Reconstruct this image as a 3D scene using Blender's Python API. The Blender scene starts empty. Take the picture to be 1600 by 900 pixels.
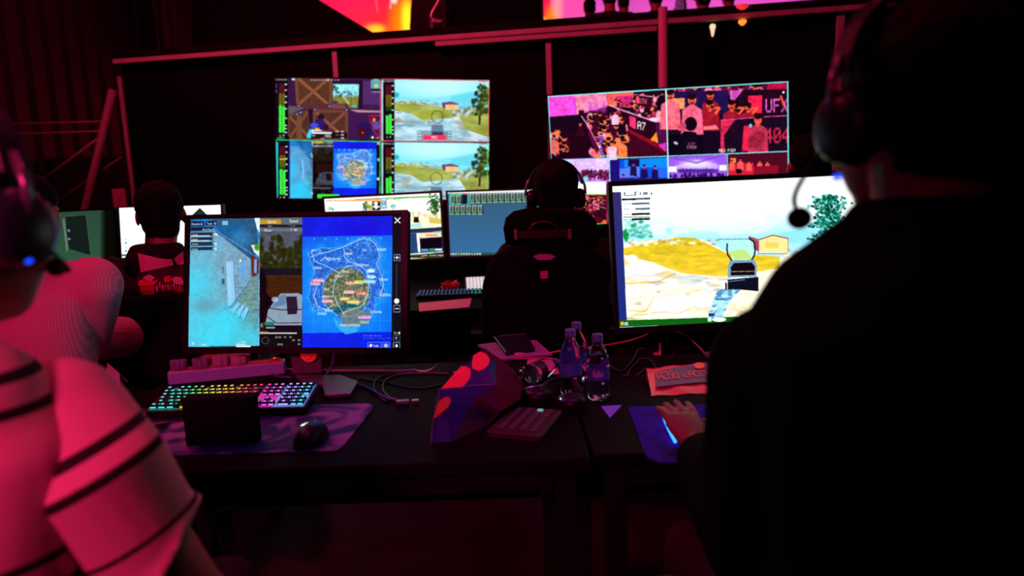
import bpy, bmesh, math, random
import numpy as np
from mathutils import Vector, Matrix

SC = bpy.context.scene
COL = SC.collection
V = Vector
# ------------------------------------------------------------------ camera
FPX, CAMH, HORIZON, ROLL = 1067.0, 1.30, 290.0, 0.035
PITCH = math.atan((450 - HORIZON) / FPX)
cam_data = bpy.data.cameras.new('camera')
cam_data.lens = FPX * 36.0 / 1600.0
cam_data.sensor_width = 36.0
cam_data.clip_start = 0.05
cam_data.clip_end = 60
cam_data.dof.use_dof = True
cam_data.dof.focus_distance = 2.3
cam_data.dof.aperture_fstop = 2.2
cam = bpy.data.objects.new('camera', cam_data)
COL.objects.link(cam)
_f = V((0, math.cos(PITCH), -math.sin(PITCH)))
_u0 = V((0, math.sin(PITCH), math.cos(PITCH)))
_r = V((1, 0, 0)) * math.cos(ROLL) - _u0 * math.sin(ROLL)
_u = _u0 * math.cos(ROLL) + V((1, 0, 0)) * math.sin(ROLL)
CAM = V((0, 0, CAMH))
cam.matrix_world = Matrix(((_r.x, _u.x, -_f.x, 0), (_r.y, _u.y, -_f.y, 0), (_r.z, _u.z, -_f.z, CAMH), (0, 0, 0, 1)))
SC.camera = cam

# ------------------------------------------------------------------ world, lights, exposure
w = bpy.data.worlds.new('hall_dark'); SC.world = w
w.use_nodes = True
bg = w.node_tree.nodes['Background']
bg.inputs[0].default_value = (0.30, 0.03, 0.12, 1); bg.inputs[1].default_value = 0.004
vs = SC.view_settings
vs.view_transform = 'Standard'; vs.look = 'None'; vs.gamma = 1.0; vs.use_curve_mapping = False
vs.exposure = 0.0

def area(name, loc, aim, size, color, power, size_y=None, spread=180):
    l = bpy.data.lights.new(name, 'AREA'); l.energy = power; l.color = color
    l.size = size; l.spread = math.radians(spread)
    if size_y: l.shape = 'RECTANGLE'; l.size_y = size_y
    o = bpy.data.objects.new(name, l); COL.objects.link(o)
    o.location = loc
    o.rotation_euler = (V(aim) - V(loc)).to_track_quat('-Z', 'Y').to_euler()
    return o
# stage wash lamps hang overhead, behind and to the left of the photographer, and over the stage
area('stage_wash_rear', (-1.15, -1.6, 2.3), (-0.85, 1.0, 1.05), 0.45, (1.0, 0.03, 0.17), 7.2, spread=52)
area('stage_wash_overhead', (0.4, 1.9, 3.9), (0.1, 1.8, 0.7), 0.5, (1.0, 0.03, 0.16), 5, spread=90)
area('stage_wash_violet', (0.5, 1.0, 3.4), (0.0, 1.75, 0.8), 0.4, (0.22, 0.10, 1.0), 0.8, spread=40)
area('stage_wash_far', (-2.2, 3.4, 4.6), (0.3, 5.4, 2.2), 0.5, (1.0, 0.035, 0.13), 115)

# ------------------------------------------------------------------ helpers
def pt(px, py, depth):
    """world point that the photograph shows at px, py on the plane y = depth"""
    d = _f + _r * ((px - 800) / FPX) + _u * ((450 - py) / FPX)
    return CAM + d * (depth / d.y)
def onz(px, py, z=0.75):
    d = _f + _r * ((px - 800) / FPX) + _u * ((450 - py) / FPX)
    return CAM + d * ((z - CAM.z) / d.z)
def proj(P):
    d = V(P) - CAM; z = d.dot(_f)
    return (800 + FPX * d.dot(_r) / z, 450 - FPX * d.dot(_u) / z)

MATS = {}
def lin(c):
    return tuple((x / 12.92 if x <= 0.04045 else ((x + 0.055) / 1.055) ** 2.4) for x in c)
def hexc(h):
    return lin(tuple(int(h[i:i + 2], 16) / 255 for i in (0, 2, 4)))
def mat(name, color=(0.5, 0.5, 0.5), rough=0.6, metal=0.0, emit=None, strength=1.0, noise=0.0, nscale=30, bump=0.0, trans=0.0, ior=1.45, spec=0.5, alpha=1.0, coat=0.0):
    if name in MATS: return MATS[name]
    m = bpy.data.materials.new(name); m.use_nodes = True
    nt = m.node_tree; b = nt.nodes['Principled BSDF']
    b.inputs['Base Color'].default_value = (*color, 1)
    b.inputs['Roughness'].default_value = rough
    b.inputs['Metallic'].default_value = metal
    b.inputs['Transmission Weight'].default_value = trans
    b.inputs['IOR'].default_value = ior
    b.inputs['Specular IOR Level'].default_value = spec
    b.inputs['Alpha'].default_value = alpha
    b.inputs['Coat Weight'].default_value = coat
    if emit:
        b.inputs['Emission Color'].default_value = (*emit, 1)
        b.inputs['Emission Strength'].default_value = strength
    if noise or bump:
        tc = nt.nodes.new('ShaderNodeTexCoord')
        n = nt.nodes.new('ShaderNodeTexNoise'); n.inputs['Scale'].default_value = nscale; n.inputs['Detail'].default_value = 5
        nt.links.new(tc.outputs['Object'], n.inputs['Vector'])
        if noise:
            mx = nt.nodes.new('ShaderNodeMix'); mx.data_type = 'RGBA'
            mx.inputs[6].default_value = (*[c * (1 - noise) for c in color], 1)
            mx.inputs[7].default_value = (*[min(1, c * (1 + noise)) for c in color], 1)
            nt.links.new(n.outputs['Fac'], mx.inputs[0]); nt.links.new(mx.outputs[2], b.inputs['Base Color'])
        if bump:
            bp = nt.nodes.new('ShaderNodeBump'); bp.inputs['Strength'].default_value = bump; bp.inputs['Distance'].default_value = 0.01
            nt.links.new(n.outputs['Fac'], bp.inputs['Height']); nt.links.new(bp.outputs[0], b.inputs['Normal'])
    MATS[name] = m
    return m

class MB:
    """mesh builder in world coordinates"""
    def __init__(s, M=None): s.v = []; s.f = []; s.M = M; s.uv = None; s.mi = []; s.cm = 0
    def add(s, vs, fs):
        k = len(s.v)
        s.v += [tuple(s.M @ V(p)) if s.M else tuple(p) for p in vs]
        s.f += [tuple(k + i for i in f) for f in fs]
        s.mi += [s.cm] * len(fs)
        return s
    def box(s, c, d, R=None):
        c = V(c); h = V(d) / 2
        P = [V((x * h.x, y * h.y, z * h.z)) for x in (-1, 1) for y in (-1, 1) for z in (-1, 1)]
        if R is not None: P = [R @ p for p in P]
        return s.add([c + p for p in P], [(0, 1, 3, 2), (4, 6, 7, 5), (0, 4, 5, 1), (2, 3, 7, 6), (0, 2, 6, 4), (1, 5, 7, 3)])
    def loft(s, rings, cap=True, closed=True):
        n = len(rings[0]); vs = [p for r in rings for p in r]; fs = []
        for i in range(len(rings) - 1):
            for j in range(n if closed else n - 1):
                a = i * n + j; b = i * n + (j + 1) % n
                fs.append((a, b, b + n, a + n))
        if cap and closed:
            fs.append(tuple(range(n))[::-1]); fs.append(tuple((len(rings) - 1) * n + j for j in range(n)))
        return s.add(vs, fs)
    def tube(s, pts, r, n=8, cap=True):
        pts = [V(p) for p in pts]; rs = r if isinstance(r, (list, tuple)) else [r] * len(pts)
        rings = []; up = None
        for i, p in enumerate(pts):
            t = (pts[min(i + 1, len(pts) - 1)] - pts[max(i - 1, 0)])
            t = t.normalized() if t.length > 1e-9 else V((0, 0, 1))
            if up is None: up = V((0, 0, 1)) if abs(t.z) < 0.9 else V((1, 0, 0))
            a = t.cross(up)
            if a.length < 1e-6: a = t.cross(V((0, 1, 0)))
            a.normalize(); b = a.cross(t).normalized(); up = b
            rings.append([p + a * (rs[i] * math.cos(2 * math.pi * k / n)) + b * (rs[i] * math.sin(2 * math.pi * k / n)) for k in range(n)])
        return s.loft(rings, cap)
    def lathe(s, prof, c, n=24, axis=None, cap=False):
        c = V(c); R = axis or Matrix.Identity(3)
        rings = [[c + R @ V((r * math.cos(2 * math.pi * k / n), r * math.sin(2 * math.pi * k / n), z)) for k in range(n)] for r, z in prof]
        return s.loft(rings, cap)
    def ell(s, c, r, n=16, m=10, R=None):
        c = V(c); rings = []
        for i in range(m + 1):
            a = -math.pi / 2 + math.pi * i / m
            ca = max(math.cos(a), 0.01)
            ring = []
            for k in range(n):
                p = V((r[0] * ca * math.cos(2 * math.pi * k / n), r[1] * ca * math.sin(2 * math.pi * k / n), r[2] * math.sin(a)))
                ring.append(c + (R @ p if R is not None else p))
            rings.append(ring)
        return s.loft(rings)
    def prism(s, poly, d):
        """poly: list of 3D points (one face), d: extrusion vector"""
        n = len(poly); P = [V(p) for p in poly]; Q = [p + V(d) for p in P]
        return s.add(P + Q, [tuple(range(n))[::-1], tuple(range(n, 2 * n))] + [(i, (i + 1) % n, n + (i + 1) % n, n + i) for i in range(n)])
    def rbox(s, c, d, rad=0.01, R=None, seg=4, axis=2):
        """box rounded in the plane perpendicular to axis"""
        c = V(c); o = [i for i in range(3) if i != axis]; hx, hy = d[o[0]] / 2, d[o[1]] / 2
        rad = min(rad, hx * .99, hy * .99)
        ring = []
        for q, (sx, sy) in enumerate(((1, 1), (-1, 1), (-1, -1), (1, -1))):
            for k in range(seg + 1):
                a = math.pi / 2 * (q + k / seg)
                ring.append((sx * (hx - rad) + rad * math.cos(a), sy * (hy - rad) + rad * math.sin(a)))
        rings = []
        for z in (-d[axis] / 2, d[axis] / 2):
            rr = []
            for x, y in ring:
                p = [0, 0, 0]; p[o[0]] = x; p[o[1]] = y; p[axis] = z; p = V(p)
                rr.append(c + (R @ p if R is not None else p))
            rings.append(rr)
        return s.loft(rings)

def rotz(a): return Matrix.Rotation(a, 3, 'Z')
def rotx(a): return Matrix.Rotation(a, 3, 'X')
def roty(a): return Matrix.Rotation(a, 3, 'Y')
def m4(loc, R=None):
    M = (R.to_4x4() if R is not None else Matrix.Identity(4)); M.translation = V(loc); return M

def link(name, me, m, parent=None, org=None, bevel=0, smooth=False, kind=None, label=None, mats=None):
    o = bpy.data.objects.new(name, me); COL.objects.link(o)
    for x in (mats or [m]): me.materials.append(x)
    if parent is not None: o.parent = parent
    elif org is not None: o.location = org
    if bevel:
        b = o.modifiers.new('bevel', 'BEVEL'); b.width = bevel; b.segments = 2; b.limit_method = 'ANGLE'; b.angle_limit = 0.6
    if smooth:
        for p in me.polygons: p.use_smooth = True
    if kind: o['kind'] = kind
    if label: o['label'] = label
    return o
def rootloc(o):
    while o.parent is not None: o = o.parent
    return o.location
def obj(name, mb, m, parent=None, bevel=0, smooth=False, kind=None, label=None, org=None, mats=None):
    """one mesh object; vertices are given in world coordinates"""
    if parent is not None: base = V(rootloc(parent))
    elif org is not None: base = V(org)
    else:
        a = np.array(mb.v); base = V((float(a[:, 0].mean()), float(a[:, 1].mean()), float(a[:, 2].min())))
    me = bpy.data.meshes.new(name)
    me.from_pydata([tuple(V(p) - base) for p in mb.v], [], mb.f)
    if any(mb.mi): me.polygons.foreach_set('material_index', mb.mi)
    bm = bmesh.new(); bm.from_mesh(me); bmesh.ops.recalc_face_normals(bm, faces=bm.faces[:]); bm.to_mesh(me); bm.free()
    me.update()
    return link(name, me, m, parent, base, bevel, smooth, kind, label, mats)
def thing(name, label, cat, loc, group=None):
    o = bpy.data.objects.new(name, None); COL.objects.link(o); o.location = loc
    o.empty_display_size = 0.05
    o['label'] = label; o['category'] = cat
    if group: o['group'] = group
    return o
def tag(o, label, cat, group=None):
    o['label'] = label; o['category'] = cat
    if group: o['group'] = group
    return o
def struct_root(name, loc):
    o = bpy.data.objects.new(name, None); COL.objects.link(o); o.location = loc; o['kind'] = 'structure'
    return o
def bez(P, n=10):
    """smooth curve through points (Catmull-Rom)"""
    P = [V(p) for p in P]; Q = [P[0] * 2 - P[1]] + P + [P[-1] * 2 - P[-2]]; out = []
    for i in range(1, len(Q) - 2):
        for k in range(n):
            t = k / n; a, b, c, d = Q[i - 1], Q[i], Q[i + 1], Q[i + 2]
            out.append(0.5 * ((2 * b) + (c - a) * t + (2 * a - 5 * b + 4 * c - d) * t * t + (3 * b - a - 3 * c + d) * t ** 3))
    out.append(P[-1]); return out

# ------------------------------------------------------------------ painter for what the screens and printed surfaces show
FONT = {}
_rows = {
 'A': '01110 10001 10001 11111 10001 10001 10001', 'B': '11110 10001 10001 11110 10001 10001 11110', 'C': '01111 10000 10000 10000 10000 10000 01111',
 'D': '11110 10001 10001 10001 10001 10001 11110', 'E': '11111 10000 10000 11110 10000 10000 11111', 'F': '11111 10000 10000 11110 10000 10000 10000',
 'G': '01111 10000 10000 10011 10001 10001 01111', 'H': '10001 10001 10001 11111 10001 10001 10001', 'I': '111 010 010 010 010 010 111',
 'J': '00111 00010 00010 00010 00010 10010 01100', 'K': '10001 10010 10100 11000 10100 10010 10001', 'L': '10000 10000 10000 10000 10000 10000 11111',
 'M': '10001 11011 10101 10101 10001 10001 10001', 'N': '10001 11001 10101 10011 10001 10001 10001', 'O': '01110 10001 10001 10001 10001 10001 01110',
 'P': '11110 10001 10001 11110 10000 10000 10000', 'Q': '01110 10001 10001 10001 10101 10010 01101', 'R': '11110 10001 10001 11110 10100 10010 10001',
 'S': '01111 10000 10000 01110 00001 00001 11110', 'T': '11111 00100 00100 00100 00100 00100 00100', 'U': '10001 10001 10001 10001 10001 10001 01110',
 'V': '10001 10001 10001 10001 01010 01010 00100', 'W': '10001 10001 10001 10101 10101 11011 10001', 'X': '10001 01010 00100 00100 00100 01010 10001',
 'Y': '10001 01010 00100 00100 00100 00100 00100', 'Z': '11111 00001 00010 00100 01000 10000 11111',
 '0': '01110 10001 10011 10101 11001 10001 01110', '1': '010 110 010 010 010 010 111', '2': '01110 10001 00001 00110 01000 10000 11111',
 '3': '11110 00001 00001 01110 00001 00001 11110', '4': '00010 00110 01010 10010 11111 00010 00010', '5': '11111 10000 11110 00001 00001 10001 01110',
 '6': '01110 10000 11110 10001 10001 10001 01110', '7': '11111 00001 00010 00100 00100 01000 01000', '8': '01110 10001 10001 01110 10001 10001 01110',
 '9': '01110 10001 10001 01111 00001 00001 01110', ' ': '000 000 000 000 000 000 000', '.': '0 0 0 0 0 0 1', '-': '000 000 000 111 000 000 000', '+': '000 000 010 111 010 000 000',
 'a': '00000 00000 01110 00001 01111 10001 01111', 'c': '0000 0000 0111 1000 1000 1000 0111', 'd': '00001 00001 01111 10001 10001 10001 01111', 'e': '00000 00000 01110 10001 11111 10000 01110',
 'g': '0000 0000 0111 1001 0111 0001 1110', 'h': '1000 1000 1110 1001 1001 1001 1001', 'i': '1 0 1 1 1 1 1', 'l': '1 1 1 1 1 1 1', 'm': '00000 00000 11010 10101 10101 10101 10101',
 'n': '0000 0000 1110 1001 1001 1001 1001', 'o': '0000 0000 0110 1001 1001 1001 0110', 'r': '000 000 101 110 100 100 100', 's': '0000 0000 0111 1000 0110 0001 1110',
 't': '010 010 111 010 010 010 011', 'u': '0000 0000 1001 1001 1001 1001 0111', 'v': '00000 00000 10001 10001 10001 01010 00100', 'w': '00000 00000 10001 10001 10101 10101 01010',
 'y': '0000 0000 1001 1001 0111 0001 1110', 'k': '1000 1000 1001 1010 1100 1010 1001', 'p': '0000 0000 1110 1001 1110 1000 1000', 'b': '1000 1000 1110 1001 1001 1001 1110'}
def fbm(h, w, cell, seed, octs=4):
    rs = np.random.RandomState(seed); out = np.zeros((h, w)); amp = 1; tot = 0
    yy = np.arange(h); xx = np.arange(w)
    for o in range(octs):
        c = max(cell / 2 ** o, 1.5); gh, gw = int(h / c) + 3, int(w / c) + 3
        g = rs.rand(gh, gw); y = yy / c; x = xx / c
        y0 = y.astype(int); x0 = x.astype(int); fy = y - y0; fx = x - x0
        fy = (fy * fy * (3 - 2 * fy))[:, None]; fx = (fx * fx * (3 - 2 * fx))[None]
        a = g[y0][:, x0]; b = g[y0][:, x0 + 1]; c_ = g[y0 + 1][:, x0]; d = g[y0 + 1][:, x0 + 1]
        out += amp * ((a * (1 - fx) + b * fx) * (1 - fy) + (c_ * (1 - fx) + d * fx) * fy); tot += amp; amp *= 0.55
    return out / tot
class Cv:
    """canvas painted in the photograph's pixel coordinates and laid out on a flat rectangle seen there"""
    def __init__(s, quad, wpx, hpx, bgc=(0, 0, 0)):
        s.w, s.h = wpx, hpx; s.a = np.zeros((hpx, wpx, 3)) + np.array(bgc)
        A = []; B = []
        for (x, y), (u, v) in zip(quad, ((0, 0), (wpx, 0), (wpx, hpx), (0, hpx))):
            A.append([x, y, 1, 0, 0, 0, -u * x, -u * y]); B.append(u)
            A.append([0, 0, 0, x, y, 1, -v * x, -v * y]); B.append(v)
        k = np.linalg.solve(np.array(A, float), np.array(B, float)); s.H = np.append(k, 1).reshape(3, 3)
        s.sc = wpx / math.hypot(quad[1][0] - quad[0][0], quad[1][1] - quad[0][1])
        # photo coordinates of every canvas pixel
        Hi = np.linalg.inv(s.H); X, Y = np.meshgrid(np.arange(wpx) + .5, np.arange(hpx) + .5)
        q = np.stack([X, Y, np.ones_like(X)], -1) @ Hi.T
        s.X = q[..., 0] / q[..., 2]; s.Y = q[..., 1] / q[..., 2]
        s.sub = None
    def T(s, x, y):
        q = s.H @ np.array([x, y, 1.0]); return q[0] / q[2], q[1] / q[2]
    def bb(s, P, m=2):
        xs = [p[0] for p in P]; ys = [p[1] for p in P]
        return max(0, int(min(ys)) - m), min(s.h, int(max(ys)) + m + 1), max(0, int(min(xs)) - m), min(s.w, int(max(xs)) + m + 1)
    def blend(s, sl, mask, col, al=1.0):
        col = np.array(col, float)
        if s.sub is not None: mask = mask * s.sub[sl]
        m = (mask * al)[..., None]; s.a[sl] = s.a[sl] * (1 - m) + col * m
    def polyc(s, Q, col, al=1.0):
        y0, y1, x0, x1 = s.bb(Q)
        if y1 <= y0 or x1 <= x0: return
        X, Y = np.meshgrid(np.arange(x0, x1) + .5, np.arange(y0, y1) + .5)
        ins = np.zeros(X.shape, bool); n = len(Q)
        for i in range(n):
            ax, ay = Q[i]; bx, by = Q[(i + 1) % n]
            if ay == by: continue
            c = ((ay > Y) != (by > Y)) & (X < (bx - ax) * (Y - ay) / (by - ay) + ax); ins ^= c
        s.blend((slice(y0, y1), slice(x0, x1)), ins.astype(float), col, al)
    def poly(s, P, col, al=1.0): s.polyc([s.T(*p) for p in P], col, al)
    def rect(s, x0, y0, x1, y1, col, al=1.0, sk=0.0):
        """sk: slope of the horizontal edges"""
        s.poly([(x0, y0), (x1, y0 + sk * (x1 - x0)), (x1, y1 + sk * (x1 - x0)), (x0, y1)], col, al)
    def line(s, P, w, col, al=1.0):
        for a, b in zip(P[:-1], P[1:]):
            d = math.hypot(b[0] - a[0], b[1] - a[1]) or 1; nx, ny = -(b[1] - a[1]) / d * w / 2, (b[0] - a[0]) / d * w / 2
            s.poly([(a[0] + nx, a[1] + ny), (b[0] + nx, b[1] + ny), (b[0] - nx, b[1] - ny), (a[0] - nx, a[1] - ny)], col, al)
    def ell(s, cx, cy, rx, ry, col, al=1.0, soft=0.15, rot=0):
        u, v = s.T(cx, cy); R = max(rx, ry) * s.sc * (1 + soft) + 2
        y0, y1, x0, x1 = max(0, int(v - R)), min(s.h, int(v + R) + 1), max(0, int(u - R)), min(s.w, int(u + R) + 1)
        if y1 <= y0 or x1 <= x0: return
        sl = (slice(y0, y1), slice(x0, x1)); dx = s.X[sl] - cx; dy = s.Y[sl] - cy
        if rot: c, n = math.cos(rot), math.sin(rot); dx, dy = dx * c + dy * n, -dx * n + dy * c
        d = np.sqrt((dx / rx) ** 2 + (dy / ry) ** 2)
        m = np.clip((1 + soft - d) / (2 * soft), 0, 1); m = m * m * (3 - 2 * m)
        s.blend(sl, m, col, al)
    def clip(s, P):
        """limit painting to a polygon"""
        if P is None: s.sub = None; return
        Q = [s.T(*p) for p in P]; old = s.a; s.sub = None; s.a = np.zeros_like(old); s.polyc(Q, (1, 1, 1)); s.sub = s.a[..., 0].copy(); s.a = old
    def vgrad(s, y0, c0, y1, c1, al=1.0, sk=0.0, x0=0):
        t = np.clip((s.Y - (y0 + sk * (s.X - x0))) / (y1 - y0), 0, 1)[..., None]
        c = np.array(c0) * (1 - t) + np.array(c1) * t; m = (s.sub if s.sub is not None else np.ones((s.h, s.w)))[..., None] * al
        s.a = s.a * (1 - m) + c * m
    def tex(s, amt, cell, seed, col=None, sx=1.0, thr=None):
        """mottling; stretched horizontally by sx"""
        n = fbm(s.h, max(8, int(s.w / sx) + 1), cell, seed); ix = np.minimum((np.arange(s.w) / sx).astype(int), n.shape[1] - 1); n = n[:, ix]
        m = (s.sub if s.sub is not None else np.ones((s.h, s.w)))
        if col is None: s.a = s.a * (1 + ((n - .5) * 2 * amt * m)[..., None])
        else:
            t = thr if thr is not None else .5
            k = np.clip((n - t) * 8, 0, 1) * amt * m; s.a = s.a * (1 - k[..., None]) + np.array(col) * k[..., None]
    def text(s, t, x, y, hgt, col, w=None, al=1.0, sk=0.0, flip=False):
        """lettering; x, y top left; hgt in photo pixels"""
        c = hgt / 7; tot = sum(len(_rows.get(ch, _rows['o']).split()[0]) + 1 for ch in t); cw = c if w is None else w / tot
        px = x
        for ch in t:
            R = _rows.get(ch, _rows['o']).split(); n = len(R[0])
            for j, row in enumerate(R):
                for i, b in enumerate(row):
                    if b == '1':
                        x0 = px + i * cw; yy = y + j * c + sk * (x0 - x); s.rect(x0, yy, x0 + cw * 1.08, yy + c * 1.05, col, al, sk)
            px += (n + 1) * cw
    def image(s, name, blur=1):
        a = np.clip(s.a, 0, 1)
        for _ in range(blur):
            p = np.pad(a, ((1, 1), (1, 1), (0, 0)), 'edge'); a = (p[:-2, 1:-1] + p[2:, 1:-1] + p[1:-1, :-2] + p[1:-1, 2:] + 2 * a) / 6
        im = bpy.data.images.new(name, s.w, s.h); im.colorspace_settings.name = 'sRGB'
        out = np.ones((s.h, s.w, 4), np.float32); out[..., :3] = a[::-1]
        im.pixels.foreach_set(out.ravel()); im.update(); im.pack(); return im
def imgmat(name, cv, emit=1.0, rough=0.4, base=None, blur=1):
    m = bpy.data.materials.new(name); m.use_nodes = True; nt = m.node_tree; b = nt.nodes['Principled BSDF']
    t = nt.nodes.new('ShaderNodeTexImage'); t.image = cv.image(name, blur); t.extension = 'EXTEND'
    uv = nt.nodes.new('ShaderNodeUVMap'); nt.links.new(uv.outputs[0], t.inputs[0])
    b.inputs['Roughness'].default_value = rough
    if emit:
        b.inputs['Base Color'].default_value = (0.004, 0.004, 0.005, 1); b.inputs['Specular IOR Level'].default_value = 0.05; b.inputs['Roughness'].default_value = 0.6
        nt.links.new(t.outputs[0], b.inputs['Emission Color']); b.inputs['Emission Strength'].default_value = emit
    else: nt.links.new(t.outputs[0], b.inputs['Base Color'])
    return m
def setuv(o, uvs):
    l = o.data.uv_layers.new(name='UVMap')
    for i, c in enumerate(o.data.loops): l.data[i].uv = uvs[c.vertex_index]
# ------------------------------------------------------------------ pictures shown by the screens
def rgb(h): return tuple(int(h[i:i + 2], 16) / 255 for i in (0, 2, 4))
WH = (1, 1, 1)
def mp(x0, y0, sc):
    return lambda x, y: (x0 + x / sc, y0 + y / sc)
def P(f, *a): return [f(a[i], a[i + 1]) for i in range(0, len(a), 2)]

def island_map(c, X, Y, W, H, sk, bright=0.0, seed=5):
    """the blue island map; X, Y top left, W x H its extent (main monitor: 472..613 x 338..548), sk slope of its top edge"""
    def f(u, v): return (X + u * W, Y + v * H + sk * u * W)     # u, v 0..1
    def PP(*a): return [f(a[i], a[i + 1]) for i in range(0, len(a), 2)]
    R = W
    c.clip(PP(0, 0, 1, 0, 1, 1, 0, 1)); lift = lambda k: tuple(min(1, x + bright * (1 - x)) for x in k)
    c.vgrad(Y, (0.07, 0.12, 0.90), Y + H, (0.03, 0.14, 0.93)); c.tex(0.12, 40, seed)
    c.ell(*f(.62, .12), .22 * R, .08 * H, (0.08, 0.03, 0.86), .6, .9)
    c.clip(PP(0, .145, 1, .145, 1, .865, 0, .865))
    c.vgrad(Y + .1 * H, (0.04, 0.33, 0.95), Y + H, (0.0, 0.40, 0.97)); c.tex(0.14, 30, seed + 1)
    for u, v, a, b in ((.22, .42, .3, .22), (.5, .78, .42, .12), (.82, .4, .28, .26), (.15, .62, .2, .2), (.62, .28, .36, .12), (.5, .6, .55, .33)):
        c.ell(*f(u, v), a * R, b * H, (0.05, 0.62, 1.0), .42, .8)
    # land
    land = PP(.06, .27, .2, .23, .42, .235, .55, .19, .68, .155, .8, .175, .86, .24, .88, .3, .84, .36, .9, .42, .86, .5, .92, .56, .88, .62, .8, .6, .82, .66, .77, .74, .68, .75, .6, .82, .46, .82, .4, .76, .33, .68, .22, .69, .12, .7, .07, .6, .1, .48, .14, .41, .1, .34)
    [c.ell(x, y, .045 * W, .03 * H, (0.15, 0.70, 1.0), .35, .9) for x, y in land]; c.poly(land, lift((0.15, 0.42, 0.86)), .9)
    old = c.sub; c.clip(land); c.tex(0.35, 9, seed + 2); c.tex(.6, 14, seed + 3, (0.42, 0.72, 1), thr=.52); c.tex(.45, 8, seed + 8, (0.08, 0.2, 0.72), thr=.55); c.sub = old
    c.line(land + land[:1], .9, (0.45, 0.80, 1), .7)
    # the bright disc of the safe zone
    cx, cy = f(.49, .56); rr = .26 * R
    c.ell(cx, cy, rr, rr * 1.03, lift((0.05, 0.36, 0.42)), 1, .03)
    disc = [(cx + rr * math.cos(t * .2), cy + rr * 1.02 * math.sin(t * .2)) for t in range(32)]
    c.clip(disc)
    c.poly(PP(.2, .4, .35, .31, .6, .3, .8, .42, .8, .60, .72, .66, .62, .665, .5, .64, .4, .67, .3, .68, .2, .62), lift((0.40, 0.44, 0.33)))
    c.poly(PP(.36, .80, .42, .72, .5, .68, .62, .68, .72, .74, .7, .84, .4, .86), lift((0.46, 0.48, 0.38)))
    c.tex(0.7, 7, seed + 4); c.tex(.6, 9, seed + 5, (0.74, 0.72, 0.62), thr=.62); c.tex(.5, 9, seed + 6, (0.08, 0.36, 0.32), thr=.66)
    c.clip(PP(0, 0, 1, 0, 1, 1, 0, 1))
    c.poly(PP(.42, .72, .52, .68, .66, .7, .76, .72, .74, .8, .64, .82, .46, .82), lift((0.45, 0.50, 0.45)), .8)
    c.poly(PP(.34, .74, .42, .80, .55, .83, .62, .81, .6, .865, .48, .88, .38, .82), (0.25, 0.72, 0.95), .8)
    # roads
    rd = (0.72, 0.88, 0.98)
    for q in (PP(.09, .3, .18, .275, .3, .26, .42, .235, .5, .215, .6, .185, .68, .165, .78, .185, .84, .24, .86, .3, .82, .36, .88, .44, .9, .52, .86, .6),
              PP(.46, .235, .47, .3, .52, .34, .62, .355, .7, .4, .74, .46), PP(.1, .26, .14, .33, .25, .36, .36, .4, .41, .42, .35, .5, .34, .58, .4, .66, .47, .74),
              PP(.45, .72, .56, .69, .66, .67, .72, .6, .74, .5), PP(.16, .52, .13, .6, .17, .67, .26, .69, .36, .655), PP(.2, .33, .26, .3, .3, .33),
              PP(.68, .68, .70, .6, .74, .58), PP(.41, .42, .5, .37, .58, .36), PP(.6, .66, .68, .62)):
        c.line(q, .95 * W / 141 + .3, rd, .85)
    for k in range(40):
        t = k * .157; c.line([(cx + .27 * R * math.cos(t), cy + .27 * R * 1.03 * math.sin(t)), (cx + .27 * R * math.cos(t + .16), cy + .27 * R * 1.03 * math.sin(t + .16))], .7, (.85, .95, 1), .55)
    for i in range(1, 8):
        u = i * .123; c.line(PP(u, .15, u, .865), .35, (.55, .8, 1), .45)
        v = .15 + i * .09; c.line(PP(0, v, 1, v), .35, (.55, .8, 1), .4)
        c.ell(*f(u + .01, .165), .9, .9, (.9, .97, 1), .8)
    # place labels
    for u, v, l, col in ((.1, .235, .06, WH), (.27, .3, .16, WH), (.47, .262, .09, WH), (.66, .238, .06, WH), (.83, .236, .1, WH), (.58, .35, .16, WH), (.12, .365, .09, WH),
                         (.44, .395, .08, WH), (.36, .43, .08, WH), (.3, .46, .06, WH), (.24, .525, .06, WH), (.22, .58, .12, WH), (.85, .46, .1, WH), (.86, .575, .12, WH), (.75, .70, .13, WH),
                         (.17, .705, .1, WH), (.25, .685, .1, WH), (.42, .795, .22, WH), (.72, .395, .08, (.8, 1, 1)), (.72, .44, .09, (.6, .95, 1)), (.68, .475, .13, (.5, .9, 1)),
                         (.12, .46, .12, (1, .55, .7)), (.09, .483, .11, (1, .4, .55)), (.22, .615, .12, (1, .5, .6)), (.48, .483, .11, (1, .45, .1)), (.58, .478, .1, (.8, .9, .2)),
                         (.6, .56, .11, (1, .25, .2)), (.42, .6, .1, (1, .75, .1)), (.5, .625, .13, (1, .8, .2)), (.46, .55, .12, (1, .6, .65)), (.62, .74, .14, (.85, .5, .9)), (.64, .775, .1, WH)):
        hh = .011 * H
        x, y = f(u, v)
        if col != WH: c.ell(x + l * W / 2, y + hh, l * W / 2 + 1, hh * 1.3, col, .85, .2)
        n = max(3, int(l * W / 1.7)); rs = random.Random(int(u * 977 + v * 31))
        c.text(''.join(rs.choice('aeonrdimsutlg') for _ in range(n)), x, y, 2.1 * hh, WH, w=l * W, al=.95)
    c.clip(None)

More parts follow.
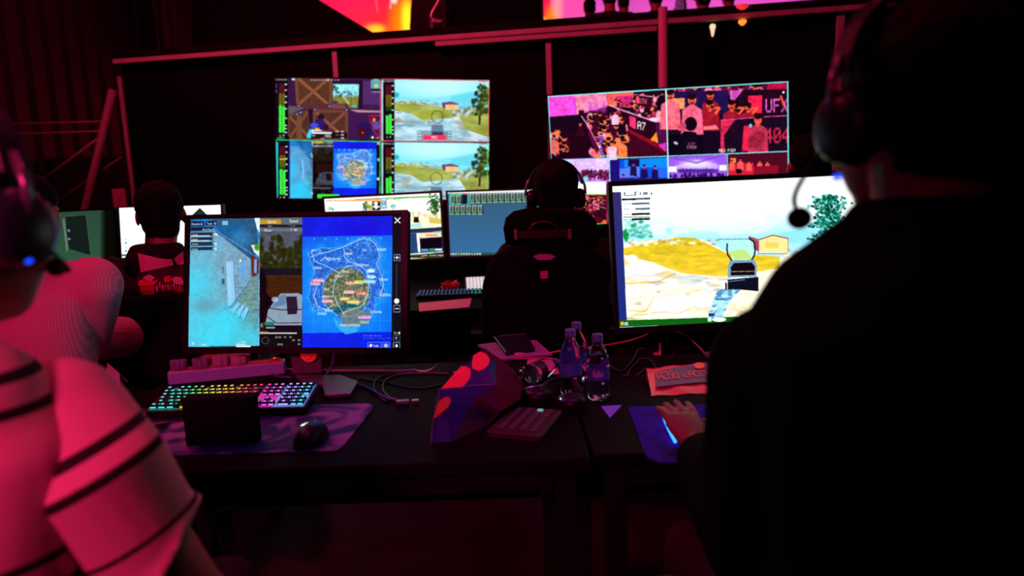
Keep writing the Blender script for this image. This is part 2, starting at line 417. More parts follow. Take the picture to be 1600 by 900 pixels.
def smoke_house(c, X, Y, W, H, sk, tint=0.0):
    """blue smoke along a plastered house; u, v 0..1 (main monitor: 297..404 x 342..541)"""
    f = lambda u, v: (X + u * W - .03 * W * v * 1.2, Y + v * H + sk * u * W)
    def PP(*a): return [f(a[i], a[i + 1]) for i in range(0, len(a), 2)]
    R = W
    c.clip(PP(0, 0, 1, 0, 1.035, 1, 0, 1))
    c.vgrad(Y, (0.10, 0.46, 0.78), Y + .5 * H, (0.42, 0.66, 0.82)); c.tex(.3, 40, 21)
    c.poly(PP(.3, 0, .93, 0, 1, .25, .9, .33, .6, .24), (0.16, 0.35, 0.50)); c.ell(*f(.73, .15), .14 * R, .06 * H, (0.20, 0.52, 0.78), .8, .8); c.ell(*f(.55, .08), .2 * R, .05 * H, (0.05, .42, .70), .6, .8)
    c.poly(PP(0, .1, .35, .095, .88, .32, .88, .5, .56, .71, .3, 1, 0, 1), (0.48, 0.66, 0.76)); c.tex(.1, 16, 24)
    c.poly(PP(.92, 0, 1, 0, 1, .12, .96, .08), (.85, .97, 1)); c.poly(PP(.88, .21, 1, .21, 1, .3, .93, .27), (.9, .97, .95)); c.ell(*f(.97, .23), .04 * R, .025 * H, (.3, .6, .1), 1, .4)
    c.poly(PP(.88, .29, 1, .31, 1, .43, .93, .46, .9, .455), (0.45, 0.14, 0.12)); c.poly(PP(.93, .32, .97, .32, .97, .43, .93, .43), (.45, .65, .85))
    c.line(PP(.36, .1, .9, .285, 1, .32), 2.2 * W / 107, (0.20, 0.42, 0.72)); c.line(PP(.36, .09, .88, .27), .7, (0.55, 0.78, 0.95), .8)
    c.poly(PP(.9, .47, 1, .45, 1, 1, .3, 1, .62, .7), (0.42, 0.58, 0.58)); c.tex(.12, 10, 22)
    c.clip(PP(.62, .55, 1.03, .45, 1.03, 1, .45, 1)); c.tex(.25, 6, 23, sx=4); c.clip(PP(0, 0, 1, 0, 1.035, 1, 0, 1))
    c.poly(PP(.52, .335, .62, .335, .66, .64, .57, .70), (0.62, 0.84, 0.98)); c.line(PP(.54, .345, .6, .345, .63, .63, .58, .67), .5, (.4, .6, .8), .7); c.line(PP(.63, .33, .67, .64), .8, (.3, .55, .8), .6)
    c.poly(PP(.72, .345, .81, .34, .82, .47, .75, .5), (0.42, 0.68, 0.90)); c.line(PP(.77, .345, .78, .48), .4, (.3, .5, .7))
    c.rect(*f(.465, .375), *f(.495, .43), (.35, .45, .5), .8); c.rect(*f(.465, .47), *f(.51, .515), (.1, .32, .38), .95)
    for k in range(3):
        c.poly(PP(.60 + .075 * k, .715 + .02 * k, .71 + .06 * k, .655 + .018 * k, .745 + .06 * k, .67 + .02 * k, .65 + .075 * k, .745 + .025 * k), (0.62, 0.80, 0.95)); c.poly(PP(.65 + .075 * k, .745 + .025 * k, .745 + .06 * k, .67 + .02 * k, .75 + .06 * k, .69 + .02 * k, .66 + .075 * k, .765 + .025 * k), (.2, .36, .55))
    c.line(PP(.17, .93, .45, .73, .62, .68, .88, .49), 1.5 * W / 107, (0.18, 0.42, 0.66), .8)
    for u, v, a, b, al in ((.08, .5, .28, .12, .75), (.06, .78, .3, .2, .7), (.55, .83, .3, .13, .9), (.4, .95, .35, .08, .9), (.15, .3, .2, .1, .3), (.95, .95, .2, .08, .7), (.5, .78, .15, .05, .6)):
        c.ell(*f(u, v), a * R, b * H, (0.25, 0.88, 1.0), al, .95)
    c.ell(*f(.22, .68), .16 * R, .05 * H, (.42, .55, .6), .5, .9); c.ell(*f(.35, .2), .12 * R, .05 * H, (.35, .8, 1), .4, .9)
    if tint: c.vgrad(Y, (0.0, 0.45, 0.95), Y + H, (0.0, 0.6, 1.0), tint)
    c.clip(None)

def car_strip(c, X, Y, W, H, sk, dark=0.0):
    """vertical strip: pines, a white sports car from behind (main monitor: 406..472 x 340..545)"""
    f = lambda u, v: (X + u * W - .01 * W * v, Y + v * H + sk * u * W)
    def PP(*a): return [f(a[i], a[i + 1]) for i in range(0, len(a), 2)]
    c.clip(PP(0, 0, 1, 0, 1, 1, 0, 1))
    c.vgrad(Y + .05 * H, (0.30, 0.34, 0.42), Y + .3 * H, (0.32, 0.33, 0.38))
    c.rect(X - 3, Y + .395 * H, X + W + 3, Y + H, (0.14, 0.09, 0.05)); c.tex(.1, 10, 31)
    c.poly(PP(0, .43, 1, .43, 1, .63, 0, .60), (0.25, 0.13, 0.04)); c.tex(.25, 8, 32, sx=3)
    rs = random.Random(3)
    for u, w_, top in ((.02, .13, .15), (.3, .16, .15), (.47, .16, .13), (.72, .12, .22), (.88, .14, .17), (1.0, .1, .15), (.6, .12, .24), (.15, .12, .27)):
        for k in range(26):
            v = top + rs.random() * (.42 - top); ww = w_ * (.35 + .65 * (v - top) / (.42 - top)) * .8
            c.ell(*f(u + rs.uniform(-ww, ww), v), .05 * W, .018 * H, (0.10 + rs.random() * .1, 0.12 + rs.random() * .1, 0.03), .9, .5)
    c.rect(*f(0, .38), *f(1, .44), (0.07, 0.06, 0.12), .9); c.line(PP(0, .44, 1, .445), 1, (.35, .2, .05), .6)
    c.ell(*f(.05, .5), .12 * W, .1 * H, (0.03, 0.02, 0.05), 1, .3)
    c.poly(PP(0, .5, .12, .55, .3, .62, .18, .78, 0, .8), (0.05, 0.02, 0.04))
    c.poly(PP(.14, .80, .2, .7, .42, .6, .5, .575, .9, .575, 1, .59, 1, .82, .5, .83, .14, .82), (0.55, 0.63, 0.72)); c.poly(PP(.42, .6, .6, .58, .62, .66, .3, .68), (.38, .52, .68))
    c.poly(PP(.62, .6, .87, .6, .9, .69, .87, .735, .66, .735), (0.16, 0.10, 0.20)); c.line(PP(.16, .68, .5, .70, 1, .70), 1.3 * W / 66, (.08, .06, .12)); c.line(PP(.16, .745, .4, .80, 1, .8), 1.2 * W / 66, (.18, .06, .12))
    c.ell(*f(.36, .62), .08 * W, .02 * H, (.75, .85, .95), .7)
    c.poly(PP(.14, .815, 1, .82, 1, .86, .1, .86), (0.08, 0.03, 0.08))
    c.poly(PP(0, .86, 1, .86, 1, 1, 0, 1), (0.045, 0.035, 0.05))
    c.rect(*f(.12, .79), *f(.35, .815), (.1, .5, .45)); c.rect(*f(.15, .825), *f(.36, .84), (.8, .85, .85), .7); c.rect(*f(.02, .8), *f(.08, .83), (.7, .7, .75), .6)
    c.rect(*f(0, .868), *f(.88, .884), (0.78, 0.79, 0.82)); c.rect(*f(0, .86), *f(.2, .868), (.7, .45, .1))
    for u, v in ((.4, .9), (.48, .9), (.6, .9), (.73, .9), (.8, .925), (.93, .925), (.93, .955), (.45, .955), (.52, .955)):
        c.rect(*f(u - .03, v), *f(u + .03, v + .014), (.6, .62, .62), .75)
    c.ell(*f(.14, .93), .09 * W, .028 * H, (.35, .35, .38), .8, .1); c.ell(*f(.14, .93), .07 * W, .022 * H, (.05, .04, .05), 1, .1)
    if dark: c.vgrad(Y, (0.06, 0.0, 0.02), Y + H, (0.04, 0.0, 0.03), dark)
    c.rect(*f(0, 0), *f(1, .055), (0.36, 0.42, 0.46), 1); c.rect(*f(0, .012), *f(.5, .048), (0.80, 0.60, 0.12), .95); c.rect(*f(0, .05), *f(1, .075), (.13, .1, .13)); c.rect(*f(0, .078), *f(1, .108), (.40, .45, .48))
    c.text('Good', *f(.18, .018), .022 * H, WH, w=.2 * W); c.text('Good', *f(.70, .016), .022 * H, WH, w=.2 * W)
    c.text('Men', *f(.2, .056), .012 * H, (.7, .7, .7), w=.1 * W); c.text('Trader', *f(.68, .056), .012 * H, (.6, .6, .6), w=.16 * W)
    c.text('Abbey', *f(.1, .085), .018 * H, (.9, .95, .95), w=.18 * W); c.text('7  00', *f(.72, .085), .018 * H, WH, w=.16 * W)
    c.clip(None)

def field_scene(c, X, Y, W, H, sk, hot=0.0, seed=50, house=(.54, .40), tree=.93, sight=(.47, .6), sky=(.72, .97, .97)):
    """grassland with a ruin, a tree and rocks seen over a weapon sight; u, v 0..1"""
    f = lambda u, v: (X + u * W, Y + v * H + sk * u * W)
    def PP(*a): return [f(a[i], a[i + 1]) for i in range(0, len(a), 2)]
    h = lambda k: tuple(min(1, x + hot) for x in k)
    c.clip(PP(0, 0, 1, 0, 1, 1, 0, 1))
    c.vgrad(Y, h((.62, .93, .95)), Y + .36 * H, h((.45, .90, .98)), 1, sk, X); c.ell(*f(.45, .12), .35 * W, .16 * H, h((.8, 1, 1)), .8, .9)
    c.poly(PP(0, .27, .2, .3, .4, .3, .62, .24, .8, .18, 1, .2, 1, .5, 0, .5), h((.50, .88, .95)), .8); c.poly(PP(.6, .27, .8, .2, 1, .22, 1, .4, .6, .36), h((.25, .80, .90)), .45)
    c.poly(PP(0, .36, .2, .34, .35, .38, .5, .44, .66, .48, .8, .46, 1, .46, 1, 1, 0, 1), h((.62, .66, .30)))
    c.clip(PP(0, .34, 1, .4, 1, 1, 0, 1)); c.tex(.28, 22, seed, sx=3); c.tex(.5, 26, seed + 1, h((.55, .58, .12)), sx=3, thr=.5); c.clip(PP(0, 0, 1, 0, 1, 1, 0, 1))
    # pale rocks
    c.clip(PP(0, .5, .18, .55, .3, .66, .55, .62, .68, .58, .76, .8, 1, .93, 1, 1, 0, 1))
    c.vgrad(Y + .5 * H, h((.60, .78, .84)), Y + H, h((.66, .84, .92))); c.tex(.3, 30, seed + 2, sx=3); c.tex(.7, 24, seed + 3, h((.86, .93, .95)), sx=3, thr=.5); c.tex(.5, 22, seed + 4, h((.55, .50, .38)), sx=4, thr=.58); c.tex(.5, 12, seed + 14, h((.30, .48, .62)), sx=4, thr=.62)
    c.clip(PP(0, 0, 1, 0, 1, 1, 0, 1))
    rs = random.Random(seed)
    for k in range(26): c.ell(*f(rs.uniform(.62, .86), rs.uniform(.44, .58)), .02 * W, .03 * H, h(rs.choice(((.8, .88, .9), (.45, .5, .55), (.9, .95, .95), (.3, .38, .3)))), .7, .5)
    for k in range(30): c.ell(*f(rs.uniform(0, .5), rs.uniform(.34, .40)), .02 * W, .012 * H, h(rs.choice(((.75, .88, .9), (.5, .6, .6), (.85, .9, .8)))), .7, .5)
    hu, hv = house
    c.poly(PP(hu - .06, hv - .02, hu - .02, hv + .0, hu - .015, hv + .09, hu - .05, hv + .06), h((.45, .22, .38))); c.poly(PP(hu - .02, hv, hu + .12, hv, hu + .12, hv + .09, hu - .02, hv + .1), h((.92, .78, .55)))
    c.poly(PP(hu - .065, hv - .02, hu - .02, hv - .025, hu + .04, hv - .04, hu + .13, hv, hu + .12, hv + .012, hu - .02, hv + .012), h((.42, .28, .45))); c.rect(*f(hu + .02, hv + .03), *f(hu + .08, hv + .06), h((1, .7, .25)))
    c.poly(PP(hu - .2, hv + .01, hu - .1, hv, hu - .08, hv + .05, hu - .2, hv + .05), h((.6, .7, .8)), .8); c.ell(*f(.02, .25), .03 * W, .04 * H, h((.1, .6, .65)), .8, .5)
    if tree:
        c.line(PP(tree - .035, .72, tree - .03, .45, tree - .02, .3), 3 * W / 150 + .6, (.22, .18, .2))
        for k in range(95):
            v = rs.uniform(.06, .56); hw = .12 - .08 * abs(v - .38) / .32; u = tree + rs.uniform(-hw, hw)
            c.ell(*f(u, v), .018 * W, .026 * H, rs.choice(((.12, .18, .10), (.25, .22, .08), (.10, .12, .14), (.38, .50, .10), (.20, .30, .08))), .9, .5)
    su, sv = sight; r = .062 * W
    cx, cy = f(su, sv)
    for a in (0, 1, 2, 3, 4, 5, 6, 7, 8, 9, 10, 11, 12, 13, 14, 15):
        t0, t1 = a * .3927, (a + 1) * .3927; c.line([(cx + r * math.cos(t0), cy + r * 1.05 * math.sin(t0)), (cx + r * math.cos(t1), cy + r * 1.05 * math.sin(t1))], .9, (.08, .1, .15), .9)
    c.poly(PP(su - .06, sv + .13, su + .055, sv + .13, su + .07, sv + .3, su - .07, sv + .3), (.35, .42, .55), .8); c.poly(PP(su - .05, sv + .25, su + .055, sv + .25, su + .07, sv + .36, su - .07, sv + .36), (.08, .08, .16))
    c.clip(None)

def meters(c, X, Y, sk, top=.42, peak=None):
    """two-channel level meter with its scale; 10 px wide, about 92 px tall at X, Y"""
    g = lambda x, y: (X + x, Y + y)
    c.rect(*g(0, 0), *g(17, 90), (.03, .03, .07)); 
    for k in range(2):
        x = 4.5 + k * 4.8
        c.rect(*g(x, 5), *g(x + 4.2, 20), (.35, .05, .12)); c.rect(*g(x, 20), *g(x + 4.2, 42), (.40, .38, .06)); c.rect(*g(x, 38), *g(x + 4.2, 45), (.06, .28, .12))
        c.rect(*g(x, 90 * top + k * (1.5 if top < .5 else -2)), *g(x + 4.2, 81), (.24, .95, .26))
        if peak: c.rect(*g(x, peak), *g(x + 4.2, peak + 1.6), (.9, .9, .2))
    for y in (5, 14, 24, 33, 43, 58, 69, 74, 80): c.rect(*g(13.6, y), *g(16.6, y + 1.8), (.92, .97, 1), .95)
    c.text('L', *g(5.5, 84), 3, WH, w=3); c.text('R', *g(10.5, 84), 3, WH, w=3)

def text_row(c, x, y, n, h, w, seed, sk=0.0, col=WH):
    rs = random.Random(seed); c.text(''.join(rs.choice('aeonrdimsut') for _ in range(n)), x, y, h, col, w=w, sk=sk)

def paint_main(c):
    smoke_house(c, 298, 342.5, 108, 200, -.018)
    car_strip(c, 406, 340.6, 66.5, 206, -.018)
    island_map(c, 472.3, 339.5, 141, 209.5, -.016)
    A = mp(285, 335, 7.826)
    for (x0, y0, x1, y1, al) in ((105, 85, 268, 148, .9), (285, 82, 420, 135, .9), (105, 158, 385, 200, 1), (105, 222, 385, 262, .85), (105, 280, 385, 320, .85), (105, 340, 385, 385, .85), (105, 400, 385, 440, .85)):
        c.rect(*A(x0, y0), *A(x1, y1), (.05, .1, .22), al, -.015)
    c.rect(*A(105, 258), *A(335, 272), (.75, .88, .95), 1, -.01); c.rect(*A(105, 316), *A(330, 330), (.75, .88, .95), 1, -.01)
    c.text('Remaining 22', *A(115, 104), 3.6, WH, w=17.5); c.text('Team  16', *A(300, 97), 3.6, WH, w=14.5); c.text('Eliminations 0', *A(245, 170), 3.2, WH, w=18)
    for i, y in enumerate((238, 294, 352, 413)): text_row(c, *A(118, y), 7, 2.8, 9, 70 + i); c.rect(*A(372, y - 6), *A(383, y + 12), WH)
    for y in (345, 405): c.rect(*A(395, y), *A(420, y + 35), (.8, .9, .95))
    c.ell(*A(412, 245), 1.8, 1.8, WH); c.rect(*A(488, 80), *A(556, 130), (.55, .75, .85)); c.poly(P(A, 700, 545, 730, 565, 700, 585), WH)
    B = mp(285, 440, 7.826)
    c.rect(*B(655, 780), *B(835, 800), (.9, .98, 1)); c.rect(*B(655, 760), *B(775, 772), (.8, .95, 1)); c.text('Run', *B(730, 722), 3, WH, w=7); c.rect(*B(683, 700), *B(710, 740), (.8, .95, 1)); c.rect(*B(688, 706), *B(705, 734), (.2, .6, .8))
    text_row(c, *B(235, 755), 4, 3.4, 8, 81); c.ell(*B(130, 755), 2.6, 2.4, (.7, .9, 1), .8); c.rect(*B(330, 785), *B(650, 800), (.1, .4, .5), .6)
    # tool bar on the right
    c.poly([(613.5, 336), (631, 335.5), (630, 551), (611.5, 551)], (.06, .055, .08)); c.tex(.05, 20, 90)
    C = mp(465, 335, 7.828)
    c.line(P(C, 1187, 38, 1257, 108), 1.7, WH); c.line(P(C, 1257, 38, 1187, 108), 1.7, WH)
    D = mp(465, 440, 7.828)
    def btn(f, x0, y0, x1, y1, col=(.55, .65, .85)):
        for q in (P(f, x0, y0, x1, y0), P(f, x1, y0, x1, y1), P(f, x1, y1, x0, y1), P(f, x0, y1, x0, y0)): c.line(q, .8, col)
    btn(C, 1180, 490, 1252, 568); c.line(P(C, 1192, 528, 1240, 528), 1.4, WH); c.line(P(C, 1215, 505, 1215, 552), 1.4, WH)
    c.line([(619.6, 411), (619.3, 466)], .7, (.35, .38, .48)); c.ell(*D(1212, 238), 4.1, 4.1, WH, 1, .05)
    btn(D, 1175, 290, 1252, 372); c.line(P(D, 1190, 331, 1238, 331), 1.6, (.8, .88, 1))
    btn(D, 1175, 660, 1250, 725, (.35, .4, .5)); btn(D, 1172, 745, 1250, 826); c.text('On', *D(1175, 615), 3.6, WH, w=5.5); c.ell(*D(1243, 628), 1.5, 1.9, WH); c.ell(*D(1210, 785), 2, 2.4, WH); c.ell(*D(1207, 690), 1.6, 1.8, (.6, .65, .75))
    btn(D, 860, 742, 1020, 820); btn(D, 1040, 740, 1120, 820); c.text('Rate', *D(925, 770), 4, WH, w=9); c.ell(*D(895, 782), 2, 2.8, WH, 1, .2, .6); c.ell(*D(1080, 782), 3.2, 3.2, (.65, .78, 1), 1, .1)
    c.text('Activate Windows', *D(806, 648), 2.9, (.45, .62, 1), w=29, al=.9); c.text('Go to Settings to activate Windows', *D(806, 684), 1.9, (.4, .58, 1), w=43, al=.9)

def crate_x(c, f, q, col, w):
    """wooden crate side: q = four corners, frame boards and crossed boards"""
    pts = [f(*p) for p in q]; c.poly(pts, tuple(k * .72 for k in col))
    c.clip(pts); c.tex(.25, 14, int(q[0][0]), sx=.3); c.clip(None)
    c.line([pts[0], pts[2]], w, tuple(k * 1.25 for k in col)); c.line([pts[1], pts[3]], w, tuple(k * 1.15 for k in col))
    c.line(pts + [pts[0]], w, col)

def paint_tvl(c):
    A = mp(425, 115, 8.572)     # upper left tile
    c.rect(430, 122, 600, 219, (.20, .09, .25)); c.tex(.12, 30, 101)
    c.poly(P(A, 815, 70, 1460, 75, 1460, 520, 815, 420), (.22, .10, .30)); c.poly(P(A, 1200, 100, 1460, 100, 1460, 420, 1200, 410), (.33, .17, .42)); c.poly(P(A, 1030, 500, 1460, 520, 1460, 870, 1030, 870), (.24, .09, .30))
    for y in range(120, 420, 24): c.line(P(A, 1205, y, 1460, y + 4), .35, (.22, .1, .3), .7)
    for y in range(560, 860, 26): c.line(P(A, 1035, y, 1460, y + 4), .35, (.16, .05, .22), .6)
    c.poly(P(A, 815, 85, 1215, 90, 1215, 470, 815, 440), (.13, .05, .16))
    c.poly(P(A, 815, 140, 1165, 145, 1150, 465, 1060, 460, 815, 400), (.60, .95, .95)); c.clip(P(A, 815, 140, 1165, 145, 1150, 465, 1060, 460, 815, 400))
    c.poly(P(A, 815, 290, 1165, 290, 1165, 465, 815, 465), (.50, .52, .20)); c.tex(.25, 8, 102)
    rs = random.Random(5)
    for k in range(26): c.ell(*A(rs.uniform(815, 1160), rs.uniform(235, 305)), rs.uniform(1.5, 3.2), 1.6, rs.choice(((.2, .45, .65), (.55, .8, .9), (.25, .3, .4))), .8, .5)
    for k in range(8): c.ell(*A(rs.uniform(815, 880), rs.uniform(160, 225)), 1.8, 1.5, (.1, .22, .16), .9)
    c.ell(*A(845, 385), 4, 2.6, (.15, .18, .5)); c.line(P(A, 940, 290, 1035, 410), 1.1, (.85, .97, .95)); c.line(P(A, 1065, 260, 1060, 420), .8, (.2, .22, .4)); c.ell(*A(1100, 435), 4, 1.6, (.3, .75, .85)); c.clip(None)
    wd = (.46, .27, .19)
    crate_x(c, A, [(320, 40), (790, 40), (785, 440), (345, 420)], wd, 4.5)
    c.poly(P(A, 220, 430, 460, 455, 220, 550), (.38, .33, .36)); c.poly(P(A, 340, 410, 1000, 400, 1060, 480, 460, 480), (.36, .16, .18)); c.poly(P(A, 790, 400, 960, 415, 1010, 470, 800, 470), (.48, .26, .24)); c.poly(P(A, 1030, 482, 1460, 500, 1460, 522, 1150, 518), (.75, .55, .60))
    crate_x(c, A, [(220, 560), (490, 500), (520, 880), (220, 880)], (.40, .24, .18), 4)
    c.poly(P(A, 330, 560, 395, 560, 405, 880, 330, 880), (.45, .28, .20)); c.poly(P(A, 480, 480, 545, 470, 560, 870, 500, 700), (.17, .05, .14))
    crate_x(c, A, [(565, 500), (1000, 505), (1000, 880), (575, 880)], (.44, .25, .20), 4.5)
    for x, y in ((360, 432), (772, 438), (575, 482), (998, 488), (335, 545), (382, 522)): c.ell(*A(x, y), 3, 3, (.22, .2, .36), 1, .2); c.ell(*A(x, y), .9, .9, (.85, .85, 1))
    # crouching figure
    c.ell(*A(655, 585), 5, 5.2, (.15, .04, .1)); c.ell(*A(640, 680), 9, 9, (.16, .1, .42)); c.ell(*A(565, 690), 6.5, 3.6, (.22, .3, .95), 1, .3); c.ell(*A(720, 720), 5, 5, (.18, .06, .2)); c.ell(*A(560, 740), 5, 4, (.2, .35, .6))
    c.poly(P(A, 500, 750, 560, 750, 560, 860, 470, 860, 470, 820), (.25, .85, .98)); c.rect(*A(575, 728), *A(635, 755), (.95, .65, .15)); c.rect(*A(530, 755), *A(665, 770), WH)
    c.rect(*A(520, 785), *A(1010, 870), (.05, .03, .08), .85); c.rect(*A(525, 785), *A(798, 805), WH); c.rect(*A(850, 768), *A(895, 780), WH, .7); c.text('OB1', *A(708, 815), 4.5, WH, w=10)
    for y in (770, 812, 855): c.rect(*A(925, y), *A(962, y + 14), (.85, .85, .9))
    text_row(c, *A(532, 815), 4, 2.8, 6, 4); text_row(c, *A(650, 860), 5, 2, 6, 5); text_row(c, *A(850, 810), 5, 2, 6, 6, col=(.7, .5, .6)); c.ell(*A(1347, 855), 1.8, 1.8, WH); text_row(c, *A(1395, 850), 3, 2.4, 5, 7)
    # buggy
    c.ell(*A(1235, 770), 11, 13.5, (.10, .08, .34), 1, .1); c.ell(*A(1205, 790), 6.2, 9, (.30, .04, .10), 1, .1); c.ell(*A(1213, 793), 1, 1, (1, .7, .3))
    c.line(P(A, 1295, 570, 1455, 560), 1.4, (.9, .1, .2)); c.line(P(A, 1300, 600, 1350, 700, 1350, 760, 1400, 800), 1.3, (.8, .08, .15)); c.rect(*A(1350, 598), *A(1385, 642), (1, .55, .1)); c.ell(*A(1400, 700), 6, 6, (.45, .3, .7), .9, .4); c.line(P(A, 1380, 800, 1455, 860), 2, (.7, .08, .2)); c.line(P(A, 1325, 660, 1455, 640), 1, (.3, .4, .8))
    c.ell(*A(1388, 90), 6, 2, (.5, .8, .75)); c.rect(*A(1325, 90), *A(1450, 200), (.35, .66, .68)); c.rect(*A(1370, 140), *A(1420, 185), (.95, .85, .4), .8); c.rect(*A(1325, 205), *A(1450, 232), (.05, .12, .18)); text_row(c, *A(1330, 236), 6, 2, 14, 8)
    for i in range(9): c.rect(*A(520 + i * 44, 82), *A(545 + i * 44, 92), (.9, .85, .95), .85)
    c.poly(P(A, 735, 95, 765, 95, 750, 72), WH); c.rect(*A(265, 65), *A(305, 88), (.8, .95, 1)); c.rect(430, 122, 450, 218, (.02, .02, .06)); meters(c, 431.5, 126, 0, .425); text_row(c, *A(50, 70), 10, 2.2, 18, 9)
    for i, y in enumerate((140, 172, 215, 240)): c.rect(*A(50, y), *A(66, y + 10), (.6, .7, .9), .8)
    c.rect(430, 213, 452, 219, (.02, .02, .04)); c.text('ONAIR', 433, 214.4, 2.6, (.3, 1, .5), w=12)
    # lower left tile
    smoke_house(c, 452.5, 219.6, 37, 91, .02, .25); car_strip(c, 488.6, 220, 33, 84, .02, .55); island_map(c, 521, 220, 67, 85, .01, .22, 9); c.vgrad(219, (.1, .5, 1), 305, (.1, .5, 1), 0.0)
    c.rect(588, 221, 594, 306, (.05, .03, .09)); c.line([(589, 222), (593, 226)], .8, WH); c.line([(593, 222), (589, 226)], .8, WH); c.ell(590.8, 279.5, 1.9, 2, WH); c.rect(589.5, 247.5, 592.5, 251.5, (.6, .8, 1))
    c.rect(433, 222, 453, 309, (.03, .08, .3)); meters(c, 432.5, 223, 0, .46, 25); c.rect(431.5, 222, 434.5, 308, (.1, .75, .9))
    B = mp(425, 215, 8.572)
    c.rect(*B(540, 755), *B(900, 830), (.02, .03, .05)); c.rect(*B(608, 758), *B(905, 812), (.2, .92, .25)); c.ell(*B(538, 748), 1.2, 1.2, WH)
    c.line([(431, 218.6), (594, 221.3)], 1.1, (.15, .95, .5)); c.line([(594, 220), (593.5, 306)], 1.1, (.2, .95, .45)); c.line([(431.5, 219), (433, 311)], 1.1, (.15, .95, .55)); c.line([(432, 310.7), (520, 312)], 1.2, (.1, .95, .4)); c.line([(520, 312), (762, 316)], 1.2, (.1, .9, .4))
    # right tiles
    for (y, b, red, hh) in ((124.2, 220.6, True, 96), (222, 316, False, 94)):
        field_scene(c, 616, y, 148, hh, .012, .02, 50, house=(.56, .385), tree=.935, sight=(.455, .6) if red else (.445, .6)); c.rect(596, y, 616.5, b, (.10, .12, .18))
        c.poly([(596, y + 1), (599, y + 1), (599, b), (596, b)], (.7, .85, .9)); meters(c, 598.5, y + 4, 0, .58)
        text_row(c, 597, y + 1.4, 12, 2, 19, 21); text_row(c, 748, y + 1.6, 7, 2.2, 15, 22, col=(.5, .2, .25))
    c.rect(652, 204.5, 706, 219.5, (.3, .36, .42), .5); c.rect(661, 211, 697, 218.6, (.98, .20, .38)); c.text('OB2', 674, 212.6, 4, WH, w=9.5)
    for k in range(3): c.rect(700, 206 + k * 4.8, 704.5, 207.5 + k * 4.8, (.8, .95, .95)); c.rect(653, 206 + k * 4.8, 658, 207.5 + k * 4.8, (.8, .95, .95))
    for q in ([(595.5, 123.6), (765, 125.8)], [(764.6, 125), (762.2, 220.6)], [(594.5, 220.2), (762, 221.2)], [(595, 124), (594, 220)]): c.line(q, 1.1, (1, .35, .42))
    c.line([(762.4, 222), (760.6, 296)], .9, (.3, .95, .5))

def crowd(c, box, n, seed, cols, r=2.0, skin=(1, .45, .35), hair=(.1, .02, .06)):
    rs = random.Random(seed); x0, y0, x1, y1 = box
    for k in range(n):
        x, y = rs.uniform(x0, x1), y0 + (y1 - y0) * (k / n); q = r * rs.uniform(.7, 1.2)
        c.ell(x, y + q * 1.9, q * 1.5, q * 1.5, rs.choice(cols), 1, .2); c.ell(x + rs.uniform(-.3, .3), y, q * .75, q * .85, skin, 1, .2); c.ell(x, y - q * .35, q * .8, q * .6, hair, 1, .2)

def person2d(c, x, y, s, shirt, skin=(1, .45, .35), hair=(.12, .02, .05), face=1):
    """standing person: head centre x, y, head height s"""
    c.poly([(x - s * .95, y + s * 1.0), (x - s * .3, y + s * .55), (x + s * .3, y + s * .55), (x + s * .95, y + s * 1.0), (x + s * 1.1, y + s * 3.6), (x - s * 1.1, y + s * 3.6)], shirt)
    c.ell(x, y + s * .45, s * .2, s * .3, skin); c.ell(x, y, s * .40, s * .52, skin, 1, .08); c.ell(x - .04 * s * face, y - s * .32, s * .44, s * .3, hair, 1, .1)
    if face: c.rect(x - s * .22 * face, y - s * .02, x - s * .05 * face, y + s * .05, hair, .8); c.rect(x + s * .08, y - s * .02, x + s * .25, y + s * .05, hair, .8); c.ell(x, y + s * .3, s * .26, s * .14, hair, .6, .4)

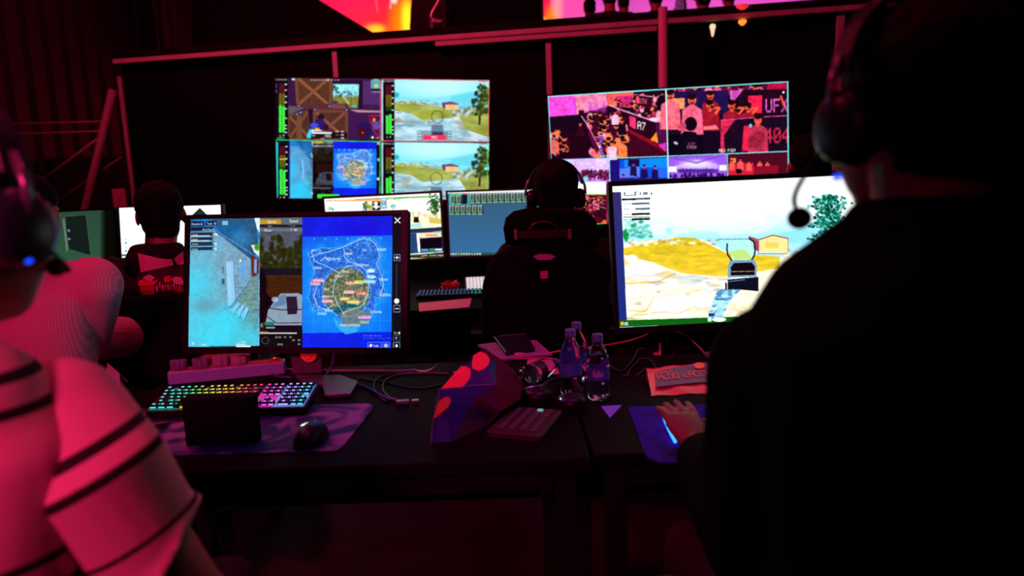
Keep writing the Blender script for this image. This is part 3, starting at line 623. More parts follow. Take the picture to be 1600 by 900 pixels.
def paint_tvr(c):
    W_ = 377.; sk = -.062
    A = mp(850, 140, 7.5)
    c.poly([(850, 140), (1045, 128), (1045, 250), (850, 262)], (.13, .02, .10))
    pink = (1, .30, .86)
    c.vgrad(150, (1, .30, .90), 185, (1, .42, .78), 0)
    c.poly(P(A, 50, 85, 740, 40, 740, 200, 420, 290, 290, 310, 60, 320), pink); c.poly(P(A, 360, 65, 740, 40, 740, 180, 380, 290), (1, .55, .68)); c.poly(P(A, 740, 40, 1050, 20, 1050, 210, 740, 190), (1, .38, .32)); c.poly(P(A, 840, 80, 1030, 70, 1060, 210, 860, 160), (.78, .14, .42))
    c.clip(P(A, 50, 85, 1050, 20, 1050, 210, 60, 320)); c.tex(.14, 36, 201); c.tex(.4, 20, 202, (.85, .2, .85), thr=.6); c.clip(None)
    c.line(P(A, 360, 70, 372, 290), .5, (.5, .05, .35)); c.line(P(A, 740, 40, 745, 190), .5, (.6, .1, .3))
    for x in (540, 610, 700): c.ell(*A(x, 200), 4, 10, (.85, .35, .85), .6, .7)
    c.poly(P(A, 60, 320, 300, 300, 470, 290, 500, 480, 260, 520, 80, 560), (.09, .015, .09)); c.rect(*A(405, 240), *A(470, 300), (.14, .02, .10)); c.poly(P(A, 60, 560, 280, 500, 540, 470, 640, 800, 90, 830), (.12, .01, .07))
    c.poly(P(A, 940, 240, 1430, 380, 1430, 760, 1000, 800, 640, 800, 480, 300), (.25, .02, .12))
    cols = [(.98, .35, .55), (.75, .12, .3), (.2, .03, .12), (1, .5, .3), (.1, .02, .1), (.95, .6, .75), (.5, .08, .3)]
    crowd(c, (*A(840, 110), *A(1400, 300)), 34, 12, cols, 2.6, (1, .5, .45)); crowd(c, (*A(1060, 40), *A(1420, 90)), 12, 13, cols, 2.4)
    crowd(c, (*A(500, 270), *A(900, 420)), 26, 14, cols, 3.1, (1, .55, .35)); crowd(c, (*A(560, 400), *A(980, 720)), 22, 15, cols, 4.4, (1, .5, .3)); crowd(c, (*A(90, 470), *A(280, 760)), 12, 16, cols, 5.0, (1, .45, .3)); crowd(c, (*A(640, 500), *A(720, 760)), 9, 19, [(.95, .7, .9), (.5, .3, .8)], 2.2, (.9, .6, .8))
    person2d(c, *A(425, 400), 5.5, (.2, .02, .08)); person2d(c, *A(835, 270), 5.2, (1, .72, .9), face=0); person2d(c, *A(915, 370), 6, (.1, .02, .08)); person2d(c, *A(1360, 215), 6.5, (1, .65, .75)); person2d(c, *A(795, 630), 7.5, (1, .75, .85), face=0); person2d(c, *A(920, 610), 7, (1, .5, .25)); person2d(c, *A(120, 560), 7, (.9, .4, .35)); person2d(c, *A(230, 690), 7.5, (.08, .01, .08))
    for q in (P(A, 435, 305, 520, 430, 650, 695),): c.line(q, 1.3, (1, .6, .85))
    c.poly(P(A, 520, 440, 650, 695, 620, 760, 520, 540), (.35, .04, .22))
    c.poly(P(A, 925, 245, 1335, 385, 1330, 620, 1200, 600, 985, 460), (.15, .02, .10)); c.poly(P(A, 985, 460, 1330, 622, 1430, 700, 1430, 740, 990, 500), (.55, .04, .12)); c.poly(P(A, 1330, 480, 1335, 620, 1245, 590), (1, .55, .12)); c.line(P(A, 760, 180, 925, 245, 1335, 388, 1330, 620), 1.3, (1, .75, .95))
    c.poly(P(A, 1000, 305, 1075, 330, 1075, 465, 1005, 430), (.95, .2, .42)); c.line(P(A, 1060, 60, 1280, 85, 1290, 60), .9, (1, .75, .9)); c.poly(P(A, 1065, 60, 1285, 90, 1250, 230, 1070, 170), (.22, .03, .12)); c.poly(P(A, 1300, 380, 1430, 390, 1430, 740, 1335, 620), (.3, .05, .25)); c.poly(P(A, 1360, 640, 1430, 620, 1430, 730, 1340, 650), (.9, .2, .8)); c.ell(*A(1390, 160), 10, 13, (.1, .01, .08), 1, .1); c.ell(*A(1290, 350), 8, 3, (.95, .8, .9))
    c.text('A7', *A(1095, 368), 12.5, (.95, .85, .85), w=13.5, sk=.22); c.text('UTV', *A(1112, 100), 8, (.98, .4, .5), w=13, sk=.1); c.rect(*A(1080, 80), *A(1115, 160), (1, .3, .45))
    # upper right tile
    Bq = mp(1035, 120, 7.2)
    c.poly([(1042, 135), (1234, 124), (1234, 238), (1042, 246)], (.11, .03, .13))
    c.poly(P(Bq, 50, 150, 1395, 70, 1395, 160, 50, 260), (.35, .04, .20)); crowd(c, (*Bq(150, 90), *Bq(1280, 130)), 20, 31, cols, 4, (1, .45, .4)); c.poly(P(Bq, 90, 170, 740, 150, 740, 420, 90, 420), (.12, .06, .28)); c.poly(P(Bq, 60, 245, 250, 240, 250, 360, 60, 360), (1, .6, .35)); c.poly(P(Bq, 1185, 85, 1395, 60, 1395, 140, 1190, 150), (.75, .05, .25))
    c.poly(P(Bq, 760, 155, 1395, 135, 1395, 435, 1130, 440, 800, 450), (.13, .02, .10)); c.poly(P(Bq, 770, 155, 905, 150, 800, 280, 770, 260), (.85, .3, .75)); c.line(P(Bq, 768, 150, 770, 250), 1, (1, .6, .9)); c.poly(P(Bq, 965, 215, 1122, 208, 1118, 408, 965, 405), (.95, .12, .30)); c.text('UFX', *Bq(1160, 250), 21, (.85, .35, .75), w=37, sk=-.03)
    for x, y, s in ((540, 210, 13), (535, 320, 14), (780, 320, 14), (965, 340, 12.5)): person2d(c, *Bq(x, y), s, (.62, .08, .16), (1, .38, .22))
    for x in (590, 860, 1010): c.line(P(Bq, x, 420, x + 60, 350, x - 60, 350), 3.2, (1, .4, .25)); c.ell(*Bq(x - 30, 340), 3, 2.4, (.15, .03, .1))
    c.poly(P(Bq, 460, 560, 600, 545, 640, 590, 460, 600), (1, .45, .5)); c.poly(P(Bq, 400, 600, 650, 610, 650, 860, 400, 860), (.08, .02, .12))
    c.poly(P(Bq, 645, 490, 1045, 455, 1395, 435, 1395, 840, 645, 870), (.10, .03, .12)); c.poly(P(Bq, 655, 490, 820, 480, 690, 660, 700, 860, 655, 860), (.85, .14, .32)); c.line(P(Bq, 655, 490, 1040, 458), .9, (1, .4, .8)); c.line(P(Bq, 1140, 450, 1395, 438), .9, (1, .4, .55)); c.poly(P(Bq, 915, 555, 1000, 550, 1000, 830, 895, 835), (.92, .12, .30)); c.text('404', *Bq(1155, 575), 24, (.80, .15, .28), w=40, sk=-.02)
    person2d(c, *Bq(1075, 480), 15, (.75, .18, .30), (1, .35, .3), face=0); c.poly(P(Bq, 970, 700, 1080, 600, 1160, 640, 1150, 740, 1040, 810, 980, 800), (.62, .12, .24)); c.ell(*Bq(992, 550), 2.2, 3, (.6, .9, 1)); c.line(P(Bq, 1330, 210, 1370, 330, 1395, 340), 3, (1, .3, .25)); c.ell(*Bq(1362, 175), 1.5, 2, WH)
    person2d(c, *Bq(90, 205), 15, (1, .42, .50), (.95, .40, .35)); person2d(c, *Bq(335, 260), 16, (1, .40, .55), (.98, .38, .30)); c.ell(*Bq(290, 380), 4, 5, (1, .3, .3)); c.poly(P(Bq, 260, 345, 330, 330, 350, 430, 280, 430), (1, .35, .5))
    c.poly(P(Bq, 62, 650, 460, 650, 460, 870, 62, 880), (.03, .02, .08)); c.poly(P(Bq, 150, 860, 170, 680, 250, 610, 370, 620, 440, 720, 460, 860), (.05, .02, .09)); c.ell(*Bq(318, 530), 10, 11, (.06, .015, .06), 1, .08); c.ell(*Bq(238, 560), 4, 7, (.8, .3, .5)); c.ell(*Bq(195, 560), 3, 7, (.9, .3, .35)); c.ell(*Bq(150, 745), 3.4, 1.8, (.95, .85, .95), 1, .2, .4)
    c.text('EVEN', *Bq(292, 740), 2.4, (.85, .4, .6), w=11); c.text('CREW', *Bq(275, 770), 5, (.85, .45, .65), w=15, sk=.03); c.text('ME1 PGM', *Bq(636, 815), 4.6, WH, w=26, sk=-.03)
    c.text('ME1 PVW', *A(665, 770), 4.2, WH, w=27, sk=-.03)
    c.clip([(1042, 136), (1231, 125), (1231, 238), (1042, 248)]); c.tex(.32, 12, 220); c.clip([(857, 151), (1040, 139), (1040, 248), (857, 262)]); c.tex(.3, 11, 221); c.clip(None)
    # small tiles
    Cc = mp(855, 235, 4.156)
    c.poly(P(Cc, 20, 60, 405, 45, 405, 300, 20, 300), (.75, .35, .85)); c.poly(P(Cc, 25, 70, 400, 55, 400, 125, 25, 140), (.88, .72, .98)); c.clip(P(Cc, 25, 60, 405, 50, 405, 200, 25, 200)); c.tex(.5, 18, 203, (1, .97, 1), thr=.5)
    for k in range(6): c.line(P(Cc, 30 + k * 40, 65, 170, 130), .6, (.6, .3, .8), .7)
    crowd(c, (*Cc(215, 125), *Cc(400, 175)), 100, 41, [(.2, .02, .15), (.6, .1, .4), (.1, .02, .1)], 1.3, (.9, .3, .5)); c.rect(*Cc(30, 140), *Cc(215, 200), (.5, .12, .55)); c.ell(*Cc(160, 125), 3, 4, (.95, .9, 1)); c.ell(*Cc(250, 185), 4.5, 4, (.5, .85, 1)); c.clip(None)
    c.rect(*Cc(20, 205), *Cc(382, 285), (.97, 1, 1)); c.rect(*Cc(225, 280), *Cc(382, 288), (.75, .95, .5)); c.line(P(Cc, 25, 205, 382, 203), .8, (.5, .95, 1))
    # lower row: two rows again of the same pictures
    c.poly(P(Cc, 20, 290, 385, 288, 385, 480, 20, 480), (.35, .02, .10)); crowd(c, (*Cc(240, 290), *Cc(380, 350)), 40, 42, cols, 1.9); crowd(c, (*Cc(240, 350), *Cc(300, 460)), 16, 44, cols, 2.6, (1, .5, .3)); c.poly(P(Cc, 290, 350, 380, 380, 380, 450, 300, 420), (.2, .02, .1)); c.poly(P(Cc, 295, 355, 315, 362, 315, 395, 297, 388), (1, .2, .35)); c.text('A7', *Cc(320, 368), 4, WH, w=5, sk=.2); c.line(P(Cc, 285, 345, 382, 378), .6, (1, .7, .9)); c.poly(P(Cc, 370, 450, 385, 455, 385, 475, 350, 470), (1, .4, .15))
    c.rect(*Cc(20, 474), *Cc(390, 488), (.2, .95, .3)); c.poly(P(Cc, 385, 210, 1560, 190, 1560, 480, 385, 480), (.45, .1, .3)); crowd(c, (*Cc(400, 250), *Cc(1500, 440)), 200, 45, cols, 2.4)
    c.poly(P(Cc, 405, 62, 780, 45, 780, 185, 405, 200), (.05, .30, .85)); c.poly(P(Cc, 405, 65, 470, 62, 470, 190, 405, 195), (.12, .05, .45)); c.poly(P(Cc, 470, 120, 600, 105, 600, 170, 470, 180), (.35, .5, 1)); c.poly(P(Cc, 700, 100, 780, 95, 780, 175, 700, 180), (.15, .4, 1)); c.poly(P(Cc, 500, 62, 780, 48, 780, 110, 500, 110), (.04, .55, .95)); c.rect(*Cc(525, 58), *Cc(600, 105), (.08, .05, .25))
    for x, y, s in ((560, 90, 5), (630, 105, 5.5), (700, 110, 5), (495, 165, 5), (575, 170, 5), (650, 178, 4)): person2d(c, *Cc(x, y), s, (.10, .06, .32), (.75, .25, .65), (.03, .02, .12), 0)
    c.rect(*Cc(420, 180), *Cc(780, 200), (.12, .08, .4)); 
    c.poly(P(Cc, 788, 45, 1165, 25, 1165, 165, 788, 185), (.62, .35, .95)); c.poly(P(Cc, 830, 100, 980, 60, 1110, 90, 1110, 140, 830, 150), (.80, .65, 1)); c.ell(*Cc(970, 85), 22, 6, (.95, .9, 1), .9, .7)
    for k in range(11): c.line([Cc(790 + k * 37, 48 - k * 2), Cc(970, 85)], .7, (.38, .15, .75), .8)
    for k in range(40): rs = random.Random(k); c.rect(*Cc(860 + k * 5.5, 110 + rs.random() * 20), *Cc(863 + k * 5.5, 140), (.25, .08, .6), .9)
    c.rect(*Cc(845, 120), *Cc(1110, 148), (.22, .08, .55), .75); c.rect(*Cc(850, 148), *Cc(1100, 170), (.8, .4, 1), .5); c.rect(*Cc(790, 105), *Cc(838, 140), WH); c.rect(*Cc(1118, 95), *Cc(1165, 130), WH); crowd(c, (*Cc(800, 150), *Cc(1150, 165)), 40, 47, [(.12, .04, .35), (.3, .1, .5)], 1.6, (.3, .1, .5), (.08, .02, .2))
    c.poly(P(Cc, 1175, 25, 1560, 5, 1560, 150, 1175, 165), (.30, .03, .12)); c.rect(*Cc(1190, 50), *Cc(1225, 80), (1, .5, .3)); c.poly(P(Cc, 1175, 85, 1340, 80, 1340, 160, 1175, 160), (.8, .12, .22))
    for x, y, s in ((1200, 70, 4), (1255, 60, 4.5), (1310, 75, 4), (1380, 70, 4), (1430, 75, 3.6)): person2d(c, *Cc(x, y), s, (1, .35, .35), (1, .4, .25))
    c.poly(P(Cc, 1340, 105, 1500, 95, 1500, 150, 1340, 158), (.55, .05, .15)); c.ell(*Cc(1245, 135), 5, 4, (.05, .01, .04))
    # cyan rules between the tiles
    cy = (.55, .95, 1); wv = 1.3
    c.line([(856, 151), (1232, 127.6)], 1.5, cy); c.line([(856.2, 150), (862, 270)], 1.6, cy); c.line([(862, 270), (866, 352)], 1.3, cy); c.line([(1230.6, 127.6), (1232.4, 335)], 1.6, cy)
    c.line(P(Cc, 20, 66, 780, 38, 1510, 8, 1560, 6), wv, cy); c.line([(1040.5, 139), (1044.6, 278)], 1.8, (.85, .97, 1)); c.line(P(Cc, 403, 52, 410, 290), wv, cy); c.line(P(Cc, 1169, 22, 1172, 165, 1175, 300), wv, cy); c.line(P(Cc, 780, 40, 788, 300), wv, cy)

def paint_right(c):
    E = mp(930, 260, 3.3325)
    c.rect(940, 255, 1370, 520, (1, 1, 1))
    c.vgrad(335, (.97, 1, 1), 378, (.62, .90, 1.0), .9, -.04, 955)
    c.clip([(950, 280), (1365, 262), (1365, 400), (950, 410)]); c.tex(.5, 60, 301, (1, 1, 1), sx=3, thr=.45); c.clip(None)
    c.poly(P(E, 640, 375, 860, 350, 1230, 330, 1420, 340, 1420, 470, 640, 450), (.66, .92, 1), .75); c.poly(P(E, 960, 350, 1200, 300, 1420, 310, 1420, 400, 960, 400), (.5, .88, 1), .6)
    c.poly(P(E, 150, 400, 300, 385, 420, 370, 520, 372, 640, 420, 720, 470, 900, 480, 1000, 470, 1420, 440, 1420, 830, 150, 830), (1, .97, .86))
    c.clip(P(E, 150, 425, 390, 378, 420, 370, 520, 372, 680, 450, 960, 470, 960, 530, 660, 575, 440, 555, 300, 500, 150, 460)); c.vgrad(370, (.84, .74, .12), 430, (.96, .80, .20)); c.tex(.16, 10, 302, sx=3); c.tex(.4, 14, 303, (.72, .66, .12), sx=4, thr=.58); c.clip(None)
    c.clip(P(E, 150, 460, 300, 498, 450, 555, 600, 575, 700, 560, 860, 580, 1420, 540, 1420, 830, 150, 830)); c.tex(.8, 44, 304, (1, 1, .97), sx=2, thr=.42); c.tex(.6, 34, 305, (.90, .76, .42), sx=3, thr=.55); c.tex(.6, 20, 307, (.62, .56, .52), sx=4, thr=.60); c.tex(.5, 50, 308, (.72, .80, .90), sx=2, thr=.62); c.clip(None)
    for x, y, rx, ry in ((250, 540, 55, 16), (400, 720, 60, 22), (560, 700, 45, 20), (200, 660, 30, 14)): c.ell(*E(x, y), rx / 2, ry / 2 + 3, (1, 1, .97), .95, .6); c.line(P(E, x - rx, y + ry * 1.6, x + rx * .6, y + ry * 2.2, x + rx * 1.5, y + ry), .9, (.75, .62, .35), .55)
    c.ell(*E(190, 480), 9, 6, (1, 1, .98), 1, .3); c.line(P(E, 160, 610, 330, 600, 420, 555), 2.2, (.85, .66, .2), .6); c.line(P(E, 170, 750, 260, 755, 300, 700), 2.2, (.80, .66, .15), .5)
    rs = random.Random(8)
    for k in range(60): c.ell(*E(rs.uniform(150, 640), 395 + rs.uniform(-12, 14)), 3, 1.8, rs.choice(((1, 1, .95), (.9, .85, .65), (.7, .55, .4))), .7, .5)
    for k in range(60): c.ell(*E(rs.uniform(950, 1400), 470 + rs.uniform(-35, 40)), 5, 3, rs.choice(((1, 1, .97), (.7, .6, .4), (.95, .9, .75), (.4, .35, .25))), .7, .5)
    for k in range(60): c.ell(*E(rs.uniform(150, 290), rs.uniform(280, 370) if k % 3 else rs.uniform(300, 390)), 3.5, 2.4, rs.choice(((.35, .78, .72), (.1, .6, .45), (.65, .93, .9))), .75, .5)
    for k in range(14): c.ell(*E(158 + rs.uniform(-10, 12), 350 + rs.uniform(-25, 35)), 2.5, 3, (.05, .55, .25), .8, .4)
    c.ell(*E(385, 335), 5, 5, (.6, .93, .92), .8, .6)
    # red-roofed house
    c.poly(P(E, 798, 368, 855, 388, 855, 445, 815, 425), (.62, .25, .40)); c.poly(P(E, 852, 388, 925, 358, 1005, 380, 1005, 445, 852, 450), (.99, .90, .58)); c.line(P(E, 798, 366, 852, 382, 925, 358, 1007, 376), 1.6, (.62, .24, .10)); c.line(P(E, 1004, 378, 1004, 440), 1, (.75, .35, .1)); c.rect(*E(885, 395), *E(955, 425), (1, .78, .3), .7); c.line(P(E, 845, 455, 1000, 455), 1.3, (.8, .45, .35)); c.line(P(E, 852, 388, 852, 448), .9, (.7, .3, .2))
    # tree behind the microphone
    c.line(P(E, 1215, 430, 1222, 300, 1215, 180), 3, (.1, .2, .2))
    for k in range(900):
        t = rs.random(); x = 1215 + rs.gauss(0, 26 + 24 * math.sin(t * 9) ** 2); y = 150 + 265 * t
        c.ell(*E(x, y), 2.2, 1.9, rs.choice(((.01, .28, .16), (.03, .42, .26), (.01, .16, .12), (.08, .55, .48), (.5, .9, .95))), .85, .4)
    # sight
    cx, cy = E(760, 425); rx = 20; 
    c.poly(P(E, 690, 400, 720, 378, 800, 376, 828, 400, 820, 470, 790, 490, 715, 485), (.70, .95, .90), .9); c.poly(P(E, 700, 440, 790, 430, 815, 480, 730, 485), (.75, .85, .25), .6); c.line(P(E, 770, 420, 800, 450, 815, 470), .8, (.9, 1, 1)); c.line(P(E, 640, 380, 800, 378), 1.0, (.15, .45, .55))
    for q in (P(E, 688, 400, 686, 430, 690, 460, 712, 492), P(E, 800, 375, 826, 392, 834, 430, 828, 465, 812, 492)): c.line(q, 2.2, (.03, .04, .06))
    c.poly(P(E, 700, 490, 830, 486, 842, 520, 840, 575, 690, 578, 692, 520), (.45, .62, .75)); c.poly(P(E, 722, 503, 815, 500, 832, 522, 830, 565, 706, 568, 706, 525), (.04, .03, .05)); c.line(P(E, 706, 548, 830, 546), 1, (.9, .55, .4)); c.poly(P(E, 690, 590, 850, 575, 850, 650, 740, 640, 712, 640, 712, 672, 690, 672, 690, 640), (.04, .05, .12)); c.rect(*E(677, 605), *E(686, 640), (.05, .05, .1)); c.line(P(E, 695, 600, 780, 590), .8, (.5, .7, .9))
    c.clip(P(E, 640, 640, 760, 640, 700, 700, 660, 790, 590, 790, 610, 700)); c.rect(*E(580, 630), *E(790, 800), (.55, .88, .97), .7); c.tex(.8, 12, 306, (.2, .45, .75), sx=2, thr=.56); c.clip(None); c.rect(*E(625, 685), *E(680, 697), (.35, .5, .6)); c.rect(*E(600, 735), *E(635, 745), (.9, 1, 1)); c.rect(*E(590, 765), *E(620, 780), (.1, .2, .5))
    # window chrome: left strip, player list, task bar
    c.poly([(950, 300.5), (970.2, 300), (979.5, 505), (958, 506)], (.16, .17, .46)); c.vgrad(300, (.20, .16, .38), 500, (.10, .18, .52), 0)
    c.clip([(950, 300.5), (970.2, 300), (979.5, 505), (958, 506)]); c.vgrad(300, (.20, .17, .40), 505, (.08, .17, .50)); c.clip(None)
    c.poly([(940, 288), (1370, 268), (1370, 262), (940, 270)], (1, 1, 1))
    for i, (x0, x1) in enumerate(((190, 283), (210, 285), (190, 285), (190, 285))):
        y = 190 + i * 27; c.rect(*E(x0, y), *E(x1, y + 10), (.33, .40, .52) if i < 2 else (.05, .10, .08), 1, -.03); text_row(c, *E(150, y), 7, 3, 11, 60 + i, -.03, (.55, .6, .65))
    c.rect(*E(138, 168), *E(285, 178), (.06, .05, .07), 1, -.04); c.text('Eliminations 0', *E(212, 164), 3.4, (.85, .85, .88), w=20, sk=-.04); c.rect(*E(148, 150), *E(215, 154), (.35, .36, .4), 1, -.04)
    for x in (150, 205, 232, 250, 262, 290): c.rect(*E(x, 135), *E(x + 6, 148), (.25, .26, .3))
    c.rect(*E(252, 134), *E(275, 146), (.3, .33, .4), .6); c.rect(*E(204, 132), *E(218, 136), (.3, .3, .35)); c.rect(*E(146, 262), *E(285, 266), (.1, .3, .1), .8)
    c.poly(P(E, 110, 803, 600, 787, 1430, 760, 1430, 800, 640, 815, 120, 837), (.05, .36, .06)); c.rect(*E(165, 795), *E(600, 799), (.7, .9, .8), .7, -.033)
    c.ell(*E(140, 819), 2.8, 3.2, (1, .55, .12)); c.ell(*E(143, 816), 1.4, 1.5, (.9, .9, .3)); c.rect(*E(152, 812), *E(170, 817), WH); c.rect(*E(152, 821), *E(172, 826), WH); c.rect(*E(586, 787), *E(606, 808), (.8, .98, .95)); c.ell(*E(645, 797), 11, 3.6, (.97, 1, 1), 1, .05)

def paint_ma(c):
    G = mp(500, 290, 7.5)
    c.rect(500, 290, 700, 420, (1, 1, .97)); c.vgrad(315, (1, 1, .98), 330, (1, .98, .93), 1)
    c.poly(P(G, 60, 150, 1395, 85, 1395, 110, 60, 178), WH)
    for i, x in enumerate((80, 110, 160, 220, 285, 335)): c.rect(*G(x, 172 - i * 1.5), *G(x + 22, 180 - i * 1.5), (.25, .15, .1))
    c.poly(P(G, 60, 178, 710, 150, 710, 182, 60, 185), (1, .70, .32)); c.line(P(G, 400, 163, 1390, 118), .7, (.15, .12, .1)); c.poly(P(G, 710, 150, 1180, 128, 1390, 118, 1390, 135, 1000, 150, 860, 165, 790, 165), (.30, .80, .30)); c.poly(P(G, 800, 150, 860, 148, 860, 165, 800, 168), (1, .8, .6))
    for x in (1180, 1240, 1290, 1340): c.rect(*G(x, 122), *G(x + 25, 128), (.6, .7, .5))
    c.poly(P(G, 712, 150, 780, 146, 790, 270, 712, 275), (.50, .72, .78)); c.rect(*G(722, 160), *G(772, 172), WH); c.rect(*G(722, 185), *G(768, 215), (.3, .5, .55)); c.rect(*G(733, 190), *G(757, 205), (.9, .97, 1)); c.rect(*G(722, 235), *G(770, 245), (.9, .97, 1))
    c.rect(*G(612, 185), *G(708, 290), (.05, .08, .08)); c.rect(*G(612, 183), *G(708, 192), (.5, .15, .1)); c.ell(*G(655, 208), 3.2, 2.6, WH); c.rect(*G(645, 215), *G(668, 275), WH); c.rect(*G(620, 238), *G(698, 258), WH)
    rs = random.Random(4)
    def bush(x, y, w_, h_, n, cs=((.1, .4, .3), (.35, .55, .2), (.1, .25, .2))):
        for k in range(n): c.ell(*G(x + rs.gauss(0, w_), y + rs.gauss(0, h_)), 1.7, 1.6, rs.choice(cs), .8, .4)
    bush(535, 235, 12, 22, 26); bush(580, 250, 16, 18, 22, ((.75, .7, .3), (.5, .6, .2))); bush(120, 270, 14, 10, 12, ((.3, .7, .65), (.6, .9, .85))); bush(850, 240, 14, 12, 14, ((.35, .65, .5), (.6, .85, .75)))
    c.poly(P(G, 1050, 320, 1150, 310, 1300, 350, 1420, 360, 1425, 480, 1050, 500), (.96, .94, .80)); c.clip(P(G, 1050, 310, 1430, 340, 1430, 490, 1050, 505)); c.tex(.5, 12, 401, (.85, .75, .35), sx=2, thr=.5); c.tex(.6, 14, 402, (1, 1, .95), sx=2, thr=.5); c.clip(None); c.poly(P(G, 1270, 370, 1425, 390, 1425, 450, 1290, 440), (.80, .72, .25), .8)
    c.line(P(G, 1365, 380, 1360, 270), 1.1, (.3, .3, .25)); bush(1345, 220, 34, 44, 100, ((.10, .35, .15), (.35, .60, .15), (.05, .2, .12)))
    c.line(P(G, 1095, 300, 1085, 330, 1100, 370), .7, (.4, .4, .4)); c.line(P(G, 1155, 300, 1160, 330, 1150, 370), .7, (.4, .4, .4)); c.poly(P(G, 1100, 370, 1152, 365, 1162, 430, 1096, 435), (.06, .06, .09)); c.poly(P(G, 1060, 450, 1190, 440, 1200, 495, 1060, 500), (.65, .88, .9), .8)
    c.poly(P(G, 1050, 510, 1425, 485, 1430, 560, 1050, 570), (.14, .16, .24)); c.poly(P(G, 1050, 550, 1425, 540, 1450, 790, 1050, 800), (.12, .26, .44)); c.line(P(G, 1055, 560, 1180, 555), .5, (.3, .8, .5))
    c.poly(P(G, 1130, 560, 1160, 558, 1175, 780, 1150, 780), WH); c.poly(P(G, 1160, 555, 1420, 545, 1425, 600, 1170, 615), (.98, .88, .75)); c.rect(*G(1240, 572), *G(1380, 590), (.95, .5, .25)); c.poly(P(G, 1172, 625, 1425, 600, 1435, 735, 1180, 745), (.03, .01, .07)); c.poly(P(G, 1320, 540, 1425, 530, 1425, 560, 1320, 560), (.6, .85, .9), .8)
    c.rect(*G(1190, 742), *G(1265, 768), (.35, .6, .85)); c.rect(*G(1280, 738), *G(1335, 764), (.25, .65, .25)); c.rect(*G(1345, 738), *G(1430, 760), (.8, .9, .95)); c.line(P(G, 1050, 803, 1450, 775), 1.2, (.85, .95, .9)); c.poly(P(G, 1050, 812, 1455, 785, 1455, 850, 1050, 850), (.16, .24, .12)); c.rect(*G(1190, 815), *G(1210, 835), (1, .5, .15))
    for x in (1220, 1240, 1290, 1320, 1345, 1385, 1405, 1430): c.rect(*G(x, 812), *G(x + 14, 824), (.85, .85, .8))

def paint_mb(c):
    G = mp(690, 285, 7.2)
    c.rect(690, 285, 900, 410, (.22, .44, .62)); c.vgrad(300, (.24, .38, .50), 400, (.22, .46, .68)); c.poly(P(G, 70, 100, 1500, 70, 1500, 112, 70, 128), WH)
    def tile(x, y, hh, on=True):
        c.rect(*G(x, y), *G(x + 50, y + hh), (.62, .72, .70)); c.rect(*G(x + 12, y + 8), *G(x + 26, y + hh * .7), (.10, .14, .16)); c.rect(*G(x + 30, y + 20), *G(x + 48, y + hh * .75), (.42, .46, .50)); c.rect(*G(x, y + hh * .3), *G(x + 10, y + hh * .8), (.5, .8, .3)); c.rect(*G(x, y + hh - 24), *G(x + 52, y + hh - 14), (.08, .1, .1)); c.rect(*G(x + 2, y + hh - 14), *G(x + 16, y + hh), (.4, .95, .4)); c.rect(*G(x + 34, y + hh - 14), *G(x + 48, y + hh), (.6, .95, .6) if on else (.5, .8, 1)); c.rect(*G(x + 50, y + 6), *G(x + 62, y + hh), (.05, .08, .16)); c.rect(*G(x + 4, y + 14), *G(x + 20, y + 20), WH)
    c.rect(*G(85, 122), *G(310, 246), (.25, .75, .75)); c.rect(*G(100, 125), *G(235, 135), (.4, .9, .3)); c.rect(*G(235, 122), *G(295, 135), (1, .2, .15)); c.rect(*G(230, 138), *G(290, 242), (.06, .07, .14))
    for x in (100, 165): tile(x, 140, 105)
    for i in range(19): tile(318 + i * 66, 122 - i * 1.5, 112, i % 3)
    for i in range(6): tile(88 + i * 64, 254, 108, i % 2)
    c.poly(P(G, 84, 790, 1500, 795, 1500, 835, 84, 825), (.20, .30, .26)); 
    for i in range(12): c.rect(*G(92 + i * 30, 795), *G(112 + i * 30, 815), ((.85, .9, .85), (.9, .9, .9), (.6, .9, 1), (1, .6, .5), (.5, .9, .6))[i % 5])

def paint_lw(c):
    c.rect(150, 300, 380, 430, (1, 1, .98)); J = mp(0, 250, 2.9025)
    c.rect(*J(541, 434), *J(1010, 450), (.75, .95, 1)); c.rect(*J(541, 428), *J(1010, 434), (.02, .03, .05))
    for k, y in enumerate((360, 376, 397, 413)): c.ell(*J(571, y), 1.8, 1.6, ((.4, .85, .8), (.1, .5, .4))[k % 2], .9)
    c.poly(P(J, 872, 250, 906, 217, 940, 250, 940, 420, 872, 420), (.03, .06, .06)); c.poly(P(J, 880, 250, 906, 224, 932, 250), (.10, .16, .15))
def paint_lg(c):
    c.rect(40, 310, 200, 430, (.17, .30, .24)); c.vgrad(325, (.20, .34, .27), 420, (.22, .40, .30)); J = mp(0, 250, 2.9025)
    c.poly(P(J, 298, 255, 390, 250, 412, 432, 305, 400), (.09, .14, .13)); c.poly(P(J, 283, 270, 292, 262, 312, 400, 300, 420), (.45, .62, .52), .8); c.line(P(J, 298, 255, 390, 250, 412, 432), .7, (.35, .50, .42))
    for k in range(30): c.rect(155 + k, 325, 156.2 + k, 430, (0.03, .05, .02), min(1, k / 10))
    c.ell(*J(312, 320), 2, 2, (.8, .6, 1), .9, .5); c.ell(*J(313, 358), 2.4, 1.6, (.8, .6, 1), .9, .5)
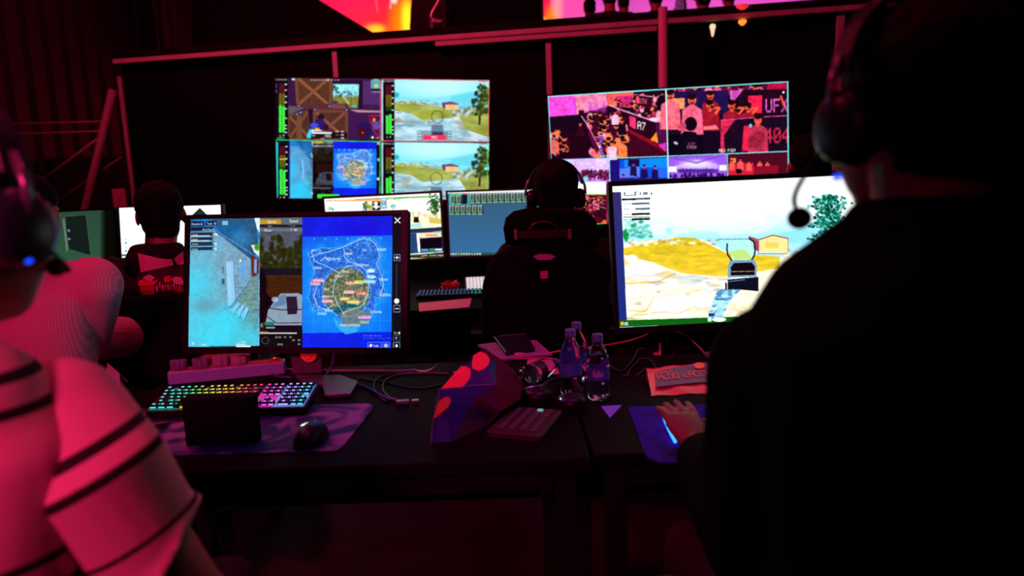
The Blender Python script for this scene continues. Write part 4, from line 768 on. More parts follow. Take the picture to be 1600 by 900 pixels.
# ------------------------------------------------------------------ materials
M_FLOOR = mat('floor_black_vinyl', (0.012, 0.011, 0.012), 0.45, noise=.4, nscale=6, bump=.1)
M_DARKWALL = mat('dark_cloth', (0.008, 0.006, 0.007), 0.9, spec=.1, noise=.4, nscale=3)
M_CORR = mat('corrugated_sheet', (0.006, 0.004, 0.005), 0.6, noise=.5, nscale=5)
M_GLOSS = mat('black_gloss_panel', (0.005, 0.004, 0.005), 0.4, spec=.06)
M_RAIL = mat('pale_painted_rail', (0.55, 0.46, 0.44), 0.55, noise=.25, nscale=9)
M_CHROME = mat('brushed_metal', (0.9, 0.62, 0.68), 0.35, 0.2)
M_BLKPL = mat('black_plastic', (0.007, 0.007, 0.009), 0.4, spec=.3, noise=.2, nscale=60)
M_BLKMAT = mat('black_matt_plastic', (0.006, 0.0055, 0.007), 0.65, noise=.2, nscale=60)
M_DESK = mat('black_laminate', (0.006, 0.004, 0.005), 0.62, noise=.5, nscale=14, bump=.04, spec=.03)
M_METALBLK = mat('black_steel', (0.02, 0.02, 0.022), 0.35, .6)
M_FAB = mat('black_fabric', (0.005, 0.0045, 0.006), 0.95, spec=.08, noise=.4, nscale=120, bump=.25)
M_GREYPL = mat('grey_plastic', (0.16, 0.16, 0.19), 0.45, noise=.1, nscale=40)

# ------------------------------------------------------------------ the hall
obj('floor', MB().box((0, 4, -0.05), (11, 17, 0.1)), M_FLOOR, kind='structure', org=(0, 4, -0.1))
obj('ceiling', MB().box((0, 4, 5.85), (11, 17, 0.1)), M_DARKWALL, kind='structure', org=(0, 4, 5.8))
obj('wall_far', MB().box((0, 12.0, 2.9), (11, 0.1, 5.8)), M_DARKWALL, kind='structure', org=(0, 12, 0))
obj('wall_right', MB().box((5.2, 4, 2.9), (0.1, 16, 5.8)), M_DARKWALL, kind='structure', org=(5.2, 4, 0))
mb = MB(); prof = []
y = -3.5; k = 0
while y < 11.9:
    x = -4.25 + (0.035 if k % 4 in (1, 2) else 0.0); prof.append((x, y)); y += 0.09 if k % 2 else 0.05; k += 1
mb.loft([[V((x, y, 0)) for x, y in prof], [V((x, y, 5.8)) for x, y in prof]], closed=False)
obj('wall_left', mb, M_CORR, kind='structure', org=(-4.25, 4, 0))

# black panelled wall between the desks and the stage, its pale rails and posts
WL, WR = pt(185, 97, 6.0), pt(1600, -4, 4.85)
ZT = (WL.z + WR.z) / 2
wdir = (V((WR.x, WR.y, 0)) - V((WL.x, WL.y, 0))); wlen = wdir.length; wdir.normalize(); wn = V((wdir.y, -wdir.x, 0))
WA = math.atan2(wdir.y, wdir.x); RW = rotz(WA)
def wall_s(px, py=90):
    """distance along the wall of what the photo shows at px"""
    d = pt(px, py, 1.0) - CAM; a = V((WL.x, WL.y)); s = (a.x * d.y - a.y * d.x) / (wdir.y * d.x - wdir.x * d.y); return s
def zline(s): return WL.z + (WR.z - WL.z) * s / wlen + .03
def wall_pt(s, z, off=0.0): return V((WL.x, WL.y, z)) + wdir * s + wn * off
def zwall(px, py):
    """height on the wall of what the photo shows at px, py"""
    s = wall_s(px, py); p = wall_pt(s, 0); return pt(px, py, p.y).z
wb = struct_root('wall_back', wall_pt(wlen / 2, 0))
cuts = [0.0] + [wall_s(x) for x in (525, 860, 1038, 1315, 1480)] + [wlen + .9]
for a, b in zip(cuts[:-1], cuts[1:]):
    a += .006; b -= .006; za, zb = zline(a), zline(b)
    obj('panel', MB().prism([wall_pt(a, 0, -.06), wall_pt(b, 0, -.06), wall_pt(b, zb, -.06), wall_pt(a, za, -.06)], wn * .04), M_GLOSS, wb, bevel=.003)
def rail_between(pa, pb, th, dep=.05, off=0.03):
    sa, sb = wall_s(*pa), wall_s(*pb); za, zb = zwall(*pa), zwall(*pb)
    a, b = wall_pt(sa, za, off), wall_pt(sb, zb, off); d = b - a
    R = Matrix((d.normalized(), wn, d.normalized().cross(wn))).transposed()
    return MB().box((a + b) / 2, (d.length, dep, th), R)
obj('rail', rail_between((183, 98), (1640, -8), .036), M_RAIL, wb, bevel=.003)
obj('rail', rail_between((683, 71), (1026, 47), .034, off=.034), M_RAIL, wb, bevel=.003)
for px, top, w_ in ((524, 80, .042), (857, 57, .042), (1313, 20, .05)):
    s = wall_s(px, top); z1 = zwall(px, top)
    obj('post', MB().box(wall_pt(s, z1 / 2, .012), (w_, .03, z1), RW), M_RAIL, wb, bevel=.003)
# black coping above the rail
obj('coping', rail_between((183, 88), (1640, -18), .075, .12, -.04), M_DARKWALL, wb, bevel=.004)
# bright round pole standing in front of the wall
pp = pt(1036, 60, 5.0)
pz = pt(1033, 12, 5.0).z
pole = obj('metal_pole', MB().lathe([(.032, 0.012), (.032, pz), (.0, pz)], (pp.x, pp.y, 0), 20), M_CHROME, smooth=True, org=(pp.x, pp.y, 0))
tag(pole, 'bright round metal pole standing between the two wall screens', 'pole')
obj('flange', MB().lathe([(.0, 0), (.075, 0), (.075, .012), (.034, .014), (.033, .04), (.032, .04)], (pp.x, pp.y, 0), 20), M_CHROME, pole, smooth=True)

# stage behind the wall
obj('stage_deck', MB().box((0.5, 8.9, .85), (9.4, 5.0, 1.7)), M_BLKMAT, kind='structure', org=(0.5, 8.9, 0))
LEDQ = [(495, -40), (1300, -75), (1300, 60), (495, 80)]
ledD = 10.6
led_c = [pt(x, y, ledD) for x, y in LEDQ]
lx0, lx1 = led_c[0].x, led_c[1].x; lz0, lz1 = 1.75, led_c[0].z + .5
quad = [V((lx0, ledD, lz1)), V((lx1, ledD, lz1)), V((lx1, ledD, lz0)), V((lx0, ledD, lz0))]
cv = Cv([proj(p) for p in quad], 760, 320, rgb('d01848'))
cv.vgrad(-60, (.70, .06, .30), 60, (.98, .10, .22), 1)
cv.clip([(860, -60), (1320, -90), (1320, 80), (860, 80)]); cv.vgrad(-60, (.72, .20, .62), 40, (.80, .30, .66)); cv.tex(.15, 60, 3); cv.clip(None)
cv.ell(590, 30, 55, 26, (1, .16, .10), .8, .8); cv.ell(586, 46, 16, 9, (1, .85, .1), 1, .7); cv.ell(630, 34, 22, 40, (1, .45, .02), 1, .5); cv.ell(636, 30, 9, 30, (1, .85, .15), .95, .6); cv.ell(560, 20, 40, 30, (.95, .10, .35), .5, .9)
cv.line([(586, -10), (590, 18)], 2, (.95, .4, .6), .7); cv.line([(612, -10), (610, 14)], 2, (1, .8, .9), .7); cv.ell(616, -2, 5, 8, (1, .9, .95), .8, .5)
cv.ell(864, 30, 12, 22, (1, .45, .1), 1, .6); cv.ell(872, 10, 8, 24, (1, .55, .55), .9, .6); cv.ell(846, 32, 8, 6, (1, .7, .2), 1, .6); cv.ell(900, 10, 22, 26, (.95, .25, .5), .6, .8)
cv.poly([(1052, 20), (1060, -20), (1070, -20), (1074, 20)], (.1, .03, .09)); [cv.line([(1056 + k * 4, 18), (1052 + k * 4, -14)], 1.2, (.75, .3, .65)) for k in range(4)]
ledm = imgmat('stage_led_picture', cv, 1.5)
led = thing('led_wall', 'glowing magenta and orange stage screen above the black wall', 'screen', ((lx0 + lx1) / 2, ledD + .06, 1.7))
obj('frame', MB().box(((lx0 + lx1) / 2, ledD + .07, (lz0 + lz1) / 2), (lx1 - lx0 + .1, .1, lz1 - lz0 + .1)), M_METALBLK, led)
o = obj('display', MB().add(quad, [(0, 3, 2, 1)]), ledm, led); setuv(o, [(0, 1), (1, 1), (1, 0), (0, 0)])
# dark drape whose slanting edge cuts the stage screen on the left
dq = [pt(300, -60, 9.0), pt(470, -20, 9.0), pt(502, 2, 9.0), pt(592, 56, 9.0), pt(592, 110, 9.0), pt(300, 140, 9.0)]
dr = obj('stage_drape', MB().prism(dq, (0, .06, 0)), mat('drape_black', (.004, .0015, .003), .9, noise=.5, nscale=4), bevel=.01)
tag(dr, 'dark hanging drape with slanting edge left of the glowing stage screen', 'drape')
# black loudspeaker cabinet on the stage
a, b = pt(690, 42, 7.4), pt(850, 40, 7.4)
sp = thing('stage_loudspeaker', 'large black loudspeaker cabinet blocking the middle of the stage glow', 'loudspeaker', ((a.x + b.x) / 2, 7.7, 1.7))
obj('cabinet', MB().box(((a.x + b.x) / 2, 7.7, 2.85), (b.x - a.x, .6, 2.3)), M_BLKMAT, sp, bevel=.02)
obj('grille', MB().box(((a.x + b.x) / 2, 7.38, 2.85), (b.x - a.x - .1, .03, 2.2)), mat('speaker_grille', (.004, .003, .004), .8, spec=.1), sp, bevel=.01)
for dz in (2.3, 3.4): obj('woofer', MB().lathe([(.02, .0), (.12, .03), (.3, -.01), (.33, -.02), (.33, -.05)], ((a.x + b.x) / 2, 7.385, dz), 28, rotx(math.pi / 2)), M_BLKPL, sp, smooth=True)
# curved metal stand leg beside it
q = [pt(690, -14, 7.1), pt(684, 4, 7.1), pt(675, 20, 7.1), pt(674, 30, 7.1), pt(682, 34, 7.1), pt(694, 32, 7.1)]
st = obj('equipment_stand', MB().tube([V((q[0].x, 7.1, 1.7))] + [V((q[3].x, 7.1, 2.3))] + bez(q[3:], 5)[::1] + bez(q[:4][::-1], 6)[::1], .016, 8), mat('pink_lit_steel', (.7, .6, .62), .35, .7), smooth=True)
tag(st, 'curved thin metal stand left of the stage loudspeaker', 'stand')
# glowing blobs added in place of stage light reflections on the wall
def glow_glint(name, label, px, py, rx, rz, col, stg, down=0.0):
    s = wall_s(px, py); c = wall_pt(s, zwall(px, py), .055)
    r_ = thing(name, label, 'reflection', c)
    mb = MB(); mb.lathe([(.0, rz), (rx * .8, rz * .8), (rx, rz * .2), (rx * .75, -rz * .3), (rx * .35, -rz * .8 - down), (0, -rz - down)], c, 16)
    obj('glint_blob', mb, mat(name + '_glow', (.8, .7, .6), .3, emit=col, strength=stg), r_, smooth=True)
    obj('socket', MB().box(c + V((0, .03, 0)) , (rx * 1.4, .03, rz * 1.2), RW), M_BLKPL, r_, bevel=.003)  # backing block added behind the glint, not a lamp socket
glow_glint('warm_glint', 'glowing stand-in for a warm white reflection on the black wall panel', 1112, 46, .022, .028, (1, .80, .50), .9, .035)
glow_glint('orange_glint', 'glowing stand-in for an orange reflection under the pale rail', 1158, 38, .030, .022, (1, .22, .02), 1.6)
glow_glint('red_glint', 'glowing stand-in for a dim red reflection above the pale rail', 1158, 14, .045, .02, (1, .03, .03), .7)

# ------------------------------------------------------------------ lighting truss at the left
tr = thing('truss', 'red lit metal truss leaning against the corrugated wall', 'truss', (pt(150, 300, 5.6).x, 5.6, 0))
M_TR = mat('truss_paint', (.24, .17, .16), .5, noise=.3, nscale=12)
def bar(n, a, b, d, r, to_floor=False):
    A, B = pt(*a, d), pt(*b, d)
    if to_floor and B.z > 0: B = B + (B - A) * ((B.z - .0) / (A.z - B.z))
    obj(n, MB().tube([A, B], r, 10), M_TR, tr, smooth=True)
bar('leg', (176, 140), (131, 333), 5.6, .030, True); bar('leg', (186, 120), (211, 325), 5.62, .017, True)
bar('brace', (153, 217), (54, 291), 5.6, .012); bar('brace', (-40, 190), (44, 268), 5.6, .013); bar('brace', (-30, 225), (22, 322), 5.6, .02)
bar('crossbar', (-40, 196), (168, 190), 5.65, .009); bar('crossbar', (-40, 212), (165, 205), 5.65, .009); bar('brace', (190, 245), (60, 335), 5.68, .005)
bp = pt(187, 310, 5.5); 
box = obj('signboard', MB().box(bp + V((0, 0, -.0)), (.10, .02, .15)), mat('pink_board', (.5, .2, .24), .6, noise=.2, nscale=20), bevel=.003)
tag(box, 'small red board fixed low on the truss behind the left monitors', 'board'); 

# ------------------------------------------------------------------ desks
def desk(label, x0, x1, y0, y1, z=.75, group=None):
    r = thing('desk', label, 'desk', ((x0 + x1) / 2, (y0 + y1) / 2, 0), group)
    obj('desktop', MB().box(((x0 + x1) / 2, (y0 + y1) / 2, z - .015), (x1 - x0, y1 - y0, .03)), M_DESK, r, bevel=.004)
    for x in (x0 + .05, x1 - .05):
        for y in (y0 + .05, y1 - .05): obj('leg', MB().box((x, y, (z - .03) / 2), (.045, .045, z - .03)), M_METALBLK, r, bevel=.004)
    obj('modesty_panel', MB().box(((x0 + x1) / 2, y1 - .09, z - .23), (x1 - x0 - .16, .018, .38)), M_DESK, r, bevel=.002)
    obj('crossbar', MB().box(((x0 + x1) / 2, y0 + .05, z - .06), (x1 - x0 - .15, .03, .05)), M_METALBLK, r, bevel=.003)
SEAM = onz(926, 715).x
desk('long black desk under the large map monitor and the lit keyboard', -1.06, SEAM - .004, 1.315, 2.12)
desk('black desk under the bright grassland monitor on the right', SEAM + .004, 1.45, 1.33, 2.12)
desk('black desk in the second row under the paired monitors', -1.02, 1.15, 3.08, 4.12)
desk('black desk under the white screen in the left row', -2.55, -1.2, 2.95, 3.62)

# ------------------------------------------------------------------ screens
def pframe(c, yaw, tilt, roll):
    a, b, ro = map(math.radians, (yaw, tilt, roll))
    r = V((math.cos(a), math.sin(a), 0)); n = V((math.sin(a), -math.cos(a), 0))
    u = V((0, 0, 1)) * math.cos(b) - n * math.sin(b)
    r2 = r * math.cos(ro) + u * math.sin(ro); u2 = u * math.cos(ro) - r * math.sin(ro)
    R = Matrix((r2, u2.cross(r2), u2)).transposed()
    return m4(c, R)
def screen(name, label, cat, c, yaw, tilt, roll, w_, h_, ins, painter, emit, ppm=2.4, base='desk', thick=.025, group=None, foot=None, neck=None, basez=.75):
    M = pframe(c, yaw, tilt, roll); l, r_, t, b = ins
    root = thing(name, label, cat, (c[0], c[1] + .06, basez), group)
    W2, H2 = w_ / 2, h_ / 2
    obj('casing', MB(M).rbox((0, thick / 2 + .004, 0), (w_, thick, h_), .006, axis=1).box((0, thick + .014, -.02), (w_ * .62, .03, h_ * .55)), M_BLKPL, root, bevel=.002)
    mb = MB(M)
    mb.box((-W2 + l / 2, 0, 0), (l, .008, h_)); mb.box((W2 - r_ / 2, 0, 0), (r_, .008, h_)); mb.box((0, 0, H2 - t / 2), (w_ - l - r_, .008, t)); mb.box((0, 0, -H2 + b / 2), (w_ - l - r_, .008, b))
    obj('bezel', mb, M_BLKPL, root)
    Q = [M @ V(p) for p in ((-W2 + l, -.001, H2 - t), (W2 - r_, -.001, H2 - t), (W2 - r_, -.001, -H2 + b), (-W2 + l, -.001, -H2 + b))]
    pq = [proj(p) for p in Q]; wpx = int(math.hypot(pq[1][0] - pq[0][0], pq[1][1] - pq[0][1]) * ppm); hpx = int(math.hypot(pq[3][0] - pq[0][0], pq[3][1] - pq[0][1]) * ppm)
    cv = Cv(pq, wpx, hpx); painter(cv)
    o = obj('display', MB().add(Q, [(0, 3, 2, 1)]), imgmat(name + '_picture', cv, emit, .3), root); setuv(o, [(0, 1), (1, 1), (1, 0), (0, 0)])
    zb = (M @ V((0, 0, -H2))).z; nx = neck if neck is not None else c[0]
    if base == 'desk':
        top = M @ V((nx - c[0], thick + .03, -H2 * .3))
        obj('stand_neck', MB().loft([[V((nx + sx * .046, top.y + sy * .012 + .0, z)) for sx, sy in ((-1, -1), (1, -1), (1, 1), (-1, 1))] for z in (basez + .008, top.z)]), mat('stand_paint', (.10, .10, .13), .4), root, bevel=.004)
        if foot: fm = MB().prism([V((*p, basez + .001)) for p in foot], (0, 0, .012))
        else: fm = MB().rbox((nx, top.y - .03, basez + .007), (.26, .20, .012), .03)
        obj('stand_foot', fm, mat('stand_paint'), root, bevel=.003)
    else:
        obj('stand_pole', MB().tube([V((c[0], c[1] + .11, .03)), V((c[0], c[1] + .11, c[2]))], .035, 12), M_METALBLK, root, smooth=True)
        obj('stand_base', MB().rbox((c[0], c[1] + .11, .015), (.8, .3, .03), .06), M_METALBLK, root, bevel=.004)
        obj('wall_mount', MB().box((c[0], c[1] + .06, c[2]), (.3, .05, .25)), M_METALBLK, root, bevel=.004)
    return root, M
ft = [onz(*p).xy for p in ((462, 592), (533, 592), (560, 602), (548, 622), (508, 624), (503, 606), (470, 600))]
main_root, MM = screen('monitor', 'large monitor showing a blue island map and a smoky house', 'monitor', (-.638, 1.98, 1.041), -8.0, 10.6, -.4, .689, .412, (.016, .018, .011, .018), paint_main, 1.0, 3.2, neck=pt(482, 570, 2.03).x, foot=ft)
screen('monitor', 'large bright monitor showing a grassland and a house through a gun sight', 'monitor', (.664, 1.98, 1.086), 1.3, 9.0, .7, .744, .444, (.012, .012, .014, .020), paint_right, 1.18, 2.6, neck=.72)
screen('monitor', 'second row monitor with a white window, game view and blue panels', 'monitor', (-.725, 3.95, 1.083), -.3, 3, 1, .69, .396, (.014, .014, .014, .012), paint_ma, 1.15, 3.0)
screen('monitor', 'second row monitor with a plain blue desktop and rows of tiny tiles', 'monitor', (-.006, 3.95, 1.088), -.4, 1.5, -.1, .711, .392, (.012, .012, .012, .014), paint_mb, .9, 3.0)
screen('monitor', 'far left row monitor showing a blank white page with a black triangle', 'monitor', (-1.628, 3.3, 1.125), -.2, 5.7, -.3, .505, .278, (.006, .010, .006, .010), paint_lw, 1.3, 2.4)
screen('monitor', 'dim grey green monitor beside the pinstripe shirt wearer', 'monitor', (-2.08, 3.3, 1.12), -.7, 6.3, .6, .377, .272, (.006, .010, .006, .010), paint_lg, .7, 2.4)
screen('television', 'wall size screen split into four game views with green sound meters', 'television', (-.836, 4.7, 1.637), -.1, 3.9, -2.4, 1.45, .814, (.008, .008, .008, .010), paint_tvl, 1.05, 3.0, base='floor', basez=0)
screen('television', 'wall size screen tiled with pink camera views of a crowded hall', 'television', (1.007, 4.3, 1.452), -.2, 1.4, 1.4, 1.49, .818, (.008, .008, .008, .010), paint_tvr, 1.1, 3.0, base='floor', basez=0)
# round red badge on the neck of the main monitor, with its pale slash
bq = pt(482, 553, 1.99)
bd = obj('badge', MB().lathe([(.0, .001), (.025, .001), (.025, -.003)], bq, 24, rotx(math.pi / 2)), mat('badge_red', (.85, .02, .02), .4, emit=(1, .02, .02), strength=.18), main_root, label='round red badge on the stand neck')
c0 = pt(482, 561, 1.984); obj('slash', MB().tube([c0 + V((-.011, 0, -.004)), c0 + V((.002, 0, .002)), c0 + V((.010, 0, .007))], .0012, 6), mat('badge_white', (.8, .8, .85), .4), bd)
# ------------------------------------------------------------------ chairs
def chair(label, x, y, seatz=.47, yaw=0, back=True, backw=.46, backtop=.98, bx=None, armr=True):
    r = thing('office_chair', label, 'chair', (x, y, 0)); R = rotz(yaw)
    def w(a, b, c): return V((x, y, 0)) + R @ V((a, b, c))
    for k in range(5):
        a = k * 1.2566 + .3; d = V((math.cos(a), math.sin(a), 0))
        obj('base_arm', MB().tube([w(0, 0, .09), w(d.x * .15, d.y * .15, .085), w(d.x * .27, d.y * .27, .07)], [.028, .022, .016], 8), M_BLKPL, r, smooth=True)
        obj('caster', MB().lathe([(0, -.015), (.028, -.015), (.03, 0), (.028, .015), (0, .015)], w(d.x * .28, d.y * .28, .03), 14, R @ rotz(a) @ rotx(math.pi / 2)), M_BLKPL, r, smooth=True)
    obj('gas_lift', MB().tube([w(0, 0, .08), w(0, 0, seatz - .07)], [.03, .022], 12), M_METALBLK, r, smooth=True)
    obj('seat', MB(m4(w(0, .02, seatz - .04), R)).rbox((0, 0, 0), (.48, .46, .08), .09), M_FAB, r, bevel=.02)
    for s in (-1, 1):
        obj('armrest', MB().tube([w(s * .24, .0, seatz - .05), w(s * .29, .0, seatz + .02), w(s * .29, 0, seatz + .18)], .014, 8).add(*((lambda m: (m.v, m.f))(MB(m4(w(s * .29, .03, seatz + .19), R)).rbox((0, 0, 0), (.07, .25, .025), .03)))), M_BLKPL, r)
    if back:
        obj('back_support', MB().tube([w(0, -.1, seatz - .07), w(0, -.25, seatz - .03), w(0, -.27, seatz + .15)], .02, 8), M_METALBLK, r, smooth=True)
        h = backtop - seatz - .05; rings = []
        for i in range(9):
            t = i / 8; z = seatz + .05 + h * t; ww = backw / 2 * (.86 + .14 * math.sin(t * math.pi)) * (1 if t < .9 else .97); yy = -.235 - .03 * math.sin(t * 3.0)
            rings.append([w(ww * u, yy - .05 * u * u * -1 + dy, z) for dy, us in ((-.025, (-1, -.5, 0, .5, 1)), (.025, (1, .5, 0, -.5, -1))) for u in us])
        obj('backrest', MB().loft(rings), M_FAB, r, bevel=.012, smooth=False)
    return r, w

# ------------------------------------------------------------------ gaming chair in the middle
GX, GY = pt(853, 450, 2.75).x, 2.98
gc, gw = chair('big black high backed chair with headrest in front of the plain blue monitor', GX, GY, .47, back=False)
GB = 2.74
def gp(px, py, d=GB): return pt(px, py, d)
outl = [(752, 560), (750, 500), (753, 450), (760, 420), (772, 401), (790, 390), (820, 384), (890, 384), (918, 389), (940, 400), (950, 418), (955, 450), (957, 500), (954, 560), (945, 610), (925, 650), (785, 650), (762, 610)]
rings = []
for dy, k in ((.0, .93), (.012, .98), (.04, 1.0), (.085, .99), (.10, .94)):
    cx, cz = gp(853, 510).x, gp(853, 510).z
    rings.append([V((cx + (gp(*p).x - cx) * k, GB + dy + .03 * ((p[0] - 853) / 100) ** 2, cz + (gp(*p).z - cz) * (k if k < .97 else 1))) for p in outl])
obj('backrest', MB().loft(rings), M_FAB, gc, smooth=True)
hr = [(790, 384), (786, 360), (790, 342), (803, 331), (830, 325), (890, 325), (920, 331), (935, 344), (941, 362), (938, 384), (900, 392), (830, 392)]
rings = []
for dy, k in ((.03, .9), (.04, .98), (.07, 1.0), (.11, .97), (.12, .9)):
    cx, cz = gp(864, 358).x, gp(864, 358).z
    rings.append([V((cx + (gp(*p).x - cx) * k, GB + dy + .03 * ((p[0] - 864) / 80) ** 2, cz + (gp(*p).z - cz) * k)) for p in hr])
obj('headrest', MB().loft(rings), M_FAB, gc, smooth=True)
M_BRK = mat('bracket_metal', (.34, .22, .26), .35, .5)
hb = obj('headrest_bracket', MB().box((gp(848, 366).x, GB + .01, gp(848, 366).z), (.22, .025, .032)).add(*(lambda m: (m.v, m.f))(MB().tube(bez([gp(826, 360, GB), gp(836, 350, GB), gp(850, 347, GB), gp(864, 350, GB), gp(874, 359, GB)], 5), .007, 8))), mat('bracket_black', (.015, .009, .012), .4), gc, bevel=.003)
for px in (806, 890): obj('bracket_end', MB().rbox((gp(px, 366).x, GB - .004, gp(px, 366).z), (.014, .03, .042), .005, axis=1), M_BRK, hb, bevel=.002, label='metal end cap of the headrest bracket')
q = [gp(833, 401), gp(841, 397), (gp(860, 397)), gp(868, 401), gp(860, 406), gp(841, 406)]
obj('badge', MB().prism([V((p.x, GB - .006, p.z)) for p in q], (0, .01, 0)), mat('lilac_badge', (.60, .22, .80), .5), gc, label='lilac oval badge')
c_ = gp(850, 429); obj('patch', MB().rbox((c_.x, GB - .003, c_.z), (.03, .01, .03), .004, axis=1), mat('pink_patch', (.75, .2, .42), .6), gc, label='small square pink patch')
obj('back_post', MB().box((GX, GB + .13, .50), (.09, .05, .42)), M_METALBLK, gc, bevel=.01)

# other chairs that the photograph shows
ch2, _ = chair('plain black chair back standing behind the hoodie wearer', pt(232, 500, 2.32).x, 2.52, backw=.44, backtop=pt(215, 465, 2.27).z)
chair('black chair of the pinstripe shirt wearer at the left', pt(60, 500, 2.4).x + .02, 2.42, backw=.42, backtop=.80)
chair('dim black chair of the striped shirt wearer at lower left', -.62, .86, backw=.42, backtop=.78)
chair('black chair of the large man in front of the bright monitor', .52, .86, backw=.46, backtop=.80)

# ------------------------------------------------------------------ lettering as flat geometry
def letters(t, o, ux, uy, cell, al=1.0):
    """mesh of the dots of each letter; ux, uy unit vectors; o top left"""
    mb = MB(); x = 0; n_ = ux.cross(uy).normalized()
    for ch in t:
        R_ = _rows.get(ch, _rows['o']).split()
        for j, row in enumerate(R_):
            i = 0
            while i < len(row):
                if row[i] == '1':
                    k = i
                    while k < len(row) and row[k] == '1': k += 1
                    a = o + ux * ((x + i) * cell * al) - uy * (j * cell); b = o + ux * ((x + k) * cell * al) - uy * ((j + 1) * cell)
                    p = [a, o + ux * ((x + k) * cell * al) - uy * (j * cell), b, o + ux * ((x + i) * cell * al) - uy * ((j + 1) * cell)]
                    mb.prism(p, n_ * .0004); i = k
                else: i += 1
        x += len(R_[0]) + 1
    return mb

# ------------------------------------------------------------------ keyboards
KB_HUE = [(0, (.02, .75, .80)), (.12, (.02, .8, .75)), (.2, (.03, .85, .30)), (.28, (.35, .85, .06)), (.36, (.9, .75, .05)), (.45, (1, .5, .03)), (.55, (1, .10, .02)), (.62, (1, .02, .06)), (.68, (.95, .05, .5)), (.76, (.75, .10, .95)), (.84, (.5, .2, 1)), (.92, (.1, .4, 1)), (1.0, (.03, .6, 1))]
def hue(t):
    for (a, c), (b, d) in zip(KB_HUE[:-1], KB_HUE[1:]):
        if t <= b: k = (t - a) / (b - a); return tuple(c[i] * (1 - k) + d[i] * k for i in range(3))
    return KB_HUE[-1][1]
def key_rows():
    R_ = []
    u = lambda *a: a
    r0 = [0] + [2, 3, 4, 5] + [6.5, 7.5, 8.5, 9.5] + [11, 12, 13, 14]; R_.append([(x, 1) for x in r0] + [(15.25, 1), (16.25, 1), (17.25, 1), (18.5, 1), (19.5, 1), (20.5, 1), (21.5, 1)])
    R_.append([(i, 1) for i in range(13)] + [(13, 2)] + [(15.25, 1), (16.25, 1), (17.25, 1), (18.5, 1), (19.5, 1), (20.5, 1), (21.5, 1)])
    R_.append([(0, 1.5)] + [(1.5 + i, 1) for i in range(12)] + [(13.5, 1.5)] + [(15.25, 1), (16.25, 1), (17.25, 1), (18.5, 1), (19.5, 1), (20.5, 1), (21.5, 1)])
    R_.append([(0, 1.75)] + [(1.75 + i, 1) for i in range(11)] + [(12.75, 2.25)] + [(18.5, 1), (19.5, 1), (20.5, 1)])
    R_.append([(0, 2.25)] + [(2.25 + i, 1) for i in range(10)] + [(12.25, 2.75)] + [(16.25, 1)] + [(18.5, 1), (19.5, 1), (20.5, 1), (21.5, 1)])
    R_.append([(0, 1.25), (1.25, 1.25), (2.5, 1.25), (3.75, 6.25), (10, 1.25), (11.25, 1.25), (12.5, 1.25), (13.75, 1.25), (15.25, 1), (16.25, 1), (17.25, 1), (18.5, 2), (20.5, 1), (21.5, 1)])
    return R_
KEYM = {}
def keyboard(label, M, pitch, ncol=22.5, caps=None, colour=hue, strength=3.0, legend=True, under=.25, group=None, name='keyboard', rows=None, lift=.0):
    """M: frame with origin at the middle of the bottom, X right, Y away, Z up"""
    base = M @ V((0, 0, 0)); r = thing(name, label, 'keyboard', base, group)
    rows = rows or key_rows(); W_ = ncol * pitch; D_ = (len(rows) + .3) * pitch
    obj('case', MB(M).rbox((0, 0, .010), (W_ + .014, D_ + .014, .020), .006), M_BLKPL, r, bevel=.002)
    for i in range(5):
        x0 = -W_ / 2 + W_ * i / 5; t = (i + .5) / 5; c = colour(t)
        obj('backlight', MB(M).box((x0 + W_ / 10, 0, .0205), (W_ / 5, D_ - .002, .001)), mat('%s_glow_%d' % (label[:12], i), (.01, .01, .01), .5, emit=c, strength=under * (1.0 if i < 3 else 2.2 if i == 3 else 3.5)), r)
    capm = caps or M_BLKPL
    for j, row in enumerate(rows):
        for (x, w_) in row:
            cx = -W_ / 2 + (x + w_ / 2) * pitch; cy = D_ / 2 - (j + .65) * pitch
            kk = (round(w_, 2), pitch, label[:8])
            if kk not in KEYM:
                mb = MB(); g = pitch * .45; hw = w_ * pitch / 2 - pitch * .06
                mb.loft([[V((sx * (hw - i_), sy * (g - i_) , z)) for sx, sy in ((-1, -1), (1, -1), (1, 1), (-1, 1))] for z, i_ in ((0, 0), (.009, .0022))])
                lw = min(.0042, hw * .6) if w_ < 3 else .004
                mb.cm = 1; mb.box((0, .0006 if w_ < 3 else 0, .0091), (lw * 1.5, pitch * .2, .0006)); 
                mb.box((0, -g, .0035), (hw * 1.5, .0012, .0022)); mb.cm = 0
                me = bpy.data.meshes.new('key'); me.from_pydata(mb.v, [], mb.f); me.polygons.foreach_set('material_index', mb.mi)
                me.materials.append(capm); me.materials.append(capm); KEYM[kk] = me
            o = bpy.data.objects.new('key', KEYM[kk]); COL.objects.link(o); o.parent = r
            o.matrix_local = Matrix.Translation(-V(base)) @ M @ Matrix.Translation((cx, cy, .0215 + lift))
            q = round(min(1, (x + w_ / 2) / ncol) * 16) / 16
            mm = mat('%s_legend_%d' % (label[:10], int(q * 16)), (.02, .02, .02), .5, emit=colour(q), strength=strength * (1.0 if q < .8 else 1.5))
            o.material_slots[1].link = 'OBJECT'; o.material_slots[1].material = mm
    return r
kc = onz(366, 635, .765); Rk = rotz(math.radians(-1.5)) @ rotx(math.radians(12))
keyboard('rainbow lit black keyboard in front of the blue map monitor', m4((kc.x, kc.y + .01, .768), Rk), .0174, strength=1.8)
